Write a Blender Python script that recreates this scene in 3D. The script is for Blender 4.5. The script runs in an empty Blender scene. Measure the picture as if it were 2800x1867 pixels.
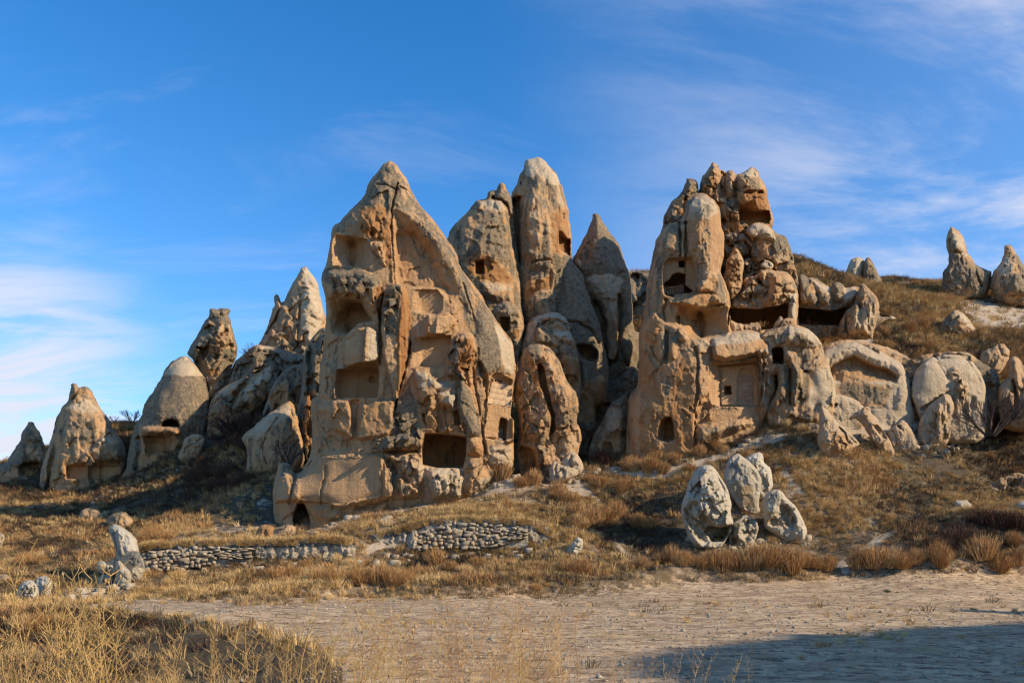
import bpy, math, random
import numpy as np
from mathutils import Vector, Matrix

sc = bpy.context.scene
# ------------------------------------------------------------------ camera, sky, sun, exposure
F = 2178.0          # focal length in photograph pixels (28 mm on a 36 mm wide frame)
U0, V0, HC = 1400.0, 1500.0, 2.2   # principal column, horizon row, camera height
cam_d = bpy.data.cameras.new('camera')
cam = bpy.data.objects.new('camera', cam_d)
sc.collection.objects.link(cam)
cam.location = (0, 0, HC)
cam.rotation_euler = (math.radians(90), 0, 0)
cam_d.lens = 28.0
cam_d.sensor_width = 36.0
cam_d.shift_y = (V0 - 933.5) / 2800.0
cam_d.clip_start = 0.1
cam_d.clip_end = 9000
sc.camera = cam

SUN_EL, SUN_X, SUN_Y = math.radians(27), 0.925, -0.38
sd = Vector((SUN_X * math.cos(SUN_EL), SUN_Y * math.cos(SUN_EL), math.sin(SUN_EL))).normalized()
sun_d = bpy.data.lights.new('sun', 'SUN')
sun_d.energy = 5.0
sun_d.angle = math.radians(0.53)
sun_d.color = (1.0, 0.83, 0.60)
sun = bpy.data.objects.new('sun', sun_d)
sc.collection.objects.link(sun)
sun.location = (60, -40, 60)
sun.rotation_euler = sd.to_track_quat('Z', 'Y').to_euler()

world = bpy.data.worlds.new('World')
sc.world = world
world.use_nodes = True
W = world.node_tree
W.nodes.clear()


def wn(t, **kw):
    n = W.nodes.new(t)
    for k, v in kw.items():
        setattr(n, k, v)
    return n


def build_world():
    L = W.links.new
    out = wn('ShaderNodeOutputWorld')
    bg = wn('ShaderNodeBackground')
    bg.inputs['Strength'].default_value = 0.094
    sky = wn('ShaderNodeTexSky', sky_type='NISHITA')
    sky.sun_disc = False
    sky.sun_elevation = SUN_EL
    sky.sun_rotation = math.atan2(SUN_X, SUN_Y)
    sky.altitude = 1200
    sky.air_density = 1.0
    sky.dust_density = 0.1
    sky.ozone_density = 2.2
    hsv = wn('ShaderNodeHueSaturation')
    hsv.inputs['Saturation'].default_value = 1.36
    hsv.inputs['Value'].default_value = 2.2
    hsv.inputs['Hue'].default_value = 0.503
    L(sky.outputs[0], hsv.inputs['Color'])
    tc = wn('ShaderNodeTexCoord')
    sep = wn('ShaderNodeSeparateXYZ')
    L(tc.outputs['Generated'], sep.inputs[0])

    def m(op, a, b=None, c=None, clamp=False):
        n = wn('ShaderNodeMath', operation=op, use_clamp=clamp)
        for i, x in enumerate((a, b, c)):
            if x is None:
                continue
            if isinstance(x, (int, float)):
                n.inputs[i].default_value = x
            else:
                L(x, n.inputs[i])
        return n.outputs[0]
    X, Y, Z = sep.outputs
    # thin high cloud sheet: project the view direction on a flat layer
    zc = m('MAXIMUM', Z, 0.02)
    px = m('DIVIDE', X, m('ADD', zc, 0.22))
    py = m('DIVIDE', Y, m('ADD', zc, 0.22))
    comb = wn('ShaderNodeCombineXYZ')
    L(px, comb.inputs[0]); L(py, comb.inputs[1])

    def cloud(scale, sx, sy, rot, det, rough, dist, off):
        mp = wn('ShaderNodeMapping')
        mp.inputs['Scale'].default_value = (sx, sy, 1)
        mp.inputs['Rotation'].default_value = (0, 0, rot)
        mp.inputs['Location'].default_value = off
        L(comb.outputs[0], mp.inputs[0])
        n = wn('ShaderNodeTexNoise')
        n.inputs['Scale'].default_value = scale
        n.inputs['Detail'].default_value = det
        n.inputs['Roughness'].default_value = rough
        n.inputs['Distortion'].default_value = dist
        L(mp.outputs[0], n.inputs['Vector'])
        return n.outputs[0]

    def ramp(x, a, b):
        n = wn('ShaderNodeMapRange', interpolation_type='SMOOTHSTEP')
        n.inputs[1].default_value = a
        n.inputs[2].default_value = b
        L(x, n.inputs[0])
        return n.outputs[0]

    def lobe(dx, dy, dz, lo, hi):
        v = Vector((dx, dy, dz)).normalized()
        d = m('ADD', m('ADD', m('MULTIPLY', X, v.x), m('MULTIPLY', Y, v.y)), m('MULTIPLY', Z, v.z))
        return ramp(d, lo, hi)
    wisps = cloud(1.1, 1.0, 3.2, math.radians(28), 7, 0.62, 0.7, (2.3, 0.4, 0))
    veil = cloud(1.15, 1.0, 2.4, math.radians(20), 10, 0.64, 0.5, (6.0, 2.2, 0))
    w1 = m('MULTIPLY', ramp(wisps, 0.50, 0.80), 0.32)
    right = lobe(1.0, 0.35, 0.35, 0.40, 0.88)
    v1 = m('MULTIPLY', m('MULTIPLY', right, m('ADD', m('MULTIPLY', ramp(veil, 0.36, 0.68), 0.92), 0.08)), 0.98)
    lf = lobe(-0.80, 1.0, 0.15, 0.948, 0.994)
    low = cloud(1.5, 1.0, 2.6, math.radians(-8), 8, 0.6, 0.6, (1.1, 7.7, 0))
    v2 = m('MULTIPLY', m('MULTIPLY', lf, ramp(low, 0.33, 0.60)), 0.98)
    cov = m('MAXIMUM', m('MAXIMUM', w1, v1), v2, clamp=True)
    # a pale band of haze near the horizon
    hz = m('POWER', m('SUBTRACT', 1.0, m('MAXIMUM', Z, 0.0), clamp=True), 4.5)
    hz = m('MULTIPLY', hz, 0.6)
    mix1 = wn('ShaderNodeMix', data_type='RGBA')
    mix1.inputs[7].default_value = (3.2, 5.3, 9.0, 1)
    L(hz, mix1.inputs[0]); L(hsv.outputs[0], mix1.inputs[6])
    mix2 = wn('ShaderNodeMix', data_type='RGBA')
    mix2.inputs[7].default_value = (7.3, 7.5, 8.5, 1)
    L(cov, mix2.inputs[0]); L(mix1.outputs[2], mix2.inputs[6])
    L(mix2.outputs[2], bg.inputs['Color'])
    L(bg.outputs[0], out.inputs[0])


build_world()
sc.view_settings.view_transform = 'Standard'
sc.view_settings.look = 'None'
sc.view_settings.exposure = 0.22
sc.view_settings.gamma = 1.0
sc.view_settings.use_curve_mapping = False
sc.render.engine = 'CYCLES'
sc.cycles.use_denoising = True
sc.cycles.denoiser = 'OPENIMAGEDENOISE'
sc.cycles.denoising_input_passes = 'RGB_ALBEDO_NORMAL'
sc.cycles.denoising_prefilter = 'ACCURATE'
sc.cycles.pixel_filter_type = 'BLACKMAN_HARRIS'
sc.cycles.filter_width = 1.25
sc.cycles.max_bounces = 5
sc.cycles.diffuse_bounces = 3
sc.cycles.transparent_max_bounces = 8

# ------------------------------------------------------------------ helpers
VIEW = {'Z': (0, 0, 1.0), 'Y': (0, 0, 0.84),
        'A': (0, 700, 2.24), 'B': (700, 400, 2.614), 'C': (700, 900, 2.614), 'D': (1200, 400, 3.137),
        'E': (1300, 800, 2.852), 'F': (1650, 420, 3.137), 'G': (1650, 820, 3.267), 'H': (2150, 600, 2.412),
        'I': (0, 1250, 2.541), 'J': (700, 1250, 2.541), 'K': (1500, 1150, 2.851), 'L': (2000, 1150, 2.1875),
        'M': (740, 420, 3.92), 'N': (1000, 950, 3.484), 'Q': (1850, 950, 5.2275), 'O': (440, 1400, 4.704),
        'P': (980, 1400, 4.523)}


def P(s):
    """'B 10,20 30,40 C 5,6' -> points measured on the photograph, in its pixels."""
    out, v = [], VIEW['Z']
    for t in s.split():
        if ',' not in t:
            v = VIEW[t]
            continue
        a, b = t.split(',')
        out.append((v[0] + float(a) / v[2], v[1] + float(b) / v[2]))
    return np.array(out)


def at(u, v, y):
    return np.array([(u - U0) / F * y, y, HC + (V0 - v) / F * y])


def hsh(ix, iy, seed):
    n = (ix.astype(np.int64) * 374761393 + iy.astype(np.int64) * 668265263 + seed * 2147483647) & 0x7fffffff
    n = ((n ^ (n >> 13)) * 1274126177) & 0x7fffffff
    return ((n ^ (n >> 16)) & 0xffff) / 65535.0


def vnoise(x, y, seed=0):
    ix, iy = np.floor(x), np.floor(y)
    fx, fy = x - ix, y - iy
    fx = fx * fx * fx * (fx * (fx * 6 - 15) + 10)
    fy = fy * fy * fy * (fy * (fy * 6 - 15) + 10)
    a, b = hsh(ix, iy, seed), hsh(ix + 1, iy, seed)
    c, d = hsh(ix, iy + 1, seed), hsh(ix + 1, iy + 1, seed)
    return (a * (1 - fx) + b * fx) * (1 - fy) + (c * (1 - fx) + d * fx) * fy


def fbm(x, y, seed=0, octv=4, gain=0.5):
    s, a, t = 0.0, 1.0, 0.0
    c, q = math.cos(0.6), math.sin(0.6)
    for i in range(octv):
        s = s + a * (vnoise(x, y, seed + i * 17) - 0.5)
        t += a
        x, y = (x * c - y * q) * 2.03 + 11.3, (x * q + y * c) * 2.03 + 7.7
        a *= gain
    return s / t * 2.0


def sdist(x, y, poly):
    """signed distance to a closed polygon, positive inside"""
    n = len(poly)
    d2 = np.full(x.shape, 1e18)
    ins = np.zeros(x.shape, bool)
    for i in range(n):
        ax, ay = poly[i]
        bx, by = poly[(i + 1) % n]
        ex, ey = bx - ax, by - ay
        L = ex * ex + ey * ey + 1e-9
        wx, wy = x - ax, y - ay
        t = np.clip((wx * ex + wy * ey) / L, 0, 1)
        dx, dy = wx - t * ex, wy - t * ey
        d2 = np.minimum(d2, dx * dx + dy * dy)
        c = ((ay > y) != (by > y))
        if ey != 0:
            ins ^= c & (x < ex * (y - ay) / ey + ax)
    return np.where(ins, 1, -1) * np.sqrt(d2)


def ldist(x, y, pts):
    d2 = np.full(x.shape, 1e18)
    tt = np.zeros(x.shape)
    n = len(pts) - 1
    for i in range(n):
        ax, ay = pts[i]
        ex, ey = pts[i + 1][0] - ax, pts[i + 1][1] - ay
        L = ex * ex + ey * ey + 1e-9
        wx, wy = x - ax, y - ay
        t = np.clip((wx * ex + wy * ey) / L, 0, 1)
        q = (wx - t * ex) ** 2 + (wy - t * ey) ** 2
        tt = np.where(q < d2, (i + t) / n, tt)
        d2 = np.minimum(d2, q)
    return np.sqrt(d2), tt


def ss(a, b, x):
    t = np.clip((x - a) / (b - a), 0, 1)
    return t * t * (3 - 2 * t)


def blur(a, n=1):
    for _ in range(n):
        p = np.pad(a, 1, mode='edge')
        a = (p[:-2, 1:-1] + p[2:, 1:-1] + 2 * p[1:-1, 1:-1]) / 4
        p = np.pad(a, 1, mode='edge')
        a = (p[1:-1, :-2] + p[1:-1, 2:] + 2 * p[1:-1, 1:-1]) / 4
    return a


def smooth_poly(p, n=1):
    """Chaikin corner cutting so traced outlines lose their straight legs"""
    for _ in range(n):
        q = np.roll(p, -1, axis=0)
        p = np.stack([p * .8 + q * .2, p * .2 + q * .8], 1).reshape(-1, 2)
    return p


def props(o, label=None, cat=None, group=None, kind=None):
    if label: o['label'] = label
    if cat: o['category'] = cat
    if group: o['group'] = group
    if kind: o['kind'] = kind
    return o


def mesh_np(name, co, faces, mats, smooth=True, attrs=None):
    """faces: (n,3) or (n,4) int array"""
    me = bpy.data.meshes.new(name)
    k = faces.shape[1]
    me.vertices.add(len(co))
    me.vertices.foreach_set('co', np.ascontiguousarray(co, dtype=np.float32).ravel())
    me.loops.add(faces.size)
    me.loops.foreach_set('vertex_index', faces.astype(np.int32).ravel())
    me.polygons.add(len(faces))
    me.polygons.foreach_set('loop_start', np.arange(0, faces.size, k, dtype=np.int32))
    me.polygons.foreach_set('loop_total', np.full(len(faces), k, dtype=np.int32))
    if smooth:
        me.polygons.foreach_set('use_smooth', np.ones(len(faces), dtype=bool))
    me.update(calc_edges=True)
    if attrs:
        for nm, arr in attrs.items():
            a = me.color_attributes.new(nm, 'FLOAT_COLOR', 'POINT')
            a.data.foreach_set('color', np.ascontiguousarray(arr, dtype=np.float32).ravel())
    for m in mats:
        me.materials.append(m)
    return me


def link(name, me, parent=None):
    o = bpy.data.objects.new(name, me)
    sc.collection.objects.link(o)
    if parent is not None:
        o.parent = parent
    return o


# ------------------------------------------------------------------ materials
class NT:
    def __init__(s, name):
        s.m = bpy.data.materials.new(name)
        s.m.use_nodes = True
        s.t = s.m.node_tree
        s.t.nodes.clear()
        s.out = s.t.nodes.new('ShaderNodeOutputMaterial')
        s.b = s.t.nodes.new('ShaderNodeBsdfPrincipled')
        s.b.inputs['Roughness'].default_value = 0.92
        s.b.inputs['Specular IOR Level'].default_value = 0.15
        s.t.links.new(s.b.outputs[0], s.out.inputs[0])

    def n(s, t, **kw):
        n = s.t.nodes.new(t)
        for k, v in kw.items():
            setattr(n, k, v)
        return n

    def L(s, a, b):
        s.t.links.new(a, b)

    def pos(s):
        return s.n('ShaderNodeNewGeometry').outputs['Position']

    def mapv(s, v, scale):
        m = s.n('ShaderNodeMapping')
        m.inputs['Scale'].default_value = scale
        s.L(v, m.inputs[0])
        return m.outputs[0]

    def noise(s, v, scale, det=4, rough=0.55, dist=0.0):
        n = s.n('ShaderNodeTexNoise')
        n.inputs['Scale'].default_value = scale
        n.inputs['Detail'].default_value = det
        n.inputs['Roughness'].default_value = rough
        n.inputs['Distortion'].default_value = dist
        if v is not None:
            s.L(v, n.inputs['Vector'])
        return n.outputs[0]

    def vor(s, v, scale, feature='F1'):
        n = s.n('ShaderNodeTexVoronoi', feature=feature)
        n.inputs['Scale'].default_value = scale
        s.L(v, n.inputs['Vector'])
        return n.outputs['Distance']

    def math(s, op, a, b=None, c=None, clamp=False):
        n = s.n('ShaderNodeMath', operation=op, use_clamp=clamp)
        for i, x in enumerate((a, b, c)):
            if x is None:
                continue
            if isinstance(x, (int, float)):
                n.inputs[i].default_value = x
            else:
                s.L(x, n.inputs[i])
        return n.outputs[0]

    def ramp(s, x, a, b, lo=0.0, hi=1.0):
        n = s.n('ShaderNodeMapRange', interpolation_type='SMOOTHSTEP')
        n.inputs[1].default_value = a
        n.inputs[2].default_value = b
        n.inputs[3].default_value = lo
        n.inputs[4].default_value = hi
        s.L(x, n.inputs[0])
        return n.outputs[0]

    def mix(s, f, a, b, blend='MIX'):
        n = s.n('ShaderNodeMix', data_type='RGBA', blend_type=blend)
        for i, x in ((0, f), (6, a), (7, b)):
            if isinstance(x, (int, float)):
                n.inputs[i].default_value = x
            elif isinstance(x, tuple):
                n.inputs[i].default_value = x + (1,)
            else:
                s.L(x, n.inputs[i])
        return n.outputs[2]

    def bump(s, h, strength, dist, prev=None):
        n = s.n('ShaderNodeBump')
        n.inputs['Strength'].default_value = strength
        n.inputs['Distance'].default_value = dist
        s.L(h, n.inputs['Height'])
        if prev is not None:
            s.L(prev, n.inputs['Normal'])
        return n.outputs[0]

    def done(s, col, nor=None):
        if isinstance(col, tuple):
            s.b.inputs['Base Color'].default_value = col + (1,)
        else:
            s.L(col, s.b.inputs['Base Color'])
        if nor is not None:
            s.L(nor, s.b.inputs['Normal'])
        return s.m


def tuff(name, white=False):
    """volcanic tuff: fresh pinkish stone under a grey lichen crust; vertex layer 'mask' = crust, orange, pale, cut"""
    s = NT(name)
    p = s.pos()
    at_ = s.n('ShaderNodeAttribute', attribute_name='mask')
    sep = s.n('ShaderNodeSeparateColor')
    s.L(at_.outputs['Color'], sep.inputs[0])
    cr, og, pl = sep.outputs
    big = s.noise(p, 0.22, 5, 0.6)
    med = s.noise(p, 1.3, 7, 0.68)
    fine = s.noise(p, 6.0, 6, 0.72)
    grain = s.noise(p, 22.0, 3, 0.7)
    streak = s.noise(s.mapv(p, (1.4, 1.4, 0.14)), 1.2, 6, 0.65)
    if white:
        fresh = s.mix(s.ramp(med, 0.35, 0.65), (0.62, 0.53, 0.39), (0.52, 0.42, 0.29))
        crust = s.mix(s.ramp(fine, 0.35, 0.65), (0.34, 0.32, 0.28), (0.17, 0.165, 0.155))
        orange = (0.44, 0.30, 0.16)
        pale = (0.68, 0.60, 0.46)
    else:
        fresh = s.mix(s.ramp(big, 0.35, 0.65), (0.63, 0.395, 0.205), (0.57, 0.325, 0.15))
        fresh = s.mix(s.math('MULTIPLY', s.ramp(streak, 0.46, 0.68), 0.6), fresh, (0.33, 0.205, 0.125))
        crust = s.mix(s.ramp(fine, 0.34, 0.66), (0.37, 0.28, 0.175), (0.155, 0.118, 0.078))
        crust = s.mix(s.math('MULTIPLY', s.ramp(med, 0.5, 0.66), 0.7), crust, (0.42, 0.31, 0.185))
        orange = s.mix(s.ramp(streak, 0.35, 0.65), (0.50, 0.265, 0.105), (0.36, 0.155, 0.055))
        pale = s.mix(s.ramp(med, 0.35, 0.65), (0.66, 0.52, 0.35), (0.56, 0.42, 0.265))
    # break the painted edges up with noise
    def brk(x, k, w=0.25):
        j = s.math('ADD', x, s.math('MULTIPLY', s.math('SUBTRACT', s.math('ADD', s.math('MULTIPLY', med, .65), s.math('MULTIPLY', fine, .35)), 0.5), k))
        return s.ramp(j, 0.5 - w, 0.5 + w)
    col = s.mix(brk(og, 1.3), fresh, orange)
    col = s.mix(brk(pl, 1.5), col, pale)
    jc = s.math('ADD', cr, s.math('MULTIPLY', s.math('SUBTRACT', s.math('ADD', s.math('MULTIPLY', med, .34), s.math('ADD', s.math('MULTIPLY', streak, .56), s.math('MULTIPLY', fine, .10))), 0.5), 3.0))
    col = s.mix(s.ramp(jc, 0.36, 0.66), col, crust)
    # dark water stains run down the weathered parts only
    st = s.math('MULTIPLY', s.ramp(streak, 0.56, 0.70), s.ramp(cr, 0.15, 0.6))
    col = s.mix(s.math('MULTIPLY', st, 0.6), col, (0.085, 0.075, 0.062))
    col = s.mix(s.ramp(grain, 0.35, 0.75, 0.0, 0.25), col, s.mix(0.5, col, (0.12, 0.085, 0.05)))
    h = s.math('ADD', s.math('MULTIPLY', med, 0.5), s.math('ADD', s.math('MULTIPLY', fine, 0.30), s.math('MULTIPLY', grain, 0.10)))
    strata = s.noise(s.mapv(p, (0.22, 0.22, 2.6)), 1.0, 6, 0.7)
    runs = s.noise(s.mapv(p, (2.6, 2.6, 0.22)), 1.0, 5, 0.65)
    h = s.math('ADD', h, s.math('ADD', s.math('MULTIPLY', strata, 0.30), s.math('MULTIPLY', runs, 0.28)))
    nor = s.bump(h, 1.0, 0.55)
    pits = s.ramp(s.vor(p, 2.6), 0.02, 0.20)
    nor = s.bump(pits, 0.22, 0.05, nor)
    return s.done(col, nor)


M_TUFF = tuff('tuff_rock')
M_WHITE = tuff('white_tuff_boulder', True)


def mat_simple(name, c1, c2, scale=3.0, bump=0.5, dist=0.03):
    s = NT(name)
    p = s.pos()
    n1 = s.noise(p, scale, 6, 0.65)
    n2 = s.noise(p, scale * 5, 4, 0.6)
    col = s.mix(s.ramp(n1, 0.35, 0.65), c1, c2)
    return s.done(col, s.bump(s.math('ADD', n1, s.math('MULTIPLY', n2, .4)), bump, dist))


def mat_stone_block(name, c1, c2, c3):
    s = NT(name)
    p = s.pos()
    rnd = s.n('ShaderNodeObjectInfo').outputs['Random']
    n1 = s.noise(p, 3.5, 6, 0.65)
    col = s.mix(s.ramp(n1, 0.4, 0.6), c1, c2)
    col = s.mix(s.ramp(rnd, 0.35, 1.0, 0, .8), col, c3)
    return s.done(col, s.bump(s.noise(p, 9, 5, 0.7), 0.6, 0.06))


M_STONE = mat_stone_block('wall_stone', (0.43, 0.34, 0.23), (0.28, 0.215, 0.145), (0.23, 0.185, 0.135))
M_BLOCK = mat_stone_block('cut_tuff_block', (0.58, 0.40, 0.23), (0.53, 0.36, 0.205), (0.57, 0.385, 0.22))
M_BLOCKD = mat_stone_block('old_infill_block', (0.42, 0.29, 0.19), (0.33, 0.22, 0.14), (0.38, 0.19, 0.11))
M_MORTAR = mat_simple('lime_render', (0.50, 0.36, 0.22), (0.42, 0.29, 0.17), 2.0, .4, .03)
M_BARK = mat_simple('bare_twig', (0.060, 0.045, 0.038), (0.095, 0.070, 0.055), 8)
M_BARKL = mat_simple('pale_twig', (0.26, 0.19, 0.13), (0.17, 0.12, 0.08), 8)


def mat_veg(name, cols, scale=0.35, green=0.0):
    s = NT(name)
    p = s.pos()
    n1 = s.noise(p, scale, 4, 0.6)
    n2 = s.noise(p, scale * 9, 3, 0.6)
    x = s.math('ADD', s.math('MULTIPLY', n1, .6), s.math('MULTIPLY', n2, .4))
    col = s.mix(s.ramp(x, 0.36, 0.50), cols[0], cols[1])
    col = s.mix(s.ramp(x, 0.50, 0.62), col, cols[2])
    s.b.inputs['Roughness'].default_value = 0.8
    if green:
        g = s.noise(p, 0.11, 3, 0.5)
        col = s.mix(s.ramp(g, 0.60, 0.72, 0, green), col, (0.06, 0.085, 0.022))
    return s.done(col)


M_STRAW = mat_veg('straw_grass', [(0.72, 0.51, 0.25), (0.60, 0.40, 0.17), (0.42, 0.25, 0.10)], 0.4, 0.12)
M_DULL = mat_veg('dull_dry_grass', [(0.34, 0.235, 0.115), (0.20, 0.135, 0.07), (0.48, 0.35, 0.185)], 0.5, 0.45)
M_RUST = mat_veg('rust_bush_stems', [(0.50, 0.30, 0.125), (0.37, 0.195, 0.075), (0.58, 0.39, 0.18)], 0.8)
M_GOLD = mat_veg('golden_weed_stems', [(0.50, 0.33, 0.125), (0.42, 0.27, 0.10), (0.34, 0.20, 0.075)], 1.5)
M_MAROON = mat_veg('maroon_bush_stems', [(0.13, 0.055, 0.035), (0.085, 0.045, 0.03), (0.17, 0.09, 0.05)], 0.8)
M_GREEN = mat_veg('green_herb', [(0.045, 0.07, 0.02), (0.06, 0.085, 0.025), (0.09, 0.10, 0.04)], 1.0)


def mat_ground():
    s = NT('ground')
    p = s.pos()
    at_ = s.n('ShaderNodeAttribute', attribute_name='mask')
    sep = s.n('ShaderNodeSeparateColor')
    s.L(at_.outputs['Color'], sep.inputs[0])
    lot, pale, dark = sep.outputs
    n1 = s.noise(p, 0.35, 5, 0.6)
    n2 = s.noise(p, 2.2, 7, 0.7)
    n3 = s.noise(p, 9, 5, 0.7)
    soil = s.mix(s.ramp(n2, 0.38, 0.62), (0.13, 0.092, 0.052), (0.33, 0.235, 0.145))
    soil = s.mix(s.ramp(s.noise(p, 0.55, 6, 0.7), 0.56, 0.66, 0, .85), soil, (0.46, 0.35, 0.235))
    soil = s.mix(s.ramp(n1, 0.45, 0.65, 0, .7), soil, (0.165, 0.115, 0.055))
    # lot: trampled pale earth with wheel-dragged streaks
    q = s.mapv(p, (0.34, 0.95, 1.0))
    r = s.n('ShaderNodeMapping')
    r.inputs['Rotation'].default_value = (0, 0, math.radians(-12))
    s.L(q, r.inputs[0])
    st = s.noise(r.outputs[0], 2.2, 8, 0.72, 0.4)
    st2 = s.noise(r.outputs[0], 7.0, 6, 0.7)
    lotc = s.mix(s.ramp(st, 0.36, 0.60), (0.40, 0.275, 0.165), (0.64, 0.47, 0.29))
    lotc = s.mix(s.ramp(st2, 0.52, 0.60, 0, .9), lotc, (0.15, 0.10, 0.062))
    lotc = s.mix(s.ramp(s.noise(r.outputs[0], 0.9, 5, 0.6, 0.8), 0.52, 0.66, 0, .55), lotc, (0.25, 0.165, 0.10))
    lotc = s.mix(s.ramp(s.noise(p, 0.28, 4, 0.6), 0.56, 0.68, 0, .6), lotc, (0.42, 0.29, 0.13))
    lotc = s.mix(s.ramp(n1, 0.50, 0.72, 0, .45), lotc, (0.36, 0.25, 0.13))
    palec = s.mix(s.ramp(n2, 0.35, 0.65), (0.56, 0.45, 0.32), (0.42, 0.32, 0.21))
    k = s.math('MULTIPLY', s.math('SUBTRACT', n2, 0.5), 1.5)
    col = s.mix(s.ramp(s.math('ADD', lot, k), 0.35, 0.65), soil, lotc)
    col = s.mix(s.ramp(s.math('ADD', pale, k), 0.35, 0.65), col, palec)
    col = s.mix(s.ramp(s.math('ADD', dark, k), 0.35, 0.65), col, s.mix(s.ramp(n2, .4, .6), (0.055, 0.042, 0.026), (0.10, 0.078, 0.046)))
    col = s.mix(s.ramp(n3, 0.3, 0.7, 0, .35), col, s.mix(.5, col, (0.07, 0.05, 0.03)))
    h = s.math('ADD', s.math('MULTIPLY', n2, .6), s.math('MULTIPLY', n3, .3))
    h = s.math('ADD', h, s.math('MULTIPLY', s.math('MULTIPLY', s.math('ADD', st, s.math('MULTIPLY', st2, .5)), lot), .22))
    return s.done(col, s.bump(h, 0.8, 0.22))


M_GROUND = mat_ground()

# ------------------------------------------------------------------ the lie of the land
CTRL = """
0,1680,26.6 300,1680,26.6 500,1712,22.6 640,1752,19.2 150,1800,23.2 300,1800,23 450,1796,21.9 560,1790,20.3
-300,1690,26 -300,1790,22 -200,1867,15 0,1840,17.5 250,1805,19.5 450,1765,18.7 600,1762,18.4 800,1790,17.6 950,1832,14.5 150,1867,15 500,1867,14 750,1867,13
100,1650,34 300,1650,32 500,1650,32 700,1642,33.5 1000,1632,36.3 1500,1624,38.6 1900,1602,40.5 2300,1592,41 2800,1572,42 3200,1560,42
60,1640,35 140,1620,37 370,1600,38.5 0,1560,45 0,1500,55 200,1450,58 -300,1450,60 -300,1560,44
0,1400,72 300,1380,72 500,1400,65 300,1342,82 50,1362,84 400,1292,79 550,1240,79 500,1300,73 650,1200,78 700,1270,69 680,1350,61 600,1450,55.5
393,1561,42.6 520,1550,42.8 669,1528,43 800,1530,43 393,1508,43.8 520,1490,43.8 669,1487,44.2 800,1500,44.3 500,1474,46.5 750,1486,47.5 620,1476,49
250,1500,48 300,1560,42 900,1590,38.5 600,1600,37.5 1200,1590,39 1000,1550,42 1250,1545,42.5 1500,1560,41.5
1147,1512,45.4 1290,1505,45.5 1408,1490,45.8 1060,1520,45 1147,1440,46.4 1290,1436,46.5 1440,1440,46.8 1000,1455,46.5 1150,1410,49.5 800,1466,51.5 950,1432,51 1350,1400,50
310,1155,103 200,1200,104 -100,1340,108 -300,1380,95
760,1452,55.6 850,1454,55.0 900,1442,54.8 950,1414,54.3 1050,1394,54.2 1150,1382,54.4 1250,1378,54.8 1320,1350,55.4 1350,1312,55.8 1420,1300,58 1500,1312,57.5 1570,1292,60 1650,1262,61
1800,1268,57.5 1950,1232,57.5 2050,1202,58 2130,1150,59 2240,1150,58.5 2300,1100,61 1700,1350,55 1600,1450,50 1450,1420,50 1400,1540,43.5
1900,1485,46.5 2200,1485,46.5 2000,1300,54 2300,1300,53 2450,1290,55 2600,1250,60 2750,1250,62 2050,1560,42.6
2400,1400,49 2457,1424,49.5 2600,1400,48 2600,1360,52 2800,1400,48 2700,1480,44 2450,1490,44.2 2300,1480,46 2900,1480,44 2650,1555,42
1560,1302,70 1620,1292,71 1500,1312,73 1665,1280,69 1590,1300,76 2330,1170,59.5 2420,1190,59.5 2560,1200,60 2250,962,72 2400,902,78 2600,932,78 2800,902,80 2500,802,97 2300,772,97 2150,742,97 2700,802,100 2800,822,98 2650,762,108 2800,1052,70 2550,1002,70 2400,1150,60
1730,748,98 1500,900,98 2180,722,96 2090,692,94 2450,766,103 1900,760,98 3100,1000,80 3100,800,105 3100,1400,50
330,1225,93 230,1292,90 520,1185,81 700,1452,54.5 860,1300,66 830,1100,76
"""
_c = []
for t in CTRL.split():
    u, v, y = map(float, t.split(','))
    x, _, z = at(u, v, y)
    _c.append((x, y, z))
_c += [(-30, 8, .0), (-8, 8, .55), (-3, 8.5, .5), (2, 8.5, .4), (6, 8.5, .25), (0, 3, .6), (-8, 3, .6), (8, 3, .4), (12, 8, .1), (0, 12.5, -.08), (6, 12.5, 0), (25, 12, 0), (0, 20, 0), (9, 20, 0), (18, 24, 0), (0, 28, 0), (10, 31, 0), (-4, 24, 0), (5, 14, 0),
       (-5, 30, 0), (40, 30, 0.6), (0, -20, 0), (60, -60, 0), (-60, -60, -2), (-60, 20, -1),
       (40, 155, 28), (0, 155, 24), (-45, 150, 5), (-75, 130, 3), (-110, 110, 1), (90, 155, 32), (80, 100, 34), (0, 320, 12), (220, 320, 16),
       (-220, 300, 0), (0, 2600, -30), (2500, 2500, -30), (-2500, 2500, -30), (-2500, 0, -20), (2500, 0, -10), (0, -2500, -20), (-200, 60, -4), (200, 60, 14)]
_c = np.array(_c)
_n = len(_c)
_K = np.sqrt(((_c[:, None, :2] - _c[None, :, :2]) ** 2).sum(-1) + 0.6)
_A = np.zeros((_n + 3, _n + 3))
_A[:_n, :_n] = _K - 0.03 * np.eye(_n) * 1.0
_A[:_n, _n] = 1
_A[:_n, _n + 1:] = _c[:, :2] / 100
_A[_n:, :_n] = _A[:_n, _n:].T
_w = np.linalg.solve(_A, np.concatenate([_c[:, 2], [0, 0, 0]]))

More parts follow.
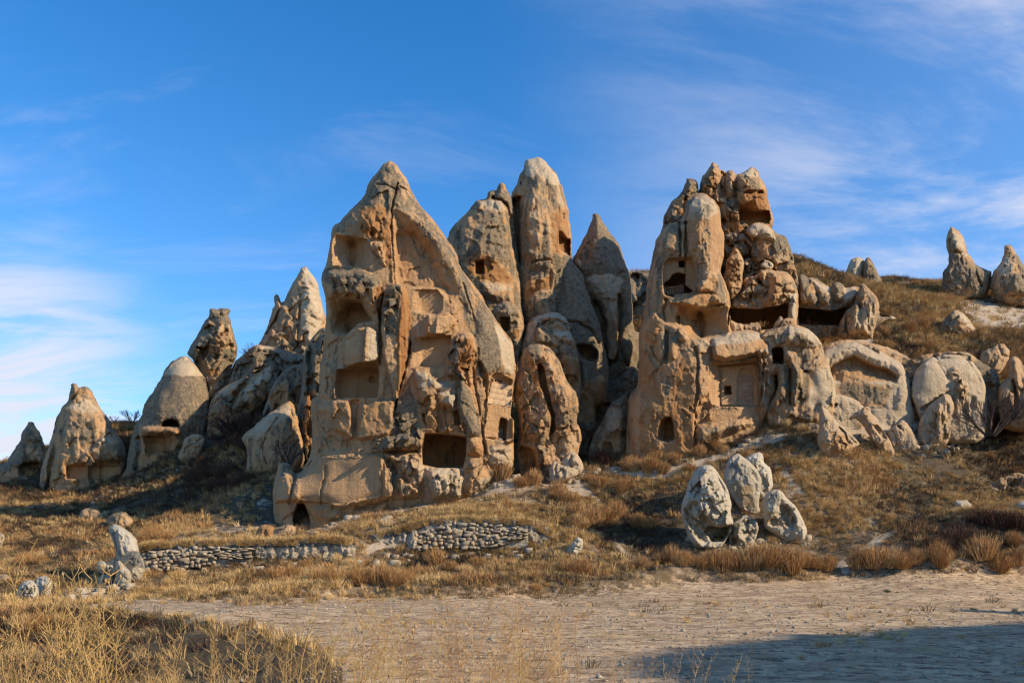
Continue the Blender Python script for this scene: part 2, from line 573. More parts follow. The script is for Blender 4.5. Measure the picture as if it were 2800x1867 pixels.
LOT = P("Z 640,1650 800,1642 1000,1634 1300,1632 1560,1622 1720,1612 1850,1596 2050,1588 2280,1578 2500,1572 2800,1560 3300,1550 3600,1867 3600,2600 -2000,2600 -2000,1980 500,1905 800,1850 930,1812 820,1775 700,1745 560,1705 470,1690 560,1670")
BARE = [P('I 60,1075 150,1040 480,1085 900,1120 1500,1170 1700,1230 1640,1290 1500,1262 1000,1190 700,1180 480,1195 300,1320 130,1300'), P('I 330,1420 500,1350 900,1320 1200,1295 1600,1325 2100,1380 2380,1450 2380,1640 300,1640')]
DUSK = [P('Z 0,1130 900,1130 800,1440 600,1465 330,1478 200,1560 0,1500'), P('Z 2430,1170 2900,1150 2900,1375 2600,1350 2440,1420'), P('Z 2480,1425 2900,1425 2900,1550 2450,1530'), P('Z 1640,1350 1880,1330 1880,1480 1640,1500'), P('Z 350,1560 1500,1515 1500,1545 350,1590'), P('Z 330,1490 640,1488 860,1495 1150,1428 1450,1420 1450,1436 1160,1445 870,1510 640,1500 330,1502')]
LOTL = P("Z 150,1650 420,1635 660,1640 640,1712 520,1700 300,1676 150,1676")
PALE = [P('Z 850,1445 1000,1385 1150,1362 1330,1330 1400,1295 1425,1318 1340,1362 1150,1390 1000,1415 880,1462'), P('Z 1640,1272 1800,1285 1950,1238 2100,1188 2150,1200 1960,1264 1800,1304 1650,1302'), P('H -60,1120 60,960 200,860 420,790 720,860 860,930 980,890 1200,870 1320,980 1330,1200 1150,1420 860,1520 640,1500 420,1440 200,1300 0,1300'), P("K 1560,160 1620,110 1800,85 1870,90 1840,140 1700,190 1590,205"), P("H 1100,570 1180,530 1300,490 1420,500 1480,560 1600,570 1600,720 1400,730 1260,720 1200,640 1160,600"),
        P("I 1440,520 1490,480 1540,470 1600,500 1700,470 1800,440 1890,420 1900,470 1780,520 1600,545"), P("I 590,290 650,300 700,340 760,400 730,400 640,340"),
        P("K -20,480 120,440 240,420 330,460 320,520 420,600 400,620 280,560 220,470 100,490 0,510"), P("K 1790,400 1850,400 1900,470 1970,540 2050,600 1960,580 1880,520 1800,440"),
        P("J 940,330 1050,290 1430,290 1440,320 1100,350 940,380"), P("J 720,660 800,600 890,560 940,560 1020,600 1130,520 1140,560 1130,655 1060,665 1000,640 900,640 780,680"),
        P("J 320,720 400,640 480,640 500,700 420,720 320,760"), P("L 620,830 760,750 900,660 990,640 1000,670 880,720 740,800 700,930 660,930"),
        P("E 560,1500 700,1420 860,1400 900,1568 520,1600"), P("K 480,950 600,1010 700,1120 640,1080 520,1010"), P("J 850,480 940,400 1000,440 1050,430 880,480"),
        P("I 1770,300 1840,270 1900,300 1890,360 1800,370"), P("H -20,1150 60,1100 180,1250 160,1300 -40,1300"), P("H 400,790 600,790 560,830 420,820"), P("L 1530,360 1600,360 1640,420 1560,420")]


def ground_base(x, y):
    z = _w[_n] + _w[_n + 1] * x / 100 + _w[_n + 2] * y / 100
    for i in range(_n):
        z = z + _w[i] * np.sqrt((x - _c[i, 0]) ** 2 + (y - _c[i, 1]) ** 2 + 0.6)
    # unseen knoll added right of the camera, its ridge shaped to shade the lot
    s_, p_ = x * .925 - y * .38, x * .38 + y * .925
    z = z + (np.clip(31.3 - .40 * (p_ - 13.4), 0, 36) + 3.4 * fbm(p_ * .35, s_ * .05, 301, 5, .7)) * np.exp(-np.abs((s_ - 60) / 13.0) ** 4) * ss(3.5, 13.5, p_) * ss(80, 50, p_)
    return z


def lotness(x, y, zb):
    yy = np.maximum(y, 3.0)
    u = U0 + x / yy * F
    v = V0 - (zb - HC) / yy * F
    m = np.maximum(sdist(u, v, LOT), sdist(u, v, LOTL))
    return ss(-14, 14, m), u, v


def ground_z(x, y, full=False):
    x = np.asarray(x, float)
    y = np.asarray(y, float)
    zb = ground_base(x, y)
    lot, u, v = lotness(x, y, zb)
    r = fbm(x * .22, y * .22, 5, 4) * 0.42 + fbm(x * 1.1, y * 1.1, 9, 4) * 0.20
    m = sdist(u, v, LOT)
    ledge = ss(1, -7, m) * .38 * ss(33, 36, y) * ss(-40, -10, -np.maximum(-m, 0))
    z = zb + ledge + r * (1 - lot) * ss(0, 18, y) + lot * (fbm(x * .20 + y * .05, y * 1.3 - x * .28, 21, 4) * 0.11 + fbm(x * .9 + y * .2, y * 4.0 - x * .8, 23, 3) * 0.026)
    if full:
        return z, lot, u, v
    return z


def build_ground():
    t = np.concatenate([-np.geomspace(60, 0.9, 26), np.arange(-0.78, 0.78, 0.0036), np.geomspace(0.9, 60, 26)])
    y = np.concatenate([-np.geomspace(2600, 4, 26), np.linspace(-1, 10.5, 14), np.geomspace(11, 118, 360), np.geomspace(124, 3200, 34)])
    T, Y = np.meshgrid(t, y)
    X = T * np.maximum(Y, 12.0)
    z, lot, u, v = ground_z(X.ravel(), Y.ravel(), True)
    far = ss(300, 800, np.hypot(X.ravel(), Y.ravel()))
    pale = np.zeros(z.shape)
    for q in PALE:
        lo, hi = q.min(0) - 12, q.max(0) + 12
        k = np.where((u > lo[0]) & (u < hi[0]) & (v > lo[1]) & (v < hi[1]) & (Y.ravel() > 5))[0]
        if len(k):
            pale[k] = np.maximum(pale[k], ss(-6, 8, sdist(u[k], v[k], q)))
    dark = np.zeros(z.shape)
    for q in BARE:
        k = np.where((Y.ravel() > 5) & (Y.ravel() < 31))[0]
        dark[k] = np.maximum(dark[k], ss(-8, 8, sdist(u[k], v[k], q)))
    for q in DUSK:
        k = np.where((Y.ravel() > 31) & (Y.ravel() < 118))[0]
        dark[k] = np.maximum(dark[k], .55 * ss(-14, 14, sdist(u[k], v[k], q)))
    co = np.stack([X.ravel(), Y.ravel(), z], 1)
    h, w = T.shape
    i = np.arange(h * w).reshape(h, w)
    fc = np.stack([i[:-1, :-1], i[:-1, 1:], i[1:, 1:], i[1:, :-1]], -1).reshape(-1, 4)
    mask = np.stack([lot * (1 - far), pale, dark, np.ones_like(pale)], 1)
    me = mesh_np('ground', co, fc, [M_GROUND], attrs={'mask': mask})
    o = link('ground', me)
    props(o, 'dry hillside and trampled pale earth lot', None, None, 'structure')
    return o


build_ground()

def hits(uv):
    """where lines of sight through photo positions first meet the ground"""
    uv = np.atleast_2d(uv)
    ys = np.concatenate([np.linspace(8, 40, 130), np.linspace(40.3, 118, 230)])
    U, Y = np.meshgrid(uv[:, 0], ys, indexing='ij')
    V = np.repeat(uv[:, 1:2], len(ys), 1)
    x = (U - U0) / F * Y
    z = HC + (V0 - V) / F * Y
    g = ground_z(x.ravel(), Y.ravel()).reshape(x.shape)
    under = z <= g
    k = np.where(under.any(1), under.argmax(1), len(ys) - 1)
    out = []
    for i, kk in enumerate(k):
        out.append((x[i, kk], Y[i, kk], g[i, kk]))
    return np.array(out)


# ------------------------------------------------------------------ rock sculptor
DEPTH = {}
SIT = {41, 42, 77, 78, 79, 80, 91, 92, 94, 95, 96, 97, 98, 100, 101, 102, 103, 104, 105, 107, 108, 110, 115, 116, 117, 118}


def rock(name, label, y, outline, th, ops=(), step=3.0, cat='rock', group=None, mat=None, base=(0.0, 0, 0), crust=0.5,
         facet=(0, 60), rough=0.9, edge=2.5, seed=1, top_pale=0.0, flat=0.42, holes=(), parent=None):
    """A rock from its traced outline: an inflated solid (front and back) at distance y, th = half thickness in photo pixels,
    then carved and built up by ops. Relief is in photo pixels at that distance, so y/F metres each."""
    poly = smooth_poly(P(outline) if isinstance(outline, str) else outline, 1)
    if seed in SIT:     # free-lying stones rest on the slope where their foot is seen
        b_ = poly[poly[:, 1] > poly[:, 1].max() - 14]
        y = float(hits(np.array([[b_[:, 0].mean(), poly[:, 1].max() - 11]]))[0][1]) + .25
    lo, hi = poly.min(0) - step * 3, poly.max(0) + step * 3
    xs = np.arange(lo[0], hi[0] + step, step)
    ys = np.arange(lo[1], hi[1] + step, step)
    X, Y = np.meshgrid(xs, ys)
    d = sdist(X, Y, poly)
    d = d + edge * (fbm(X / 26, Y / 26, seed, 4) * 1.3 + fbm(X / 9, Y / 9, seed + 5, 2) * .5)
    for hp in holes:
        d = np.minimum(d, -sdist(X, Y, P(hp)))
    # thickness by relaxation on a coarse grid -> rounded solid
    cs = max(step, math.sqrt((hi[0] - lo[0]) * (hi[1] - lo[1])) / 42)
    cx = np.arange(lo[0], hi[0] + cs * 1.01, cs)
    cy = np.arange(lo[1], hi[1] + cs * 1.01, cs)
    CX, CY = np.meshgrid(cx, cy)
    cd = sdist(CX, CY, poly)
    ins = cd > 0
    ph = np.zeros(CX.shape)
    for _ in range(500):
        q = np.pad(ph, 1)
        ph = np.where(ins, (q[:-2, 1:-1] + q[2:, 1:-1] + q[1:-1, :-2] + q[1:-1, 2:]) / 4 + 1, 0)
    ratio = np.where(cd > cs * .6, ph / np.maximum(cd, 1e-3), np.nan)
    for _ in range(6):
        bad = np.isnan(ratio)
        if not bad.any():
            break
        q = np.pad(ratio, 1, constant_values=np.nan)
        st = np.stack([q[:-2, 1:-1], q[2:, 1:-1], q[1:-1, :-2], q[1:-1, 2:], q[:-2, :-2], q[2:, 2:]])
        with np.errstate(all='ignore'):
            import warnings
            warnings.simplefilter('ignore')
            mv = np.nanmean(st, 0)
        ratio = np.where(bad, mv, ratio)
    ratio = np.nan_to_num(ratio, nan=0.0)
    ratio = blur(ratio, 1)
    gx = np.clip((X - cx[0]) / cs, 0, len(cx) - 1.001)
    gy = np.clip((Y - cy[0]) / cs, 0, len(cy) - 1.001)
    ix, iy = gx.astype(int), gy.astype(int)
    fx, fy = gx - ix, gy - iy
    rr = (ratio[iy, ix] * (1 - fx) + ratio[iy, ix + 1] * fx) * (1 - fy) + (ratio[iy + 1, ix] * (1 - fx) + ratio[iy + 1, ix + 1] * fx) * fy
    phi = rr * np.maximum(d, 0)
    phi = phi / max(phi.max(), 1e-6)
    body = th * phi ** flat
    H = body.copy()
    mk = np.zeros(X.shape + (4,))
    mk[..., 0] = base[0] + crust
    mk[..., 1] = base[1]
    mk[..., 2] = base[2] + top_pale * ss(.35, 0.0, (Y - lo[1]) / (hi[1] - lo[1]))
    # natural relief
    A = rough
    env = ss(0, 14, d)
    H += env * A * (fbm(X / 90, Y / 130, seed + 31, 4) * 11 + fbm(X / 24, Y / 34, seed + 41, 4) * 4.5)
    fine = (1 - np.abs(fbm(X / 11, Y / 13, seed + 45, 3))) * 3.2
    H += env * A * fine
    rid = 1 - np.abs(fbm(X / 46, Y / 95, seed + 51, 3))
    H -= env * A * ss(0.86, 0.99, rid) * 2.6
    H += env * A * fbm(X / 13 + fbm(X / 60, Y / 60, seed + 57, 2) * 1.5, Y / 110, seed + 58, 3) * 2.6
    fa, fs = facet
    fa *= 1.0 if name in ('main_spire', 'tower_rock') else 1.3

    def voro(X, Y, fs, fa, sd_, asp=1.4):
        wx = X + fbm(X / fs, Y / fs, sd_ + 3, 3) * fs * .35
        wy = Y + fbm(X / fs, Y / fs, sd_ + 4, 3) * fs * .35
        gx, gy = np.floor(wx / fs), np.floor(wy / (fs * asp))
        best = np.full(X.shape, 1e18)
        out = np.zeros(X.shape)
        tone = np.zeros(X.shape)
        for a in (-1, 0, 1):
            for b in (-1, 0, 1):
                cx_, cy_ = gx + a, gy + b
                px = (cx_ + hsh(cx_, cy_, sd_)) * fs
                py = (cy_ + hsh(cx_, cy_, sd_ + 1)) * fs * asp
                dd = (wx - px) ** 2 + ((wy - py) / asp) ** 2
                g1 = (hsh(cx_, cy_, sd_ + 2) - .5) * 2
                g2 = (hsh(cx_, cy_, sd_ + 3) - .5) * 2
                hh = (hsh(cx_, cy_, sd_ + 4) - .5) * 1.0
                o = (g1 * (X - px) / fs + g2 * (Y - py) / fs + hh) * fa
                k = dd < best
                out = np.where(k, o, out)
                tone = np.where(k, hsh(cx_, cy_, sd_ + 6), tone)
                best = np.minimum(best, dd)
        return out, tone
    if fa:
        o, tone = voro(X, Y, fs, fa, seed + 61)
        H += env * o
        o2, t2 = voro(X, Y, fs * .42, fa * .4, seed + 71)
        H += env * o2
        mk[..., 0] += (tone - .5) * 0.30
    wob = fbm(X / 16, Y / 16, seed + 81, 3)

    def region(pl, pad):
        lo_, hi_ = pl.min(0) - pad, pl.max(0) + pad
        a = slice(max(0, int((lo_[1] - ys[0]) / step)), max(0, int((hi_[1] - ys[0]) / step) + 2))
        b = slice(max(0, int((lo_[0] - xs[0]) / step)), max(0, int((hi_[0] - xs[0]) / step) + 2))
        return (a, b)
    for op in ops:
        k = op[0]
        if k == 'b':      # build up: poly, height, shoulder width, [squareness]
            pl = smooth_poly(P(op[1]), 1)
            R = region(pl, 8)
            dd = sdist(X[R], Y[R], pl) + wob[R] * 4
            t = np.clip(dd / op[3], 0, 1)
            H[R] += op[2] * (.45 * np.sqrt(np.maximum(0, 1 - (1 - t) ** 2)) + .55 * np.minimum(1, t * 1.5))
        elif k == 'p':    # carved pit: outer, inner, depth, [smooth floor]
            po, pi_ = P(op[1]), P(op[2])
            R = region(po, 8)
            do = sdist(X[R], Y[R], po) + wob[R] * (op[4] if len(op) > 4 else 0.8)
            di = -sdist(X[R], Y[R], pi_)
            f = np.clip(do, 0, None) / np.maximum(np.clip(do, 0, None) + np.clip(di, 0, None), 1e-3)
            f = np.where(do <= 0, 0, np.where(di <= 0, 1, f))
            H[R] -= op[3] * f
        elif k == 'P':    # pit with a plane floor: replaces the relief by a smooth cut face
            po, pi_ = P(op[1]), P(op[2])
            R = region(po, 8)
            do = sdist(X[R], Y[R], po) + wob[R] * 2.2
            di = -sdist(X[R], Y[R], pi_)
            f = np.clip(do, 0, None) / np.maximum(np.clip(do, 0, None) + np.clip(di, 0, None), 1e-3)
            f = np.where(do <= 0, 0, np.where(di <= 0, 1, f))
            ins_ = do > 0
            if ins_.any():
                lev = H[R][ins_].mean() if len(op) < 5 else H[R][ins_].mean() + op[4]
                H[R] = np.where(ins_, lev - op[3] * f + wob[R] * .5, H[R])
        elif k == 'k':    # crack: polyline, width, depth
            pl = P(op[1])
            R = region(pl, op[2] * 3 + 8)
            dd, tt = ldist(X[R] + wob[R] * 3, Y[R] + wob[R] * 3, pl)
            wv = op[2] * (0.55 + 0.9 * vnoise(tt * 9, tt * 0, seed + 3))
            H[R] -= op[3] * np.clip(1 - dd / wv, 0, 1) ** .7
        elif k == 't':    # tilt: poly, gx, gy, feather
            pl = P(op[1])
            R = region(pl, 4)
            c0 = pl.mean(0)
            dd = sdist(X[R], Y[R], pl) + wob[R] * 3
            H[R] += ss(0, op[4], dd) * (op[2] * (X[R] - c0[0]) + op[3] * (Y[R] - c0[1]))
        elif k == 'f':    # flutes running down: poly, depth, spacing
            pl = P(op[1])
            R = region(pl, 4)
            dd = sdist(X[R], Y[R], pl)
            H[R] += ss(0, 14, dd) * op[2] * fbm(X[R] / op[3] + wob[R] * .3, Y[R] / (op[3] * 7), seed + 7, 3)
        elif k == 's':    # smooth the relief inside poly
            pl = P(op[1])
            R = region(pl, 4)
            dd = sdist(X[R], Y[R], pl)
            sm = blur(H[R], int(op[2] * 4))
            w_ = ss(0, 6, dd)
            H[R] = H[R] * (1 - w_) + sm * w_
        elif k == 'l':    # bedding lines: poly, depth, spacing
            pl = P(op[1])
            R = region(pl, 4)
            dd = sdist(X[R], Y[R], pl)
            H[R] += ss(0, 14, dd) * op[2] * fbm(X[R] / (op[3] * 6), Y[R] / op[3] + wob[R] * .3, seed + 8, 3)
        elif k == 'v':    # broken faces: poly, amount, size
            pl = P(op[1])
            R = region(pl, 4)
            dd = sdist(X[R], Y[R], pl)
            o, tn = voro(X[R], Y[R], op[3], op[2], seed + 91)
            H[R] += ss(0, 8, dd) * o
        elif k == 'c':    # stone colour: poly, (crust, orange, pale), feather
            pl = P(op[1])
            R = region(pl, 12)
            dd = sdist(X[R], Y[R], pl) + wob[R] * 5
            w_ = ss(-op[3], op[3], dd)[..., None]
            mk[R][..., :3] = mk[R][..., :3] * (1 - w_) + np.array(op[2]) * w_
    inside = d > 0
    near = (d <= 0) & (blur(inside.astype(float), 1) > 0)
    dyy, dxx = np.gradient(d, step)
    g = np.sqrt(dxx ** 2 + dyy ** 2) + 1e-6
    mv = np.clip(-d, 0, step * 1.5)
    PX = np.where(near, X + dxx / g * mv, X)
    PY = np.where(near, Y + dyy / g * mv, Y)
    H = np.where(near, 0, H)
    D = y - H * y / F
    B = np.where(near, D, y + body * 0.9 * y / F + 0.02)
    D = np.where(near, D, np.minimum(D, B - 0.02 * y / F))
    DEPTH[name] = (xs, ys, D)
    wx, wz = (PX - U0) / F, (V0 - PY) / F
    front = np.stack([wx * D, D, HC + wz * D], -1).reshape(-1, 3)
    back = np.stack([wx * B, B, HC + wz * B], -1).reshape(-1, 3)
    nv = X.size
    idf = np.arange(nv).reshape(X.shape)
    idb = np.where(near, idf, idf + nv)
    use = inside | near
    any_in = inside[:-1, :-1] | inside[1:, :-1] | inside[:-1, 1:] | inside[1:, 1:]
    cell = any_in & use[:-1, :-1] & use[1:, :-1] & use[:-1, 1:] & use[1:, 1:]
    a, b, c, e = idf[:-1, :-1][cell], idf[:-1, 1:][cell], idf[1:, 1:][cell], idf[1:, :-1][cell]
    ff = np.stack([a, e, c, b], -1)
    a, b, c, e = idb[:-1, :-1][cell], idb[:-1, 1:][cell], idb[1:, 1:][cell], idb[1:, :-1][cell]
    fb = np.stack([a, b, c, e], -1)
    fc = np.concatenate([ff, fb])
    allv = np.concatenate([front, back])
    used = np.unique(fc)
    rm = np.full(len(allv), -1)
    rm[used] = np.arange(len(used))
    co = allv[used]
    fc = rm[fc]
    m2 = np.clip(mk.reshape(-1, 4), -1, 2)
    m2[:, 3] = 1
    mm = np.concatenate([m2, m2])[used]
    # origin at the base of the rock
    bx, bz = co[:, 0].mean(), co[:, 2].min()
    org = np.array([bx, y, bz])
    me = mesh_np(name, co - org, fc, [mat or M_TUFF], attrs={'mask': mm})
    o = link(name, me, parent)
    o.location = org
    if label:
        props(o, label, cat, group)
    return o

# ------------------------------------------------------------------ the rocks
MAIN_OPS = [
    # grey crust on the crown, the right flank, the ledges; cut faces are fresh
    ('c', "B 955,95 1130,350 1260,520 1400,700 1530,950 1700,1200 1840,1420 1850,1568 1600,1568 1480,1200 1440,1000 1340,830 1190,620 1060,500 975,440 1010,300 900,230 820,260", (.62, 0, .35), 10),
    ('c', "B 760,370 860,190 1000,230 1010,300 970,420 900,600 800,650 560,600 600,545", (.62, .15, .1), 8),
    ('c', "B 740,430 900,420 960,520 920,700 820,660 720,600", (.25, .75, 0), 8),
    # left slab of the crown stands proud of the right one, a deep joint between them
    ('b', "B 790,280 880,220 1010,270 975,420 960,560 910,680 800,655 600,600 600,545 700,430 770,370", 20, 70),
    ('t', "B 780,300 1005,290 965,560 905,690 800,700 700,600", -.10, .0, 20),
    ('b', "B 860,220 920,180 1110,290 1130,350 1010,300 900,260", 8, 14),
    ('k', "B 1015,265 975,410 965,560 975,700 985,880 992,985", 4, 22),
    ('k', "B 860,270 930,275 1000,310", 4, 10), ('k', "B 1030,290 1100,330 1130,360", 4, 9),
    ('v', "B 760,480 920,450 940,640 900,700 740,600", 16, 18),
    # hollow smooth inner face under the right flank
    ('p', "B 972,450 1060,490 1150,560 1200,640 1280,720 1340,830 1410,900 1445,1060 1380,1110 1300,1015 1110,1010 990,985", "B 1010,640 1130,640 1220,760 1290,900 1350,1010 1120,1000 1020,980", 46, 4),
    ('t', "B 980,480 1150,580 1280,740 1400,920 1430,1040 1120,1010 990,985", .10, .02, 26),
    ('c', "B 980,480 1150,580 1280,740 1400,920 1430,1040 1120,1010 990,985", (.12, .15, -.1), 8),
    ('k', "B 1085,890 1130,875 1170,860", 3, 8),
    # long grey flank right of the hollow
    ('b', "B 980,440 1060,440 1180,500 1330,640 1440,800 1560,1020 1560,1240 1440,1060 1400,900 1330,820 1270,710 1180,610 1060,500", 16, 26),
    ('k', "B 1480,980 1520,1100 1560,1230", 4, 12),
    # topmost carved room, open in front, with a corner at its back
    ('P', "B 535,700 560,618 700,640 800,668 795,770 768,864 540,862", "B 684,690 692,690 692,862 684,862", 62, 6),
    ('c', "B 535,700 560,618 700,640 800,668 910,690 980,860 985,1010 900,1010 860,900 768,866 540,862", (-.1, .12, .0), 4),
    ('b', "B 800,670 910,690 905,780 940,870 900,850 860,770 815,730", 18, 10), ('v', "B 800,670 910,690 945,870 860,800", 14, 12),
    ('s', "B 800,760 940,880 985,980 900,1000 800,880", 6), ('t', "B 800,680 970,700 985,980 900,1000 780,870", -.16, 0, 10),
    ('c', "B 915,560 965,500 972,980 920,760", (.1, .8, 0), 6),
    # jutting ledge under it
    ('b', "B 462,960 470,895 520,862 600,875 720,872 800,885 890,955 905,1010 865,1185 835,1200 780,1110 700,1080 560,1082 500,1100", 34, 26),
    ('c', "B 470,895 520,862 720,872 890,955 880,1010 700,1000 560,1010 470,960", (.75, 0, 0), 6),
    ('v', "B 500,930 700,950 890,1000 850,1160 700,1080 540,1070", 22, 22),
    ('k', "B 560,1010 640,990 700,1020 760,1080", 3, 9),
    ('c', "B 862,985 905,1010 880,1190 858,1160", (0, 1, 0), 4), ('t', "B 855,980 905,1005 880,1190 845,1200", -.8, 0, 4),
    # second room, a ragged cave
    ('p', "B 505,1115 560,1078 700,1090 770,1110 800,1170 835,1245 740,1262 640,1350 545,1345 505,1240", "B 690,1130 740,1130 815,1240 730,1262 660,1330 640,1240", 120, 3),
    ('c', "B 500,1100 700,1090 835,1245 640,1350 500,1260", (-.15, .12, 0), 8),
    # cut block standing in it
    ('b', "B 630,1370 700,1290 785,1283 865,1300 885,1400 882,1530 860,1538 760,1550 640,1582 628,1500", 34, 8),
    ('t', "B 780,1285 865,1300 885,1400 882,1530 765,1548", -.75, 0, 3), ('t', "B 640,1330 785,1283 765,1548 640,1575", .05, 0, 3),
    ('s', "B 650,1370 770,1300 760,1530 650,1550", 6), ('c', "B 640,1330 785,1283 765,1548 640,1575", (-.3, 0, 0), 4),
    ('c', "B 785,1290 865,1300 885,1400 870,1540 800,1540", (.3, 0, .7), 4),
    # upright fin with its rust-red side
    ('p', "B 905,1040 925,1040 890,1190 890,1310 880,1320 872,1180", "B 900,1060 905,1060 885,1190 884,1300 880,1200", 40, 2),
    ('b', "B 900,1060 960,1000 1000,982 1050,990 1085,1080 1105,1200 1095,1400 1080,1530 1040,1700 1000,1870 990,1800 900,1500 885,1300", 30, 12),
    ('t', "B 1045,990 1085,1080 1105,1200 1095,1400 1060,1620 1005,1860 1010,1500 1015,1300", -.85, 0, 6),
    ('c', "B 1048,990 1085,1080 1105,1200 1095,1400 1060,1600 1000,1900 1010,1500 1015,1250", (-.4, 1.25, -.3), 4),
    ('c', "B 905,1060 990,985 1040,1000 1010,1240 1000,1350 930,1340 890,1250", (.75, .1, .1), 6), ('v', "B 905,1060 990,985 1040,1000 1010,1240 1000,1350 930,1340 890,1250", 20, 18),
    ('k', "B 895,1190 885,1320 890,1450 885,1560", 5, 26),
    ('p', "C 1112,-40 1118,60 1100,200 1060,340 1015,480 995,640 975,740 965,740 990,540 1060,300 1085,180 1100,0", "C 1105,100 1050,330 1005,560 985,560 1050,300 1098,100", 52, 4),
    # shallow panels on the inner face
    ('P', "B 1128,1020 1300,1022 1342,1080 1335,1165 1290,1205 1112,1178 1120,1090", "B 1185,1030 1297,1030 1330,1085 1325,1160 1290,1198 1182,1185", 18, 0),
    ('b', "B 1215,1210 1290,1205 1370,1180 1400,1200 1450,1250 1360,1345 1270,1350 1215,1342", 30, 7), ('t', "B 1290,1205 1400,1190 1450,1250 1360,1345 1272,1350", -.35, .25, 4),
    ('c', "B 1215,1210 1400,1190 1450,1250 1360,1345 1215,1345", (-.3, .35, 0), 4),
    ('P', "C 1128,60 1400,40 1378,180 1345,272 1112,270 1120,150", "C 1192,60 1395,45 1370,180 1335,262 1188,264", 30, 0),
    ('c', "B 1110,1350 1400,1320 1380,1500 1330,1590 1100,1590", (-.2, .2, 0), 6),
    # knobbly ribs on the right of the panels
    ('b', "C 1350,330 1370,150 1400,100 1450,30 1540,20 1585,80 1582,250 1540,420 1500,360 1420,350", 34, 26), ('v', "C 1350,330 1370,150 1450,30 1585,80 1582,250 1540,420 1420,350", 22, 18),
    ('b', "B 1360,1500 1380,1400 1450,1330 1530,1330 1570,1420 1580,1560", 12, 20),
    ('c', "C 1440,60 1560,60 1580,300 1500,350 1450,300", (.1, .8, .1), 8), ('c', "C 1350,330 1370,150 1430,60 1440,200 1420,350", (.6, .1, 0), 6),
    # the smooth grey back of the right flank
    ('b', "B 1560,1150 1700,1220 1840,1420 1840,1680 1800,1640 1690,1620 1600,1700 1570,1500", 22, 40), ('s', "B 1570,1200 1700,1250 1830,1450 1690,1600 1600,1650", 8),
    ('c', "B 1700,1250 1840,1420 1850,1620 1780,1640 1740,1450", (.1, 0, .9), 6), ('c', "B 1560,1200 1690,1240 1740,1450 1760,1600 1600,1640", (.8, 0, .1), 8),
    # big lower room of the left half
    ('P', "C 556,400 572,285 640,276 760,240 860,230 885,290 880,400 868,484 560,496", "C 604,300 760,296 872,300 876,478 600,492", 78, 0),
    ('c', "C 556,400 572,285 860,230 885,290 868,484 560,496", (-.3, .1, 0), 3),
    ('p', "C 803,382 806,350 822,335 845,336 858,352 858,382", "C 812,378 814,354 826,342 842,342 852,356 852,378", 14, .3),
    ('p', "C 500,335 532,335 532,362 500,362", "C 505,340 528,340 528,357 505,357", 10, .5), ('p', "C 505,375 525,370 522,440 505,440", "C 508,380 520,380 518,430 508,430", 8, .5),
    # lower left facade: worn panels
    ('b', "C 395,500 455,250 480,200 555,280 555,400 560,496 470,500", 10, 16),
    ('t', "C 390,520 500,500 985,500 975,740 700,800 400,880", -.03, 0, 20),
    ('b', "C 495,540 560,505 600,498 662,505 680,640 700,800 640,760 600,742 560,722 520,600", 20, 10), ('b', "C 735,560 765,540 870,500 985,500 985,560 975,745 850,780 712,800 722,680", 20, 12),
    ('p', "C 664,505 745,498 735,560 722,640 712,790 695,780 690,640", "C 680,520 735,505 725,600 712,720 700,720 698,620", 16, 2),
    ('b', "C 430,600 455,580 520,590 600,745 655,740 700,860 560,880 390,905 400,760", -12, 14), ('v', "C 400,700 520,620 620,760 700,860 400,900", 12, 26),
    ('k', "C 385,905 500,905 600,915 710,905 820,895 900,880", 4, 8),
    ('c', "C 500,520 660,505 690,800 560,730", (-.5, .45, 0), 8), ('c', "C 735,540 980,520 975,740 712,800", (-.5, .35, 0), 8),
    # plain battered wall below
    ('b', "C 120,1240 160,1000 300,1040 390,905 900,880 960,1000 1180,1150 1180,1210 960,1210 790,1240 690,1258 600,1290 520,1252 470,1240 270,1236 150,1240", 24, 12),
    ('t', "C 150,1240 280,1040 390,905 900,880 980,1200 600,1285", -.04, .12, 30),
    ('s', "C 300,1050 400,920 880,900 940,1180 600,1260 300,1220", 14), ('c', "C 130,1440 160,1200 300,1040 390,905 900,880 960,1200 700,1400", (-.4, .05, .05), 10),
    ('f', "C 860,900 1000,960 1180,1150 1180,1210 860,1230 850,1000", 26, 14), ('c', "C 900,900 1000,980 1120,1180 1040,1200 930,1100", (.55, 0, 0), 8),
    ('k', "C 500,980 500,1040 475,1100 460,1180 465,1240", 5, 9), ('c', "C 240,1040 290,1040 250,1240 232,1240", (1.0, 0, 0), 4),
    ('c', "C 150,1200 130,1150 165,1050 235,1050 240,1230 160,1230", (-.3, .1, .4), 8), ('c', "C 150,1040 170,960 250,950 265,1010 200,1060", (.6, 0, .5), 6),
    ('k', "C 285,1035 262,1120 240,1240", 8, 14),
    ('p', "C 262,1330 296,1240 345,1240 388,1330 388,1400 350,1470 268,1440", "C 285,1320 305,1262 338,1255 366,1330 380,1390 350,1440 275,1420", 130, 1),
    ('b', "C 388,1330 380,1260 520,1252 600,1290 620,1330 560,1370 470,1380", 12, 16), ('l', "C 390,1400 600,1330 800,1260 800,1400 400,1500", 8, 10),
    ('b', "C 690,1290 780,1245 960,1215 930,1240 800,1300", -22, 10),
    # crusted nose and ledge left of the square room
    ('b', "C 845,790 950,760 1100,740 1180,760 1170,860 900,885 860,830", 38, 18), ('c', "C 845,790 950,760 980,500 1100,400 1200,740 1170,850 900,880", (.8, 0, 0), 10),
    ('v', "C 845,790 985,740 990,560 1200,740 1180,860 900,885", 22, 20), ('l', "C 880,850 1190,850 1190,890 880,890", 20, 8),
    ('p', "C 900,860 1170,862 1175,888 905,884", "C 930,868 1150,870 1150,880 930,878", 16, .5),
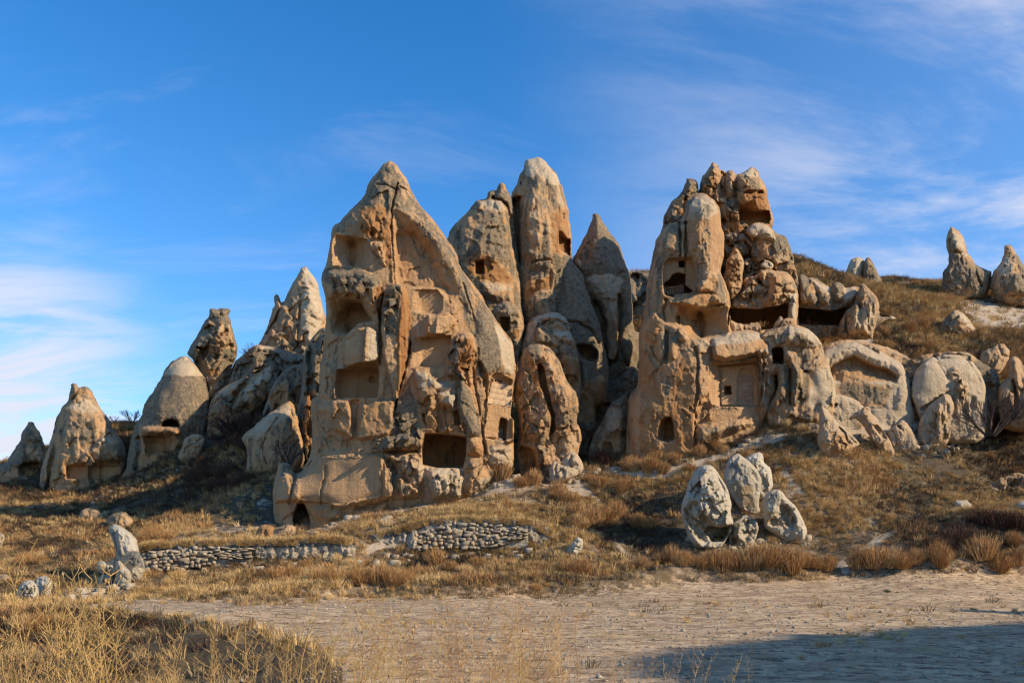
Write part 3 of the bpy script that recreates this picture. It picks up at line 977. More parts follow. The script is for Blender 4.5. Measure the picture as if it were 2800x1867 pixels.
    ('b', "C 920,890 1000,885 1180,890 1220,1010 1190,1160 1120,1180 1060,1060 980,980", 34, 26), ('v', "C 920,890 1180,890 1220,1010 1190,1160 1060,1060", 20, 20), ('c', "C 960,900 1180,890 1200,1000 1160,1140 1080,1080", (.5, 0, .5), 8),
    # square room, deep and dark
    ('p', "C 1183,850 1208,742 1350,740 1508,768 1502,900 1478,992 1300,990 1190,968", "C 1214,760 1500,778 1494,900 1474,984 1300,984 1196,962", 190, .5),
    ('c', "C 1150,960 1215,735 1190,760 1180,960", (-.2, .2, .4), 6),
    # pale lobe under the sill
    ('b', "C 1215,1010 1260,985 1480,995 1480,1100 1470,1215 1380,1215 1260,1215 1220,1120", 34, 26), ('c', "C 1170,980 1480,985 1480,1220 1220,1210 1190,1080", (-.1, 0, 1.1), 10),
    ('f', "C 1215,1050 1480,1050 1480,1215 1240,1215", 30, 16), ('v', "C 1220,1030 1450,1030 1440,1150 1230,1150", 16, 14),
    ('b', "C 1480,1000 1510,910 1600,920 1680,980 1720,1060 1660,1130 1550,1190 1480,1200", 34, 40), ('c', "C 1490,930 1600,920 1660,1000 1560,1060", (.5, .3, 0), 8), ('v', "C 1480,920 1640,930 1700,1080 1500,1190", 14, 26), ('c', "C 1560,1080 1700,1040 1700,1100 1540,1190", (-.2, .1, .8), 8),
    # broken middle between panels and square room
    ('b', "C 1120,300 1200,280 1290,330 1340,380 1420,400 1430,480 1420,560 1350,570 1200,580 1150,450", 24, 26), ('c', "C 1290,380 1420,370 1430,500 1380,580 1340,480 1290,430", (-.2, 0, 1.2), 6),
    ('c', "C 1130,300 1200,290 1290,370 1200,440 1150,400", (.25, 0, .7), 8),
    ('b', "C 1420,560 1430,330 1460,305 1490,330 1540,440 1580,600 1620,760 1530,780 1500,740", 30, 24), ('c', "C 1420,560 1430,330 1490,330 1580,600 1620,760 1530,780", (.85, 0, .1), 6),
    ('v', "C 1130,420 1420,420 1500,740 1210,740", 26, 30), ('c', "C 1180,600 1330,580 1360,700 1210,730", (.15, .45, 0), 8), ('c', "C 1375,590 1440,590 1490,740 1390,740", (.2, .6, 0), 6),
    ('t', "C 1335,570 1375,580 1385,720 1345,660", -.7, 0, 4), ('k', "C 1430,590 1460,680 1500,750", 4, 12), ('k', "C 1345,560 1355,640 1370,740", 3, 12),
    ('b', "C 1505,780 1590,760 1640,850 1610,910 1520,905", 22, 20), ('c', "C 1530,800 1600,780 1640,880 1600,910 1530,900", (.1, .6, .1), 5),
    # facade on the far right with its masonry and window
    ('k', "C 1600,250 1640,380 1650,500 1620,620 1620,760 1640,880", 9, 26), ('k', "C 1540,260 1570,430 1600,600 1610,740", 5, 16),
    ('P', "C 1690,318 1750,312 1838,355 1828,560 1836,640 1840,800 1700,800 1625,770 1630,600 1650,500 1665,400", "C 1695,345 1832,362 1826,560 1834,640 1836,790 1700,790 1640,765 1650,600 1668,480 1680,400", 16, 6),
    ('t', "C 1690,318 1838,355 1828,560 1840,800 1625,770 1650,500", -.50, 0, 3), ('c', "C 1640,310 1838,355 1840,810 1625,790 1650,500", (-.5, .25, .15), 4),
    ('p', "C 1722,795 1728,700 1742,640 1752,628 1790,640 1802,664 1786,800", "C 1740,790 1746,660 1758,642 1780,650 1785,795", 60, .3),
    ('p', "C 1686,356 1694,356 1694,372 1686,372", "C 1688,358 1692,358 1692,370 1688,370", 12, 0), ('p', "C 1706,359 1716,359 1716,375 1706,375", "C 1708,361 1714,361 1714,373 1708,373", 12, 0),
    ('p', "C 1726,362 1736,362 1736,379 1726,379", "C 1728,364 1734,364 1734,377 1728,377", 12, 0), ('p', "C 1746,365 1756,365 1756,383 1746,383", "C 1748,367 1754,367 1754,381 1748,381", 12, 0),
    ('b', "C 1640,870 1700,810 1840,820 1845,950 1820,1000 1720,1000 1660,950", 22, 30), ('l', "C 1650,860 1840,820 1845,980 1680,990", 12, 12), ('c', "C 1650,830 1845,820 1845,1000 1660,980", (.15, 0, .6), 10),
]
rock('main_spire', 'tallest cream and rust spire left of centre with open carved rooms stacked up its face', 58,
     "C 120,1480 130,1395 118,1160 150,1020 165,965 205,945 255,965 272,1030 300,1035 340,1000 388,905 405,760 390,600 395,500 450,480 455,250 480,200 478,0 B 460,1500 475,1400 500,1270 500,1100 465,960 470,900 500,850 530,700 540,600 560,560 600,545 620,510 700,430 770,370 800,270 860,190 920,120 955,98 990,115 1040,180 1080,240 1100,290 1125,350 1180,430 1260,520 1330,600 1370,670 1400,710 1440,780 1450,850 1530,950 1600,1040 1640,1120 1690,1200 1750,1290 1810,1360 1835,1420 1840,1480 C 1858,270 1855,330 1838,380 1832,520 1815,620 1845,660 1840,800 1845,960 1820,1000 1725,1060 1700,1100 1660,1150 1560,1300 1200,1420 800,1540 400,1600",
     150, MAIN_OPS, step=2.2, cat='rock spire', base=(0, .05, 0), crust=.28, facet=(6, 46), rough=.5, seed=3, flat=.34, edge=2.0)

# ---- far left
rock('rock_cone', 'small brown cone at the far left edge with a see-through cave', 92,
     "A -90,1330 0,1280 40,1265 80,1200 125,1130 125,1095 140,1060 165,1030 172,1012 208,1012 215,1040 240,1080 265,1130 276,1165 268,1250 262,1470 200,1560 -90,1560", 70,
     [('b', "A 125,1130 140,1060 170,1012 208,1012 265,1130 200,1150", 6, 12), ('c', "A 150,1180 250,1180 275,1240 200,1260", (-.2, 0, .8), 6),
      ('p', "A 105,1335 112,1280 150,1256 200,1268 252,1255 252,1372 165,1352", "A 150,1330 150,1290 200,1280 245,1275 245,1362 170,1345", 46, 1),
      ('p', "A -60,1510 -40,1450 60,1450 82,1475 60,1510", "A -50,1500 -30,1462 50,1462 60,1500", 60, 1), ('c', "A -60,1400 100,1290 140,1440 0,1480", (.2, .2, 0), 10)],
     cat='rock cone', crust=.65, facet=(9, 40), seed=11, holes=("A 196,1268 226,1265 222,1277 205,1279",))
rock('rock_cone', 'broad brown cone with a small bird-head knob and two square rooms at its foot', 88,
     "A 235,1500 240,1380 255,1280 290,1180 325,1080 345,1000 365,960 380,925 410,895 425,840 438,800 428,785 450,774 472,785 478,806 490,805 515,794 545,805 570,850 590,890 630,945 670,1000 690,1050 720,1090 760,1140 775,1200 775,1330 700,1500 500,1600 300,1600", 105,
     [('p', "A 476,800 488,806 470,850 440,890 420,900 450,850", "A 478,815 480,815 450,870 440,880 465,835", 24, 1),
      ('k', "A 345,1000 335,1180 310,1300 280,1470", 10, 34), ('b', "A 340,1100 420,900 560,900 680,1050 700,1090 600,1150 540,1280 400,1270 335,1300", 16, 40),
      ('P', "A 396,1365 400,1276 450,1272 532,1260 536,1366", "A 410,1362 412,1290 530,1282 532,1362", 34, 4),
      ('b', "A 560,1180 600,1100 650,1088 700,1095 750,1150 760,1200 740,1270 560,1276 545,1240", 22, 26), ('P', "A 540,1282 742,1274 746,1330 610,1378 540,1372", "A 552,1290 738,1282 740,1326 606,1370 552,1366", 22, 6),
      ('k', "A 630,1150 625,1240 615,1370", 5, 10), ('c', "A 340,1100 540,1150 530,1270 540,1420 300,1480", (.0, .25, 0), 14), ('c', "A 380,930 540,860 620,950 500,960", (.2, 0, .8), 8), ('c', "A 560,1180 640,1090 740,1130 640,1160", (.2, 0, .7), 6),
      ('c', "A 540,1280 746,1274 746,1340 600,1400", (-.1, .2, 0), 6), ('t', "A 335,1100 540,1100 540,1480 290,1480", -.05, .05, 20), ('k', "A 480,1380 475,1440", 4, 10)],
     cat='rock cone', crust=.55, facet=(10, 44), seed=12, flat=.4)
rock('rock_dome', 'bullet-shaped dome with a pale cap and an arched cave above a square room', 84,
     "A 700,1420 760,1340 790,1200 800,1110 850,1000 875,960 890,900 940,830 990,740 1010,690 1060,640 1120,612 1150,615 1180,650 1230,700 1265,760 1278,850 1285,1000 1275,1080 1200,1250 1050,1420", 120,
     [('c', "A 1010,720 1070,640 1140,612 1195,670 1235,725 1120,735", (-.3, 0, 1.2), 5), ('s', "A 900,900 1060,640 1150,615 1260,760 1270,960 1000,1000", 4),
      ('b', "A 855,1090 880,1035 985,1045 1105,1052 1108,1098 1000,1094", 26, 9), ('p', "A 985,1042 1003,1005 1050,994 1090,1008 1102,1046", "A 996,1040 1010,1012 1050,1002 1085,1014 1096,1040", 90, 1),
      ('P', "A 862,1096 1000,1096 1060,1100 1050,1210 882,1210 890,1150", "A 900,1105 1012,1102 1014,1206 900,1206", 40, 4), ('b', "A 1058,1080 1110,1050 1115,1150 1060,1210", 14, 10),
      ('p', "A 928,1142 932,1122 948,1118 960,1126 960,1142", "A 933,1140 936,1126 948,1122 955,1130 955,1140", 12, .2), ('p', "A 1040,1120 1050,1120 1050,1145 1040,1145", "A 1042,1122 1048,1122 1048,1143 1042,1143", 10, .2),
      ('c', "A 860,1040 1110,1050 1110,1210 860,1300 840,1200", (-.1, .45, 0), 7), ('k', "A 850,1110 855,1200 830,1300", 9, 20), ('c', "A 830,1110 862,1110 870,1200 840,1230", (1, 0, 0), 5)],
     cat='rock dome', crust=.75, facet=(7, 50), seed=13, flat=.42)
rock('rock_column', 'crusty leaning column with a flat knobbed top behind the bullet dome', 87,
     "A 1145,600 1155,570 1190,520 1215,470 1250,410 1280,365 1280,325 1300,317 1330,324 1345,322 1358,317 1400,320 1406,335 1395,360 1415,400 1430,470 1450,530 1452,590 1440,640 1415,690 1440,760 1470,900 1440,1100 1180,1100 1200,700 1180,640", 90,
     [('k', "A 1345,318 1350,360", 4, 20), ('b', "A 1280,325 1405,320 1400,365 1280,365", 10, 12), ('k', "A 1290,520 1240,600 1200,670", 6, 24), ('b', "A 1290,500 1330,480 1260,620 1200,665 1190,640", 16, 12), ('k', "A 1395,700 1420,620 1440,600", 8, 24),
      ('v', "A 1160,580 1280,370 1400,370 1440,560 1300,700", 20, 24), ('c', "A 1300,400 1420,420 1430,560 1330,560", (.35, 0, .4), 12), ('c', "A 1230,690 1300,680 1370,740 1290,860", (.2, .1, .3), 10)],
     cat='rock column', crust=.72, facet=(14, 36), seed=14)
rock('rock_cone', 'tall pale pointed cone with a thumb-like pinnacle on its left shoulder', 92,
     "A 1560,600 1580,540 1600,510 1640,430 1665,330 1690,300 1675,250 1690,232 1710,245 1720,290 1745,270 1770,210 1800,160 1830,110 1843,66 1856,72 1870,65 1900,95 1940,150 1960,230 1975,300 1985,345 2000,390 2016,420 2060,560 2060,760 1560,760", 110,
     [('p', "A 1722,285 1730,290 1690,400 1640,490 1600,530 1630,470 1690,370", "A 1722,300 1690,390 1640,475 1650,450 1700,360", 24, 1), ('c', "A 1850,70 1900,100 1950,170 1980,330 1960,480 1880,560 1840,400 1860,230 1870,120", (-.1, 0, .95), 7),
      ('b', "A 1840,230 1890,215 1950,250 1980,340 1960,480 1880,560 1835,400", 14, 22), ('p', "A 1845,195 1870,185 1900,205 1855,205", "A 1855,198 1870,190 1890,202 1860,202", 10, .5), ('k', "A 1840,300 1830,420 1820,560", 5, 14), ('v', "A 1640,430 1770,210 1840,300 1820,560 1600,560", 14, 30),
      ('b', "A 1955,360 1990,345 2000,390 1985,410", 10, 8), ('t', "A 1840,100 1960,160 2000,400 1860,560", -.15, 0, 14)],
     cat='rock cone', crust=.45, base=(0, 0, .3), facet=(10, 40), seed=15)
rock('rock_shoulder', 'dark crusted shoulder of rock carrying bushes below the tall pale cone', 84,
     "A 1400,770 1430,650 1500,590 1560,545 1620,545 1700,560 1780,590 1850,600 1950,640 2020,700 1990,1150 1700,1250 1600,1100 1500,1000 1380,900", 90,
     [('v', "A 1400,700 1560,560 1850,600 1900,900 1600,1000", 24, 40), ('c', "A 1560,545 1640,548 1700,575 1600,570", (-.2, 0, 1), 5), ('p', "A 1375,790 1400,700 1470,620 1430,700 1400,780", "A 1390,770 1410,710 1440,670 1420,720 1400,765", 40, 1),
      ('c', "A 1640,850 1780,700 1840,900 1700,980", (.1, .55, 0), 14)], cat='rock', crust=.85, facet=(16, 40), seed=16)
rock('boulder', 'pale split boulders heaped right of the bullet dome with an open carved panel', 81,
     "A 1262,1120 1270,970 1300,860 1400,780 1480,745 1540,725 1600,700 1660,652 1690,660 1670,740 1640,850 1620,900 1560,960 1480,1000 1420,1080 1360,1120", 60,
     [('k', "A 1540,725 1480,800 1430,880 1410,950", 7, 30), ('b', "A 1290,960 1310,870 1400,790 1500,760 1440,860 1400,950 1330,990", 10, 20), ('b', "A 1440,880 1540,760 1660,655 1660,740 1600,850 1500,930 1420,950", 18, 24),
      ('P', "A 1278,1080 1282,990 1350,988 1352,1082", "A 1290,1076 1292,1000 1346,998 1346,1078", 18, 4), ('c', "A 1270,985 1360,985 1360,1090 1270,1090", (-.2, .4, 0), 5), ('c', "A 1440,880 1660,655 1660,740 1500,860", (0, 0, .8), 8), ('c', "A 1300,870 1400,790 1500,760 1380,850", (.2, 0, .6), 6)],
     crust=.6, facet=(14, 40), seed=17)
rock('rock_wall', 'dark streaked rock wall in shade immediately left of the tallest spire', 70,
     "A 1850,760 1860,620 1880,540 1930,470 1985,430 2100,480 2120,1500 1900,1480 1880,1300 1850,1220 1820,1120 1830,950", 80,
     [('f', "A 1850,500 2100,480 2100,1400 1850,1400", 30, 16), ('c', "A 1870,850 1920,820 1940,1150 1870,1180", (.1, .8, 0), 8), ('v', "A 1850,700 2050,600 2050,1300 1850,1300", 22, 36)], cat='rock wall', crust=.95, facet=(12, 40), seed=18)
rock('rock_wall', 'grooved brown rock face behind the sloping slab and the thorny shrub', 76,
     "A 1600,1000 1640,850 1680,760 1760,680 1840,660 1900,700 1920,1300 1640,1320 1600,1200", 60,
     [('f', "A 1600,700 1900,680 1900,1200 1600,1200", 26, 22), ('c', "A 1640,850 1760,760 1760,940 1660,960", (.1, .7, 0), 10), ('b', "A 1720,900 1740,820 1800,760 1830,780 1790,880 1740,930", 20, 16)], cat='rock wall', crust=.7, facet=(18, 40), seed=19)
rock('rock_slab', 'smooth pale slab leaning up the slope just left of the tallest spire', 68,
     "A 1480,1120 1500,1080 1560,1040 1650,960 1740,900 1780,885 1812,920 1832,1050 1870,1200 1860,1300 1700,1380 1500,1330 1520,1210", 66,
     [('c', "A 1500,1100 1650,965 1780,890 1800,960 1600,1100", (.0, 0, .7), 10), ('k', "A 1780,950 1800,1000 1790,1060", 6, 10), ('k', "A 1700,990 1650,1060 1600,1180", 4, 8)], crust=.35, facet=(7, 60), rough=.8, seed=20)
rock('boulder', 'small rounded boulder below and right of the bullet dome room', 78,
     "A 1090,1230 1110,1180 1130,1120 1165,1098 1200,1090 1240,1100 1252,1130 1230,1190 1200,1260 1120,1270", 26, [('k', "A 1130,1180 1200,1150 1240,1110", 3, 8)], crust=.3, base=(0, 0, .4), facet=(6, 24), seed=21, step=2.5)

# ---- middle cluster
rock('rock_spire', 'wide crusted spire with one square window and twin nipples on top', 69,
     "D -40,1000 40,830 85,790 90,740 130,680 200,610 260,550 310,480 340,462 408,455 430,390 460,372 490,378 505,340 520,318 545,315 565,330 580,370 610,410 628,440 640,620 660,880 700,1100 715,1300 730,1700 500,1900 200,1700 0,1400", 120,
     [('p', "D 408,456 490,380 505,420 470,452", "D 430,450 480,400 490,420 470,448", 16, 1), ('b', "D 462,450 510,335 545,318 610,410 640,620 600,600 560,500", -10, 12), ('k', "D 470,452 540,462 590,520 610,640 650,860 690,1060", 6, 30),
      ('b', "D 90,740 310,480 540,470 600,600 640,800 660,980 560,1000 300,960 160,1000", 16, 50),
      ('p', "D 305,1098 308,975 388,972 392,1020 380,1100", "D 334,1092 336,1000 386,996 384,1094", 56, .3), ('c', "D 250,960 420,930 520,1010 640,1150 620,1180 330,1150 240,1080", (-.2, .8, 0), 10), ('c', "D 340,470 530,465 600,560 480,560 350,520", (.2, 0, .7), 8),
      ('b', "D 330,1180 360,1150 450,1155 560,1180 640,1190 690,1320 640,1400 480,1330 380,1300", 18, 26), ('c', "D 350,1160 620,1190 640,1250 450,1260", (.1, 0, .6), 8), ('c', "D 160,620 320,500 320,700 200,800", (.25, .3, .2), 14)],
     cat='rock spire', crust=.66, facet=(7, 44), seed=31, flat=.42)
rock('rock_spire', 'tallest rounded grey spire of the middle group with a pale cap', 72,
     "D 622,415 650,370 680,300 688,240 720,200 748,120 800,100 855,90 900,120 960,180 1000,220 1030,280 1060,350 1080,430 1100,520 1115,600 1135,720 1142,950 1150,1050 1120,1300 1100,1700 720,1800 640,1300 600,1000 590,800 600,600 610,500", 140,
     [('c', "D 748,120 800,100 855,90 960,180 1030,280 1020,330 930,310 850,235 790,260 740,230", (-.6, 0, 1.3), 5), ('p', "D 625,425 690,430 710,460 706,560 690,640 698,860 700,1000 712,1200 690,1000 650,760", "D 650,460 690,470 690,640 688,860 696,1000 680,900 665,700", 60, 3),
      ('b', "D 640,400 700,240 730,250 715,440 640,420", 14, 14), ('p', "D 700,330 708,270 716,275 712,340", "D 703,325 708,285 712,290 708,330", 14, .5), ('p', "D 665,425 715,425 718,455 690,460", "D 680,430 712,432 712,450 690,452", 30, .5),
      ('k', "D 800,1003 850,985 960,972", 5, 14), ('k', "D 962,980 962,1100 960,1230", 4, 9), ('b', "D 700,640 760,260 900,240 940,420 960,700 980,960 960,1060 800,1060 710,1000", 22, 60),
      ('p', "D 1014,735 1020,715 1060,725 1095,790 1125,790 1128,945 1050,915 1022,885", "D 1040,760 1080,790 1120,800 1120,930 1060,900 1035,870", 60, 1), ('c', "D 950,560 1110,520 1140,900 1030,930 970,900", (-.1, .6, 0), 12),
      ('c', "D 770,1180 960,1100 960,1230 850,1240 750,1330 740,1300", (0, .75, 0), 8), ('p', "D 1062,570 1076,570 1076,625 1064,625", "D 1065,575 1073,575 1073,620 1067,620", 16, .3),
      ('t', "D 940,200 1100,520 1140,940 1000,900 960,500", -.12, 0, 20), ('f', "D 720,460 940,420 980,950 710,1000", 12, 22), ('c', "D 790,400 850,400 860,760 810,900 780,700", (.2, 0, .5), 10), ('c', "D 1000,330 1060,350 1100,520 1000,520", (.3, 0, .5), 10),
      ('b', "D 740,1568 750,1330 800,1260 900,1230 1000,1235 1060,1300 1090,1400 1090,1600", 22, 40)],
     cat='rock spire', crust=.66, facet=(6, 50), seed=32, flat=.4)
rock('rock_lobe', 'long grey lobe sloping down right from the pale-capped spire with a small dark cave', 70,
     "D 985,890 1060,925 1150,990 1230,1090 1260,1200 1310,1340 1380,1500 E 1000,400 1035,560 1038,700 1010,820 950,880 935,900 938,1040 890,1170 860,1300 700,1300 640,1000 640,700 600,300 600,50 640,-50", 90,
     [('c', "D 990,890 1055,930 1085,1060 1040,1060 1000,1000", (-.4, 0, 1.2), 5), ('k', "E 720,225 800,235 900,290 960,390", 5, 18), ('p', "E 778,405 830,395 900,405 950,450 960,520 900,545 850,530 815,510 800,480", "E 812,420 900,422 940,465 945,510 895,530 850,515 822,490", 70, 1),
      ('b', "E 812,540 850,532 885,570 895,640 890,760 830,760", 24, 18), ('s', "D 1060,940 1240,1100 1330,1400 1100,1400", 3), ('c', "E 830,700 1000,650 1020,800 900,1000 820,1000", (.2, .3, .2), 12), ('b', "E 900,650 1020,660 1020,760 940,860 880,760", 14, 20)],
     crust=.85, facet=(5, 50), seed=33)
rock('rock_cone', 'sharp dark cone on the right of the middle group with a pale sunlit bib', 76,
     "D 1140,965 1200,880 1250,780 1290,690 1320,620 1324,584 1340,574 1368,576 1378,590 1400,640 1450,710 1500,780 1550,850 1580,940 1600,1020 1640,1120 1655,1250 1665,1568 E 1300,320 1262,600 1220,740 1180,900 1100,1000 1000,1060 920,1060 900,900 1000,700 960,300 D 1280,1400 1220,1200 1150,1050", 130,
     [('k', "D 1300,700 1290,820 1240,900 1210,980", 6, 14), ('p', "D 1240,940 1300,780 1320,860 1290,980 1260,1000", "D 1260,940 1300,850 1300,900 1275,980", 16, 3), ('b', "D 1250,1160 1340,1095 1500,1100 1575,1160 1560,1300 1530,1420 1520,1568 1450,1568 1440,1400 1380,1290 1290,1260", 10, 30),
      ('c', "D 1250,1150 1340,1100 1500,1100 1572,1150 1540,1270 1520,1420 1515,1600 1450,1600 1440,1400 1380,1290 1280,1250", (-.5, .1, 1.0), 6), ('c', "E 1040,100 1090,140 1110,400 1080,520 1040,500 1050,300", (0, .4, .5), 7),  # pale bib: the sunlit patch is painted into the stone colour
      ('k', "D 1340,1330 1420,1500 E 1020,470 1040,560", 8, 30), ('k', "D 1540,1280 1560,1500 E 1120,400 1180,560", 8, 26), ('p', "E 1000,440 1010,420 1050,520 1090,520 1120,420 1130,440 1100,560 1040,560", "E 1010,450 1050,535 1095,530 1120,460 1095,545 1045,545", 24, 1),
      ('b', "D 1165,1010 1180,960 1215,965 1225,1060 1190,1040", 18, 12), ('c', "D 1170,960 1220,965 1225,1050 1180,1030", (0, 0, .9), 5), ('b', "E 1130,480 1200,340 1235,400 1225,520 1170,640", 24, 20), ('f', "D 1400,1300 1660,1150 1660,1568 1400,1568", 16, 20)],
     cat='rock cone', crust=.92, facet=(6, 50), seed=34, flat=.42)
rock('rock_lobe', 'shaded grey rock foot filling the gap between the middle spires and the right tower', 73,
     "E 760,560 850,600 940,640 1040,700 1130,640 1230,560 1300,640 1290,760 1240,900 1180,1000 1100,1100 1000,1200 960,1300 900,1420 740,1420 740,900", 50,
     [('f', "E 760,560 1300,560 1200,1300 760,1400", 24, 30), ('v', "E 760,560 1300,560 1200,1300 760,1400", 18, 50), ('p', "E 930,900 1000,850 1060,850 1040,930 960,1010 925,1000", "E 945,910 1000,870 1040,865 1020,920 955,990 940,980", 30, 2), ('c', "E 820,780 1020,760 1000,880 900,1050 820,1000", (.3, .2, .4), 14)],
     crust=.75, facet=(9, 50), flat=.2, seed=190, step=3)
rock('cliff', 'grassy earth cliff seen in the gap between the dark cone and the right tower', 92,
     "D 1560,1100 1610,1078 1650,1065 1730,1075 1810,1085 1900,1060 1960,1100 1960,1568 1900,2400 1400,2400 1450,1900 1560,1568", 60, [('v', "D 1600,1080 1850,1080 1850,2000 1500,2000", 30, 30)], crust=1.1, facet=(10, 40), seed=35, step=4)
rock('rock_dome', 'small grey dome with a single square window nestled beside the tallest spire', 64,
     "E 120,148 165,90 230,64 300,75 345,115 368,180 382,250 365,340 350,440 330,560 300,560 285,450 265,350 215,300 190,240 150,200", 46,
     [('p', "E 190,190 268,188 273,290 250,306 205,286", "E 206,196 262,194 266,286 248,298 214,280", 50, .3), ('c', "E 262,300 350,280 350,340 280,370", (-.1, .8, .1), 6), ('b', "E 160,110 230,64 340,115 360,200 300,180 180,170 140,180", 8, 14)],
     cat='rock dome', crust=.55, base=(0, 0, .3), facet=(5, 30), seed=36, step=2.2)
rock('boulder', 'domed boulder stack with a pale sunlit brow in the middle of the scene', 65,
     "E 335,480 345,440 385,330 395,260 440,195 500,170 570,150 640,148 700,185 735,260 742,310 775,370 785,440 805,520 822,640 824,760 810,950 700,1000 400,1000 330,700", 84,
     [('c', "E 380,350 400,260 500,175 640,150 700,190 720,240 600,215 500,200 470,260 420,380", (-.4, 0, 1.2), 5), ('b', "E 450,310 490,270 540,290 590,310 660,293 740,310 775,370 785,440 760,430 680,380 640,440 560,400 470,400", 20, 16),
      ('k', "E 480,275 560,215 650,220 735,265", 5, 16), ('c', "E 600,310 650,295 740,310 770,360 700,380 660,350", (-.2, 0, 1), 5), ('b', "E 640,400 690,375 750,410 770,500 800,520 820,640 720,740 690,600 660,520", 20, 26), ('c', "E 680,500 800,520 822,640 800,760 730,740 690,620", (-.2, .8, 0), 7),
      ('p', "E 430,520 520,500 540,560 560,700 520,680 490,600", "E 480,540 520,540 530,600 545,680 520,640 500,580", 20, 1)], crust=.6, facet=(8, 40), seed=37, step=2.5, flat=.42)
rock('boulder', 'twisted front boulder with a long rust-brown groove in the middle foreground of the cliffs', 60,
     "E 296,760 320,640 350,540 370,450 410,408 480,395 540,403 590,440 630,500 670,560 700,660 750,730 790,780 806,900 790,1010 820,1060 826,1150 805,1230 780,1400 700,1480 400,1480 330,1380 325,1200 345,1100 335,950 300,850", 90,
     [('p', "E 490,640 478,560 510,540 545,600 560,720 600,880 622,960 632,1070 600,1110 568,1190 578,1060 590,980 575,900 530,790 500,740", "E 500,640 500,570 520,570 560,740 590,880 615,980 610,1060 595,1080 600,980 560,850 520,740", 46, 2),
      ('c', "E 440,560 510,540 545,600 560,720 600,880 622,960 632,1070 570,1180 590,980 520,790 460,700", (-.4, .8, 0), 6), ('b', "E 380,440 480,395 590,440 630,500 620,620 600,700 550,700 540,590 500,540 420,560", 22, 30),
      ('b', "E 550,720 700,700 790,790 800,1000 640,1070 630,960 600,850", 24, 40), ('b', "E 340,960 400,900 500,920 580,900 585,1000 570,1180 500,1180 360,1120", 22, 40), ('k', "E 350,920 420,860 480,800", 5, 14), ('k', "E 640,1070 720,1060 800,1010", 4, 14),
      ('p', "E 328,1250 350,1190 430,1208 470,1280 492,1400 350,1420", "E 345,1250 365,1205 425,1220 455,1290 470,1380 365,1390", 36, 1), ('c', "E 328,1250 350,1190 430,1208 480,1330 492,1400 350,1420", (-.3, .4, .2), 6),
      ('c', "E 560,1180 640,1080 820,1060 826,1180 700,1330 560,1380", (.0, .15, .45), 12), ('c', "E 540,620 610,520 610,700 560,710", (0, .25, .5), 7), ('v', "E 340,950 800,760 820,1180 500,1390 340,1300", 22, 40), ('b', "E 430,1160 520,1180 560,1300 500,1400", 16, 16), ('t', "E 560,420 800,780 820,1200 560,1200", -.10, 0, 20)],
     crust=.55, facet=(9, 40), seed=38, step=2.2, flat=.42)
rock('boulder', 'pale angular boulder resting on another at the foot of the grooved rock', 57.0,
     "E 660,1335 668,1315 700,1280 740,1240 770,1238 800,1265 822,1300 842,1350 838,1390 800,1420 700,1410", 26, [('k', "E 745,1270 735,1320 750,1370", 3, 8)], crust=.05, base=(0, 0, .7), facet=(8, 30), seed=39, step=1.8, edge=1)
rock('boulder', 'pale wedge-shaped boulder lying beside the path under the angular one', 56.5,
     "E 575,1400 585,1350 610,1310 640,1320 672,1345 720,1352 775,1365 806,1385 800,1420 720,1460 640,1490 580,1480", 24, [('t', "E 580,1400 620,1310 640,1330 620,1380 640,1465 590,1450", .4, 0, 4), ('k', "E 635,1330 620,1380 640,1440", 4, 9)], crust=.05, base=(0, 0, .7), facet=(9, 30), seed=40, step=1.8, edge=1)
rock('boulder', 'small square pale block in rusty grass at the foot of the cliffs', 55.0, "E 310,1480 310,1412 350,1408 356,1450 352,1480", 12, [], crust=0, base=(0, 0, .6), facet=(3, 20), seed=41, step=1.6, edge=.8, rough=.5, flat=.3)
rock('boulder', 'small pinkish half-buried stone right of the square pale block', 54.5, "E 438,1470 445,1445 470,1440 492,1448 497,1480 450,1500", 10, [], crust=0, base=(0, .1, .5), facet=(3, 20), seed=42, step=1.6, edge=.8, rough=.5)
rock('rock_lobe', 'low grey lobe with an arched niche at the foot of the right tower', 64,
     "E 880,1260 895,1190 920,1100 980,1020 1010,960 1025,900 1090,830 1150,795 1195,780 1200,1300 1180,1400 900,1400", 60,
     [('k', "E 1000,1010 960,1100 940,1200", 4, 14), ('b', "E 960,1200 980,1100 1030,960 1170,880 1170,1130 1060,1140 1000,1150", 14, 20), ('l', "E 1050,1090 1180,1080 1180,1130 1060,1130", 16, 7), ('P', "E 985,1268 988,1190 1018,1156 1055,1160 1072,1195 1072,1272", "E 998,1262 1000,1195 1022,1170 1050,1172 1066,1200 1066,1266", 26, 0),
      ('c', "E 940,1150 1090,1140 1110,1300 940,1300", (-.1, .3, .2), 6), ('b', "E 1080,1140 1180,1130 1170,1300 1090,1280", 10, 14), ('c', "E 1030,900 1180,880 1180,1060 1000,1080", (.3, 0, .6), 10)], crust=.5, facet=(7, 34), seed=43, step=2.5)
rock('rock_pillar', 'narrow upright slab split off the left edge of the right tower', 61.5,
     "E 1180,1420 1183,1100 1185,870 1192,810 1230,760 1262,740 1290,700 1300,1000 1290,1420", 40, [('k', "E 1255,860 1240,1050 1225,1200 1215,1330", 5, 16), ('c', "E 1190,820 1250,760 1240,1000 1190,1000", (.4, 0, .2), 8)], cat='rock slab', crust=.4, facet=(5, 30), seed=44, step=2.5)

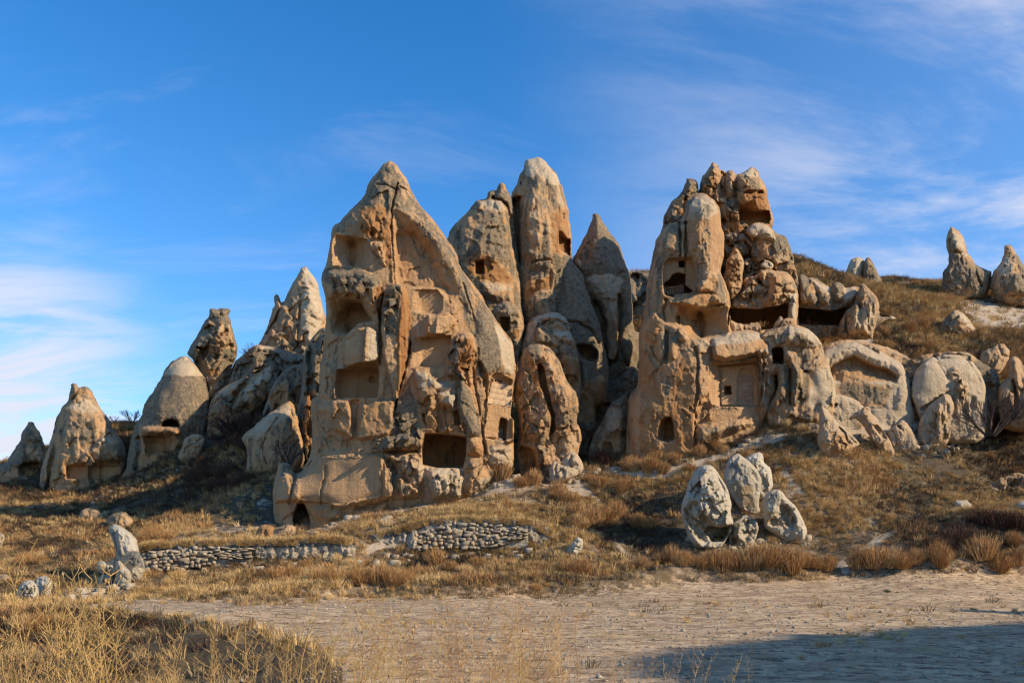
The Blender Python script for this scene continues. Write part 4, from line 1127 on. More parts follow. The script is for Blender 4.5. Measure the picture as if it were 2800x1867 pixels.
# ---- right tower group
TOWER_OPS = [
    ('c', "F 430,830 490,680 600,590 700,580 700,1240 640,1290 550,1250 530,1568 340,1568 365,1150", (.5, .1, .25), 10),
    # left shoulder lobe and the tall nose
    ('b', "F 500,900 490,700 520,640 600,590 650,580 652,880 560,885", 14, 26), ('b', "F 705,640 705,430 740,390 800,345 850,335 890,350 950,400 990,450 1005,530 1010,620 1035,700 1040,860 1000,1000 990,1100 940,1190 800,1190 790,950 760,890 705,880", 36, 50),
    ('t', "F 870,400 990,450 1010,620 1040,860 1000,1000 940,1190 880,1100 860,700", -.35, 0, 18), ('c', "F 860,420 980,450 1010,640 1030,840 990,1000 930,1150 880,1000 870,700", (-.1, .45, .35), 8),
    ('c', "F 720,400 850,335 950,400 990,500 860,560 740,520", (.45, 0, .75), 8), ('c', "F 700,560 860,560 850,800 780,900 710,880", (.15, .5, 0), 10), ('f', "F 710,600 1030,600 1000,1100 800,1100", 12, 20),
    ('k', "F 650,590 655,700 658,886", 5, 30), ('k', "F 705,590 706,700 712,900 706,1090", 5, 30),
    # tall carved panel with the broken doorway
    ('P', "F 500,1090 505,990 522,920 570,890 700,886 762,896 790,950 796,1100 780,1195 700,1205 600,1240 540,1222 506,1160", "F 520,1090 522,1000 540,930 580,905 700,898 752,908 776,960 784,1100 768,1188 700,1196 600,1228 545,1212 522,1150", 24, 0),
    ('p', "F 518,1110 560,1085 600,1030 650,1022 702,1036 702,1130 766,1176 750,1196 620,1206 592,1228 525,1212", "F 526,1115 570,1092 605,1040 648,1032 695,1044 695,1135 752,1178 742,1188 618,1196 590,1216 534,1202", 120, .5),
    ('p', "F 644,918 694,916 700,972 668,980 645,968", "F 650,924 688,922 692,966 668,972 650,962", 70, .4), ('k', "F 712,890 708,1000 706,1090", 2.2, 9), ('p', "F 762,974 770,974 770,984 762,984", "F 764,976 768,976 768,982 764,982", 10, 0),
    ('c', "F 500,1090 505,990 522,920 570,890 762,896 796,1100 780,1195 600,1240 506,1160", (-.5, .1, .1), 4),
    # nose end and the roof slab over the open room
    ('b', "F 795,1120 830,1080 935,1080 930,1190 810,1190", 22, 14), ('v', "F 795,1090 935,1070 935,1200 800,1200", 20, 16), ('b', "F 560,1262 680,1250 800,1200 930,1200 1065,1270 1070,1300 930,1290 850,1340 690,1290 560,1290", 26, 8), ('c', "F 790,1200 930,1195 935,1290 800,1295", (-.2, .45, .1), 4),
    ('b', "F 935,1000 1000,980 1060,1140 1090,1290 1060,1295 935,1280 930,1200", 20, 24), ('c', "F 935,1040 1010,1020 1085,1290 950,1280", (.6, 0, .1), 8),
    ('P', "G 640,190 642,150 660,128 684,40 720,42 862,92 1100,48 1128,84 1102,140 1128,282 1080,332 900,345 760,320 745,290 712,255 690,240", "G 858,104 866,104 880,342 872,342", 86, -6),
    ('c', "G 640,190 684,40 862,92 1100,48 1128,84 1128,282 1080,332 900,345 745,290", (-.5, .0, .15), 4), ('p', "G 638,190 640,150 655,130 672,128 684,145 684,225 660,210", "G 645,190 648,155 660,138 670,138 678,150 678,212 662,200", 16, 0),
    ('p', "G 785,240 785,185 800,172 832,180 840,235 812,256", "G 790,236 790,190 803,180 826,186 834,230 812,248", 16, .3), ('k', "G 730,60 725,150 712,250", 2, 4),
    # slab standing in front, lower left facade
    ('b', "G 300,1460 210,1100 225,900 300,780 318,300 350,190 450,98 540,190 690,240 745,290 752,340 830,330 900,335 975,400 960,450 945,600 935,850 870,880 830,1000 815,1380 640,1440", 26, 9),
    ('b', "G 318,300 350,190 450,98 545,200 560,480 500,580 470,400 420,380", 10, 12), ('b', "G 585,270 690,240 745,290 745,360 660,380 655,540 585,520", 14, 10), ('p', "G 545,260 580,270 582,560 555,585 520,545 550,480", "G 555,290 572,290 572,540 555,565 545,530", 14, 1),
    ('c', "G 545,255 582,265 580,540 545,540", (1.0, 0, 0), 4), ('t', "G 840,380 975,400 945,600 935,850 870,870 840,700 830,500", -.5, 0, 10), ('c', "G 840,400 975,400 940,860 880,870 845,700 830,560", (-.4, .35, .4), 6), ('c', "G 815,340 940,340 975,420 900,440 830,400", (.3, 0, .5), 6),
    ('c', "G 330,420 470,440 480,650 530,760 700,500 815,600 815,1380 300,1400 310,700", (-.25, .55, 0), 12), ('c', "G 360,260 460,150 520,260 480,400 360,400", (.1, .5, 0), 8), ('c', "G 580,250 740,300 660,380 590,380", (.6, 0, .2), 5), ('c', "G 560,680 600,680 600,820 540,900", (.9, 0, 0), 6),
    ('v', "G 320,120 560,120 820,400 810,700 500,700 330,500", 5, 34), ('k', "G 822,430 850,560 830,700 845,800 815,950 818,1150 815,1370", 5, 18), ('k', "G 420,410 460,500 520,560 480,640", 3, 8), ('k', "G 560,0 540,90 545,190", 5, 16), ('k', "G 700,980 760,1040 815,1000", 3, 8), ('v', "G 700,960 900,860 980,960 820,1060", 16, 20), ('v', "G 330,700 800,700 800,1380 300,1380", 3, 50),
    # tall doorway with a rounded head
    ('p', "G 480,1235 488,1130 512,1072 560,1042 605,1042 625,1100 638,1245 572,1274 500,1258", "G 556,1245 560,1090 580,1058 602,1054 618,1110 630,1238 575,1250", 70, .4),
    ('c', "G 470,1260 640,1250 600,1430 500,1430", (-.2, .1, .35), 8),
    # painted church front, recessed
    ('b', "G 950,450 960,350 1080,320 1200,270 1290,265 1400,290 1490,360 1512,430 1500,520 1380,500 1250,535 1100,557 985,540", 44, 22), ('c', "G 960,340 1200,272 1400,290 1420,340 1300,400 1100,400 980,420", (.3, 0, .8), 8), ('c', "G 980,420 1350,380 1360,500 1100,550 990,530", (.1, .25, .1), 6),
    ('P', "G 945,545 1100,562 1250,545 1372,512 1382,600 1405,800 1412,962 1340,962 1040,955 960,930 942,850", "G 1036,585 1365,552 1392,760 1402,955 1040,950", 52, 14), ('s', "G 1040,590 1370,560 1400,950 1040,950", 5),
    ('c', "G 945,545 1372,512 1412,962 1040,955 960,930", (-.7, -.1, .05), 4),
    ('p', "G 1078,846 1078,768 1138,766 1146,842", "G 1098,842 1100,776 1136,774 1142,838", 60, .1), ('p', "G 1198,955 1200,700 1218,640 1240,615 1272,604 1305,612 1332,645 1344,700 1352,955", "G 1206,953 1208,700 1224,645 1244,622 1272,612 1302,620 1325,650 1336,700 1344,953", 9, .1),
    ('k', "G 1042,940 1046,760 1044,640", 2.5, 5), ('k', "G 1195,955 1196,700 1215,635 1240,608 1272,598 1308,606 1336,642 1350,700 1356,955", 1.6, 4), ('k', "G 1050,592 1200,578 1362,556", 2, 5),
    # honeycombed pillar on the right
    ('b', "G 1370,520 1380,440 1500,380 1515,500 1555,680 1558,820 1500,960 1440,1080 1395,1080 1405,900", 30, 30), ('f', "G 1370,440 1510,400 1550,680 1550,900 1440,1080 1400,1080", 26, 9),
    ('v', "G 1390,500 1500,500 1510,800 1410,760", 18, 9), ('c', "G 1380,440 1510,420 1550,680 1500,960 1400,1080 1400,700", (-.1, .0, .5), 8),
    ('p', "G 1405,470 1425,465 1430,515 1412,520", "G 1410,475 1422,475 1424,510 1414,512", 18, .3), ('p', "G 1425,560 1455,570 1458,592 1435,590", "G 1432,566 1450,574 1450,586 1438,584", 18, .5), ('p', "G 1460,640 1490,645 1488,665 1460,660", "G 1465,646 1484,650 1482,660 1466,656", 16, .5),
    # worn apron below the church
    ('b', "G 820,1120 960,1100 1100,1080 1230,1050 1330,1080 1350,1110 1200,1180 1000,1250 830,1330", 34, 30), ('c', "G 900,1130 1200,1110 1330,1130 1100,1200 860,1320", (.55, 0, .1), 12), ('c', "G 960,960 1400,970 1400,1060 1200,1050 960,1080", (-.5, .0, .2), 10),
    ('p', "G 1238,1022 1245,1014 1256,1018 1256,1034 1242,1036", "G 1241,1024 1247,1018 1253,1020 1253,1031 1243,1032", 18, 0), ('v', "G 900,950 1000,950 960,1080 880,1060", 14, 16),
    ('s', "G 960,970 1390,970 1390,1040 970,1080", 4)]
tower = rock('tower_rock', 'great right-hand rock tower with a carved church front and an arched doorway', 61.5,
     "G 170,1500 190,1430 210,1100 228,900 300,780 320,560 318,300 350,190 372,40 F 365,1150 395,1000 420,880 430,830 450,750 490,680 520,640 600,590 650,580 698,500 705,430 740,390 800,345 850,335 890,350 950,400 990,450 1005,530 1010,620 1032,680 1042,850 1000,1000 1040,1090 1078,1200 1090,1300 1070,1350 1065,1500 G 1130,100 1140,280 1200,270 1290,265 1400,290 1490,360 1512,430 1505,520 1550,680 1558,800 1515,960 1450,1100 1420,1300 1200,1500 600,1600 250,1600",
     130, TOWER_OPS, step=2.2, cat='rock tower', crust=.32, facet=(5, 44), rough=.45, seed=51, flat=.34, edge=2)
rock('rock_spire', 'brown stepped spire leaning behind the left shoulder of the right tower', 66,
     "F 380,1100 400,980 430,840 470,740 500,640 530,500 580,420 640,375 660,340 690,280 713,240 708,216 740,214 770,222 800,240 815,270 822,340 900,600 900,900 700,1100", 80,
     [('b', "F 708,216 800,225 815,330 700,330", 8, 12), ('v', "F 500,640 530,500 690,300 820,340 800,560 600,600", 22, 24), ('c', "F 600,400 740,380 700,520 620,560", (.0, .6, .3), 8), ('b', "F 560,520 600,515 610,560 560,600 530,590", 16, 12)], cat='rock spire', crust=.7, facet=(12, 34), flat=0.3, seed=52, step=2.5)
rock('crown_rock', 'jagged orange crown of rock with an overhung red room at the top right', 68,
     "F 800,420 820,330 822,270 850,200 846,186 862,182 890,150 915,100 937,64 990,100 996,130 1030,150 1056,165 1056,145 1095,134 1128,148 1132,178 1185,170 1240,140 1275,115 1330,150 1336,190 1370,240 1400,310 1420,400 1432,470 1455,530 1462,610 1440,658 1400,700 1300,800 1000,850 900,700", 110,
     [('b', "F 820,330 850,200 937,64 990,100 985,300 1000,440 960,420 890,350", 20, 24), ('p', "F 996,135 1058,170 1060,380 1010,380 990,300", "F 1010,160 1052,185 1052,370 1015,370", 26, 2), ('b', "F 1060,160 1125,150 1130,230 1105,385 1062,375", 16, 12),
      ('b', "F 1130,180 1275,115 1336,190 1400,310 1425,480 1300,490 1220,452 1160,430 1150,330", 34, 26), ('t', "F 1160,200 1336,190 1425,480 1300,480 1180,430", -.12, 0, 14), ('p', "F 1190,330 1240,305 1370,310 1380,350 1300,355 1210,350", "F 1210,335 1250,318 1350,322 1350,340 1290,345 1225,342", 24, 2),
      ('p', "F 1104,386 1112,270 1118,268 1152,345 1150,386", "F 1114,380 1120,300 1140,350 1142,380", 24, .5), ('P', "F 1160,432 1222,452 1300,494 1425,482 1440,560 1420,610 1330,590 1215,660 1165,600", "F 1168,490 1300,500 1420,490 1430,560 1415,600 1330,585 1220,650 1170,600", 56, 4),
      ('c', "F 1160,440 1425,482 1440,600 1330,590 1215,660 1000,660 1010,600 1160,600", (-.6, .75, 0), 6), ('c', "F 830,330 900,150 985,160 1000,430 900,350", (.3, .6, .1), 8), ('c', "F 996,135 1060,170 1060,380 1000,380", (-.3, .6, .3), 5), ('c', "F 1190,330 1400,310 1425,480 1200,440", (-.1, .75, .0), 7), ('c', "F 1185,170 1275,115 1336,190 1240,200", (-.2, 0, 1), 5),
      ('b', "F 1010,400 1150,385 1160,600 1100,560 1060,600 1020,520", 18, 14), ('c', "F 1010,380 1160,385 1160,600 1080,600", (.6, .1, .1), 6), ('p', "F 1008,592 1014,560 1032,540 1055,560 1066,592", "F 1016,588 1022,565 1034,552 1050,566 1058,588", 26, .2), ('l', "F 1350,380 1440,400 1462,640 1390,640", 14, 12),
      ('p', "F 1255,558 1266,558 1266,570 1255,570", "F 1258,560 1264,560 1264,568 1258,568", 10, 0), ('p', "F 1315,505 1325,505 1325,515 1315,515", "F 1318,507 1323,507 1323,513 1318,513", 8, 0), ('v', "F 820,330 937,64 1100,150 1160,600 1000,600", 12, 26)],
     cat='rock crown', crust=.45, base=(0, .3, .1), facet=(13, 34), seed=53, step=2.2, flat=0.2)
rock('rock_mass', 'dark rubble-strewn rock core behind the small pinnacle and fallen blocks', 66.3,
     "F 980,560 1200,560 1260,640 1300,760 1450,800 1560,860 1640,960 1680,1100 1660,1300 1100,1300 1000,1100 960,800", 50, [('v', "F 980,560 1640,900 1640,1250 1000,1250", 24, 24)], crust=.6, facet=(20, 24), flat=0.14, seed=155, step=3)
rock('boulder', 'huge tilted fallen boulder with a pale round cap right of the orange crown', 65.5,
     "F 1212,680 1225,640 1270,600 1330,588 1390,600 1450,650 1500,690 1560,700 1590,760 1610,820 1640,920 1620,1010 1480,1020 1440,940 1280,910 1262,850 1268,760 1240,715", 60,
     [('b', "F 1225,640 1330,588 1450,650 1485,720 1470,762 1380,730 1270,725 1235,700", 20, 14), ('c', "F 1225,640 1330,588 1450,650 1480,720 1460,755 1380,730 1270,720", (-.2, 0, 1.1), 5), ('t', "F 1268,760 1450,765 1430,910 1280,900", .1, .1, 6), ('t', "F 1480,700 1560,700 1640,920 1500,980 1440,900 1470,780", -.25, 0, 8),
      ('c', "F 1320,740 1440,770 1400,850 1310,800", (.2, .4, 0), 6), ('c', "F 1470,900 1560,820 1600,900 1500,990", (0, .35, .5), 8)], crust=.6, facet=(13, 46), flat=0.14, seed=54, step=2.2, edge=1.5)
rock('boulder', 'flat pale boulder under tufts of grass below the orange crown', 65.5, "F 1020,700 1040,668 1100,668 1160,675 1200,682 1242,722 1255,780 1240,850 1200,900 1060,900 1030,800", 36, [('c', "F 1030,670 1200,680 1245,730 1150,740 1060,700", (-.2, 0, 1), 5)], crust=.7, facet=(14, 30), flat=0.14, seed=55, step=2.5)
rock('boulder', 'white angular chunk wedged under the huge tilted boulder', 63.5, "F 1345,975 1345,945 1380,925 1375,908 1420,920 1462,950 1450,990 1390,1000", 14, [], crust=0, base=(0, 0, .9), facet=(8, 16), seed=56, step=1.6, edge=1)
rock('boulder', 'brown broken blocks piled between the small cone and the white chunk', 65, "F 1190,930 1240,900 1300,900 1340,935 1345,1000 1300,1060 1210,1080 1185,1000", 26, [('v', "F 1190,900 1345,900 1345,1070 1190,1080", 26, 18)], crust=.4, base=(0, .2, 0), facet=(14, 18), flat=0.14, seed=57, step=2)
rock('rock_pinnacle', 'small pointed pinnacle standing against the right side of the tall nose', 62.5,
     "F 1040,960 1050,930 1080,880 1110,840 1135,810 1160,840 1195,890 1207,940 1196,1000 1192,1100 1180,1170 1110,1250 1080,1245 1055,1150 1010,1080 1045,1000", 34,
     [('v', "F 1050,860 1200,900 1180,1170 1060,1150", 18, 22), ('c', "F 1080,960 1180,950 1180,1150 1100,1160", (-.1, .35, .1), 7), ('t', "F 1110,980 1190,960 1180,1150 1100,1160", .2, 0, 6)], crust=.4, facet=(13, 26), flat=0.2, seed=58, step=2)
rock('rock_overhang', 'heavy overhanging rock roof above the wide black cave with a pillar', 64.5,
     "F 1060,1560 1070,1330 1100,1240 1150,1200 1190,1100 1210,1055 1250,1050 1300,1045 1345,992 1400,985 1450,1000 1550,1003 1620,1060 1655,1120 1672,1200 1672,1290 1662,1400 1668,1470 1740,1600 1700,1700 1100,1700", 90,
     [('p', "F 1068,1345 1090,1318 1330,1330 1500,1300 1588,1270 1592,1300 1575,1505 1340,1512 1180,1480 1068,1470", "F 1090,1345 1330,1345 1570,1310 1560,1490 1340,1500 1190,1466 1085,1450", 210, 1.5),
      ('b', "F 1195,1110 1260,1060 1330,1100 1400,1160 1330,1215 1200,1225", 20, 18), ('b', "F 1300,1050 1345,992 1410,1000 1400,1060 1330,1100", 18, 12), ('b', "F 1410,1010 1550,1003 1620,1060 1560,1180 1580,1270 1330,1310 1420,1180", 24, 24), ('t', "F 1410,1020 1530,1010 1550,1180 1420,1220", .15, 0, 12),
      ('k', "F 1340,1000 1330,1100 1400,1150", 4, 14), ('b', "F 1585,1290 1672,1200 1664,1400 1668,1470 1600,1480", 16, 14), ('c', "F 1090,1240 1330,1300 1590,1270 1585,1320 1330,1345 1090,1340", (-.2, .1, .4), 6), ('c', "F 1420,1030 1550,1010 1500,1180 1420,1200", (0, .3, .1), 7), ('v', "F 1190,1060 1400,1000 1420,1240 1150,1260", 22, 24),
      ('b', "F 1545,1130 1600,1120 1660,1165 1650,1190 1560,1185", 16, 9), ('c', "F 1580,1180 1660,1200 1650,1450 1600,1400", (.1, 0, .8), 7)], crust=.4, facet=(14, 34), seed=59, step=2.2, flat=0.14)
rock('boulder', 'grey leaning stone left of the two blocks at the mouth of the wide cave', 60.5, "F 1455,1500 1460,1470 1490,1420 1515,1392 1545,1412 1540,1460 1520,1530 1470,1540", 16, [], crust=.5, facet=(5, 20), seed=60, step=1.8, edge=1)
rock('boulder', 'tan squared block at the foot of the pillar beside the wide cave', 60, "F 1510,1500 1525,1445 1560,1408 1640,1410 1650,1450 1645,1520 1600,1545 1520,1545", 24, [('c', "F 1540,1440 1620,1430 1630,1510 1540,1510", (-.3, .3, .2), 4)], crust=.3, facet=(8, 24), seed=61, step=1.8, edge=1)
rock('boulder', 'low pale stones lying inside the mouth of the wide black cave', 61.5, "F 1070,1500 1080,1420 1130,1440 1160,1458 1240,1465 1270,1450 1330,1455 1348,1490 1340,1560 1080,1580", 24, [('k', "F 1190,1450 1220,1540", 6, 20)], crust=.05, base=(0, 0, .4), facet=(8, 30), seed=62, step=2)
rock('rock_mass', 'rounded grey and pale rock mass with a black square hole right of the church front', 60.5,
     "G 1400,900 1380,420 1400,320 1450,270 1560,240 1650,220 1740,225 1850,270 1950,370 1970,480 2020,600 2080,800 2060,1050 1960,1100 1700,1120 1500,1200 1440,1000 1560,800 1540,640", 80,
     [('b', "G 1560,280 1660,240 1760,245 1880,290 1950,370 1900,440 1780,420 1600,415", 30, 34), ('p', "G 1503,440 1535,418 1600,424 1612,470 1612,572 1512,572", "G 1512,446 1540,428 1594,432 1602,470 1602,564 1520,564", 130, .5),
      ('b', "G 1602,480 1640,448 1705,452 1742,500 1745,600 1800,640 1760,900 1700,960 1665,900 1668,620 1612,540", 34, 30), ('b', "G 1560,640 1600,560 1650,580 1665,640 1668,880 1500,1000 1500,940", 26, 24),
      ('k', "G 1664,620 1668,780 1665,920", 5, 30), ('c', "G 1640,240 1850,270 1950,370 1860,400 1700,380", (.05, 0, 1.0), 8), ('c', "G 1710,290 1790,290 1860,390 1760,390", (.85, 0, 0), 6), ('c', "G 1640,640 1760,600 1800,700 1960,600 1900,860 1740,960 1600,900 1520,960", (.6, 0, .2), 14),
      ('c', "G 1900,640 2020,600 2080,820 1980,1000 1830,920", (-.4, 0, 1.2), 14), ('b', "G 1662,810 1690,780 1715,770 1705,850 1675,855", 10, 6), ('s', "G 1760,640 2000,600 2040,900 1780,980", 6)], crust=.35, base=(0, 0, .4), facet=(11, 40), seed=63, step=2.5, flat=0.14)
rock('rock_overhang', 'row of grey lumps roofing the second black cave on the right slope', 68,
     "H -30,720 0,560 40,420 70,368 100,353 140,385 165,380 200,388 260,430 300,450 306,420 340,406 372,425 392,450 440,442 478,448 520,470 600,540 610,620 700,640 730,655 640,680 560,740 420,780 60,800", 80,
     [('b', "H 70,372 100,353 140,395 190,470 215,530 185,572 90,566 72,480", 26, 20), ('b', "H 145,392 200,388 300,450 296,560 225,565 190,470", 16, 20), ('b', "H 300,470 306,420 340,406 372,428 392,455 375,540 310,560", 24, 20), ('b', "H 380,470 440,442 480,460 480,500 450,560 330,595 360,540", 18, 16),
      ('p', "H 72,580 180,588 300,602 430,575 440,600 400,640 360,700 260,700 80,690", "H 84,592 180,600 300,614 415,590 385,640 350,690 260,690 90,680", 200, 1.5), ('c', "H 160,390 290,450 280,500 200,450", (-.2, 0, 1), 5), ('c', "H 380,460 450,445 470,500 390,520", (-.1, 0, .9), 5),
      ('p', "H 600,610 640,600 700,640 660,655 600,650", "H 610,618 640,612 680,640 620,645", 50, 1), ('c', "H 600,560 730,650 700,660 600,610", (0, 0, .8), 5)], crust=.65, facet=(6, 30), seed=64, step=2.5, flat=0.2)
rock('rock_cone', 'fluted knob-topped cone standing right of the second black cave', 65,
     "H 335,790 350,680 380,630 395,600 440,570 470,500 482,450 488,425 510,418 528,430 560,470 600,520 612,560 602,640 580,720 565,800", 50,
     [('f', "H 380,560 610,530 580,760 350,760", 34, 13), ('b', "H 470,500 488,425 528,430 560,470 540,560 480,560", 14, 16), ('c', "H 440,600 600,560 580,740 420,760", (.1, 0, .7), 8)], cat='rock cone', crust=.55, facet=(8, 24), seed=65, step=2.2)
rock('rock_pinnacle', 'pale flat-topped skyline stump beside a small brown pinnacle', 98,
     "H 350,400 390,355 410,290 440,255 475,246 512,262 520,300 510,420 480,480 340,480", 34, [('c', "H 410,290 475,246 512,262 500,380 420,370", (0, 0, .9), 5), ('c', "H 350,390 470,380 460,430 350,420", (-.3, 0, 1.2), 5)], cat='rock pinnacle', crust=.4, facet=(4, 24), seed=66, step=2)
rock('rock_pinnacle', 'small brown thumb-shaped pinnacle on the skyline right of the pale stump', 97,
     "H 500,440 505,380 512,300 522,252 540,246 552,252 572,290 600,350 632,405 640,480 520,480", 34, [('l', "H 530,360 620,370 630,420 520,420", 8, 8)], cat='rock pinnacle', crust=.8, facet=(5, 24), seed=67, step=2)
rock('rock_pinnacle', 'tall helmet-headed finger of rock alone on the right skyline', 96,
     "H 1020,460 1036,400 1032,345 1065,300 1075,230 1056,200 1050,180 1060,90 1080,56 1095,48 1140,75 1170,110 1186,170 1196,215 1225,260 1246,295 1300,320 1330,335 1355,345 1352,430 1300,540 1040,540", 66,
     [('b', "H 1052,180 1060,90 1095,48 1186,170 1190,215 1080,225", 10, 20), ('k', "H 1075,222 1130,215 1190,222", 4, 8), ('c', "H 1080,56 1170,110 1190,215 1220,260 1150,240 1100,160", (.15, 0, .7), 8), ('c', "H 1040,350 1250,330 1340,380 1340,450 1050,440", (.9, 0, 0), 10), ('k', "H 1240,310 1270,400 1290,440", 5, 12)], cat='rock pinnacle', crust=.62, facet=(6, 30), seed=68, step=2)
rock('rock_cone', 'pointed cone at the right end of the skyline next to the helmet-headed finger', 95,
     "H 1340,440 1352,380 1365,340 1410,290 1440,200 1445,175 1460,168 1482,170 1510,210 1540,260 1568,310 1620,350 1680,480 1680,600 1380,560 1360,480", 66,
     [('c', "H 1370,330 1420,290 1450,230 1500,300 1500,350 1400,370", (0, 0, .9), 7), ('p', "H 1436,300 1448,298 1450,310 1438,312", "H 1439,302 1446,301 1447,308 1440,309", 12, 0), ('b', "H 1450,500 1500,360 1560,370 1620,500", 14, 16), ('c', "H 1450,470 1500,370 1568,380 1600,480", (1, 0, 0), 8)], cat='rock cone', crust=.5, facet=(5, 28), seed=69, step=2)
rock('rock_cone', 'low striped cone beside the pale bare patch on the upper right slope', 80,
     "H 1010,760 1020,690 1060,640 1105,602 1130,596 1160,610 1200,650 1235,700 1270,730 1250,780", 30, [('l', "H 1020,600 1260,600 1260,740 1020,740", 6, 8), ('c', "H 1110,600 1180,625 1240,720 1180,700", (0, 0, .9), 6)], cat='rock cone', crust=.5, facet=(4, 24), seed=70, step=2)
rock('rock_mass', 'low pale eroded rock bedding joining the swell and the twin domes on the right slope', 62.9,
     "H 20,1400 100,1000 200,870 330,790 520,800 700,850 850,940 900,890 1050,870 1200,875 1320,960 1400,1000 1420,1250 1300,1450 900,1560 300,1560", 46, [('v', "H 100,800 1400,860 1400,1300 100,1400", 24, 50), ('l', "H 100,800 1400,860 1400,1300 100,1400", 14, 16), ('c', "H 760,900 1000,880 900,1300 800,1250", (.6, .1, 0), 14), ('c', "H 1250,900 1420,1000 1400,1400 1200,1400", (.9, 0, 0), 14)],
     crust=0.15, base=(0, 0, .4), facet=(9, 50), flat=0.14, seed=170, step=3)
rock('rock_swell', 'smooth pale swell of bare rock with a shadowed curving overhang on the right slope', 62.3,
     "H 20,1330 60,1180 100,1050 160,960 230,870 330,820 420,808 520,830 620,870 690,905 760,950 792,1020 822,1080 828,1150 850,1300 860,1500 300,1540", 80,
     [('b', "H 130,1000 240,870 420,808 690,905 780,980 760,1040 680,990 540,950 450,895 380,915 300,955 240,1050 180,1100", 16, 30), ('p', "H 238,1060 262,1000 300,955 380,915 450,895 540,950 680,990 745,1035 725,1082 560,1078 480,1052 385,1022 365,1078 250,1068", "H 268,1020 290,985 320,962 385,928 450,910 535,962 675,1000 720,1040 700,1046 640,1028 530,985 450,945 385,955 320,990 285,1030", 30, 2),
      ('f', "H 240,900 760,920 740,1070 240,1060", 7, 14), ('b', "H 700,1260 740,1090 765,1050 820,1085 822,1150 770,1260", 10, 30), ('c', "H 380,1060 560,1090 700,1110 640,1230 480,1220 330,1130", (.75, .2, 0), 12), ('c', "H 250,960 450,895 680,990 740,1070 500,1060 300,1060", (.05, .15, .2), 8), ('c', "H 90,1100 200,900 420,810 700,910 600,930 450,880 300,950 200,1150", (-.4, 0, 1.1), 10), ('c', "H 60,1180 160,960 240,900 200,1100 100,1250", (.45, 0, .3), 12)],
     crust=-.05, base=(0, 0, .85), facet=(3, 60), rough=.6, seed=71, step=2.5, flat=0.14)
rock('rock_swell', 'low pale swell with an eye-shaped hole below the curving overhang', 60.8,
     "H 60,1300 110,1210 200,1150 270,1140 350,1146 430,1170 480,1200 515,1235 600,1300 640,1400 500,1440 300,1400 120,1380", 50,
     [('p', "H 288,1238 300,1216 330,1210 346,1218 330,1236 300,1246", "H 296,1236 305,1222 328,1217 338,1222 326,1232 302,1240", 26, .5), ('c', "H 110,1210 350,1146 515,1235 300,1290 120,1290", (-.3, 0, .9), 10)], crust=-.05, base=(0, 0, .85), facet=(3, 50), rough=.6, flat=0.14, seed=72, step=2.5)
rock('rock_dome', 'left half of the twin pale domes on the right slope, split by a crease', 61.6,
     "H 818,1150 828,1070 850,1000 900,940 940,915 972,906 1010,930 1050,990 1098,1050 1102,1120 1080,1200 1000,1300 880,1330 850,1240", 66, [('k', "H 900,1250 980,1190 1050,1150 1100,1130", 5, 20), ('c', "H 850,1000 970,906 1050,990 1000,1050 900,1060", (-.4, 0, 1), 10), ('s', "H 830,1000 1000,920 1090,1060 1060,1150 870,1200", 5)], cat='rock dome', crust=-.05, base=(0, 0, .85), facet=(3, 60), rough=.6, flat=0.2, seed=73, step=2.5, edge=1.5)
rock('rock_dome', 'right half of the twin pale domes, larger and rounder, with dark bushes at its foot', 62.6,
     "H 960,960 985,905 1050,888 1110,888 1160,896 1222,930 1280,1000 1316,1080 1325,1170 1330,1300 1310,1480 1000,1480 980,1300 970,1100", 84, [('c', "H 1000,900 1160,896 1280,1000 1200,1000 1060,950", (-.4, 0, 1), 10), ('f', "H 1100,1150 1300,1150 1240,1350 1100,1380", 16, 14), ('s', "H 1000,900 1200,910 1300,1080 1250,1150 1100,1100", 5)], cat='rock dome', crust=-.05, base=(0, 0, .85), facet=(3, 60), rough=.6, flat=0.2, seed=74, step=2.5, edge=1.5)
rock('rock_fin', 'narrow weathered fin with holes wedged between the twin pale domes', 61.0,
     "H 1050,1010 1058,985 1085,968 1112,960 1150,978 1162,1010 1165,1045 1190,1080 1216,1112 1205,1180 1160,1260 1110,1280 1085,1200 1092,1090 1075,1040", 34, [('f', "H 1100,980 1215,1040 1200,1200 1100,1200", 22, 9), ('v', "H 1090,1000 1210,1060 1200,1200 1100,1200", 16, 14), ('p', "H 1115,965 1140,965 1150,985 1130,980", "H 1120,968 1138,970 1142,978 1132,976", 12, .2)], crust=.2, base=(0, 0, .5), facet=(5, 20), flat=0.2, seed=75, step=2)
rock('rock_lobe', 'rough standing lobe in front of the twin pale domes with vertical flutes', 60.2,
     "H 870,1500 862,1400 875,1340 890,1300 930,1230 1000,1172 1050,1143 1092,1166 1108,1230 1085,1330 1090,1430 1060,1480 1000,1530 900,1530", 50, [('f', "H 960,1200 1105,1200 1085,1450 960,1460", 24, 12), ('b', "H 1000,1180 1050,1143 1100,1200 1085,1330 1000,1330 980,1240", 14, 16), ('v', "H 880,1330 1080,1330 1080,1480 880,1480", 12, 24)], crust=.15, base=(0, 0, .55), facet=(4, 30), flat=0.2, seed=76, step=2.2)
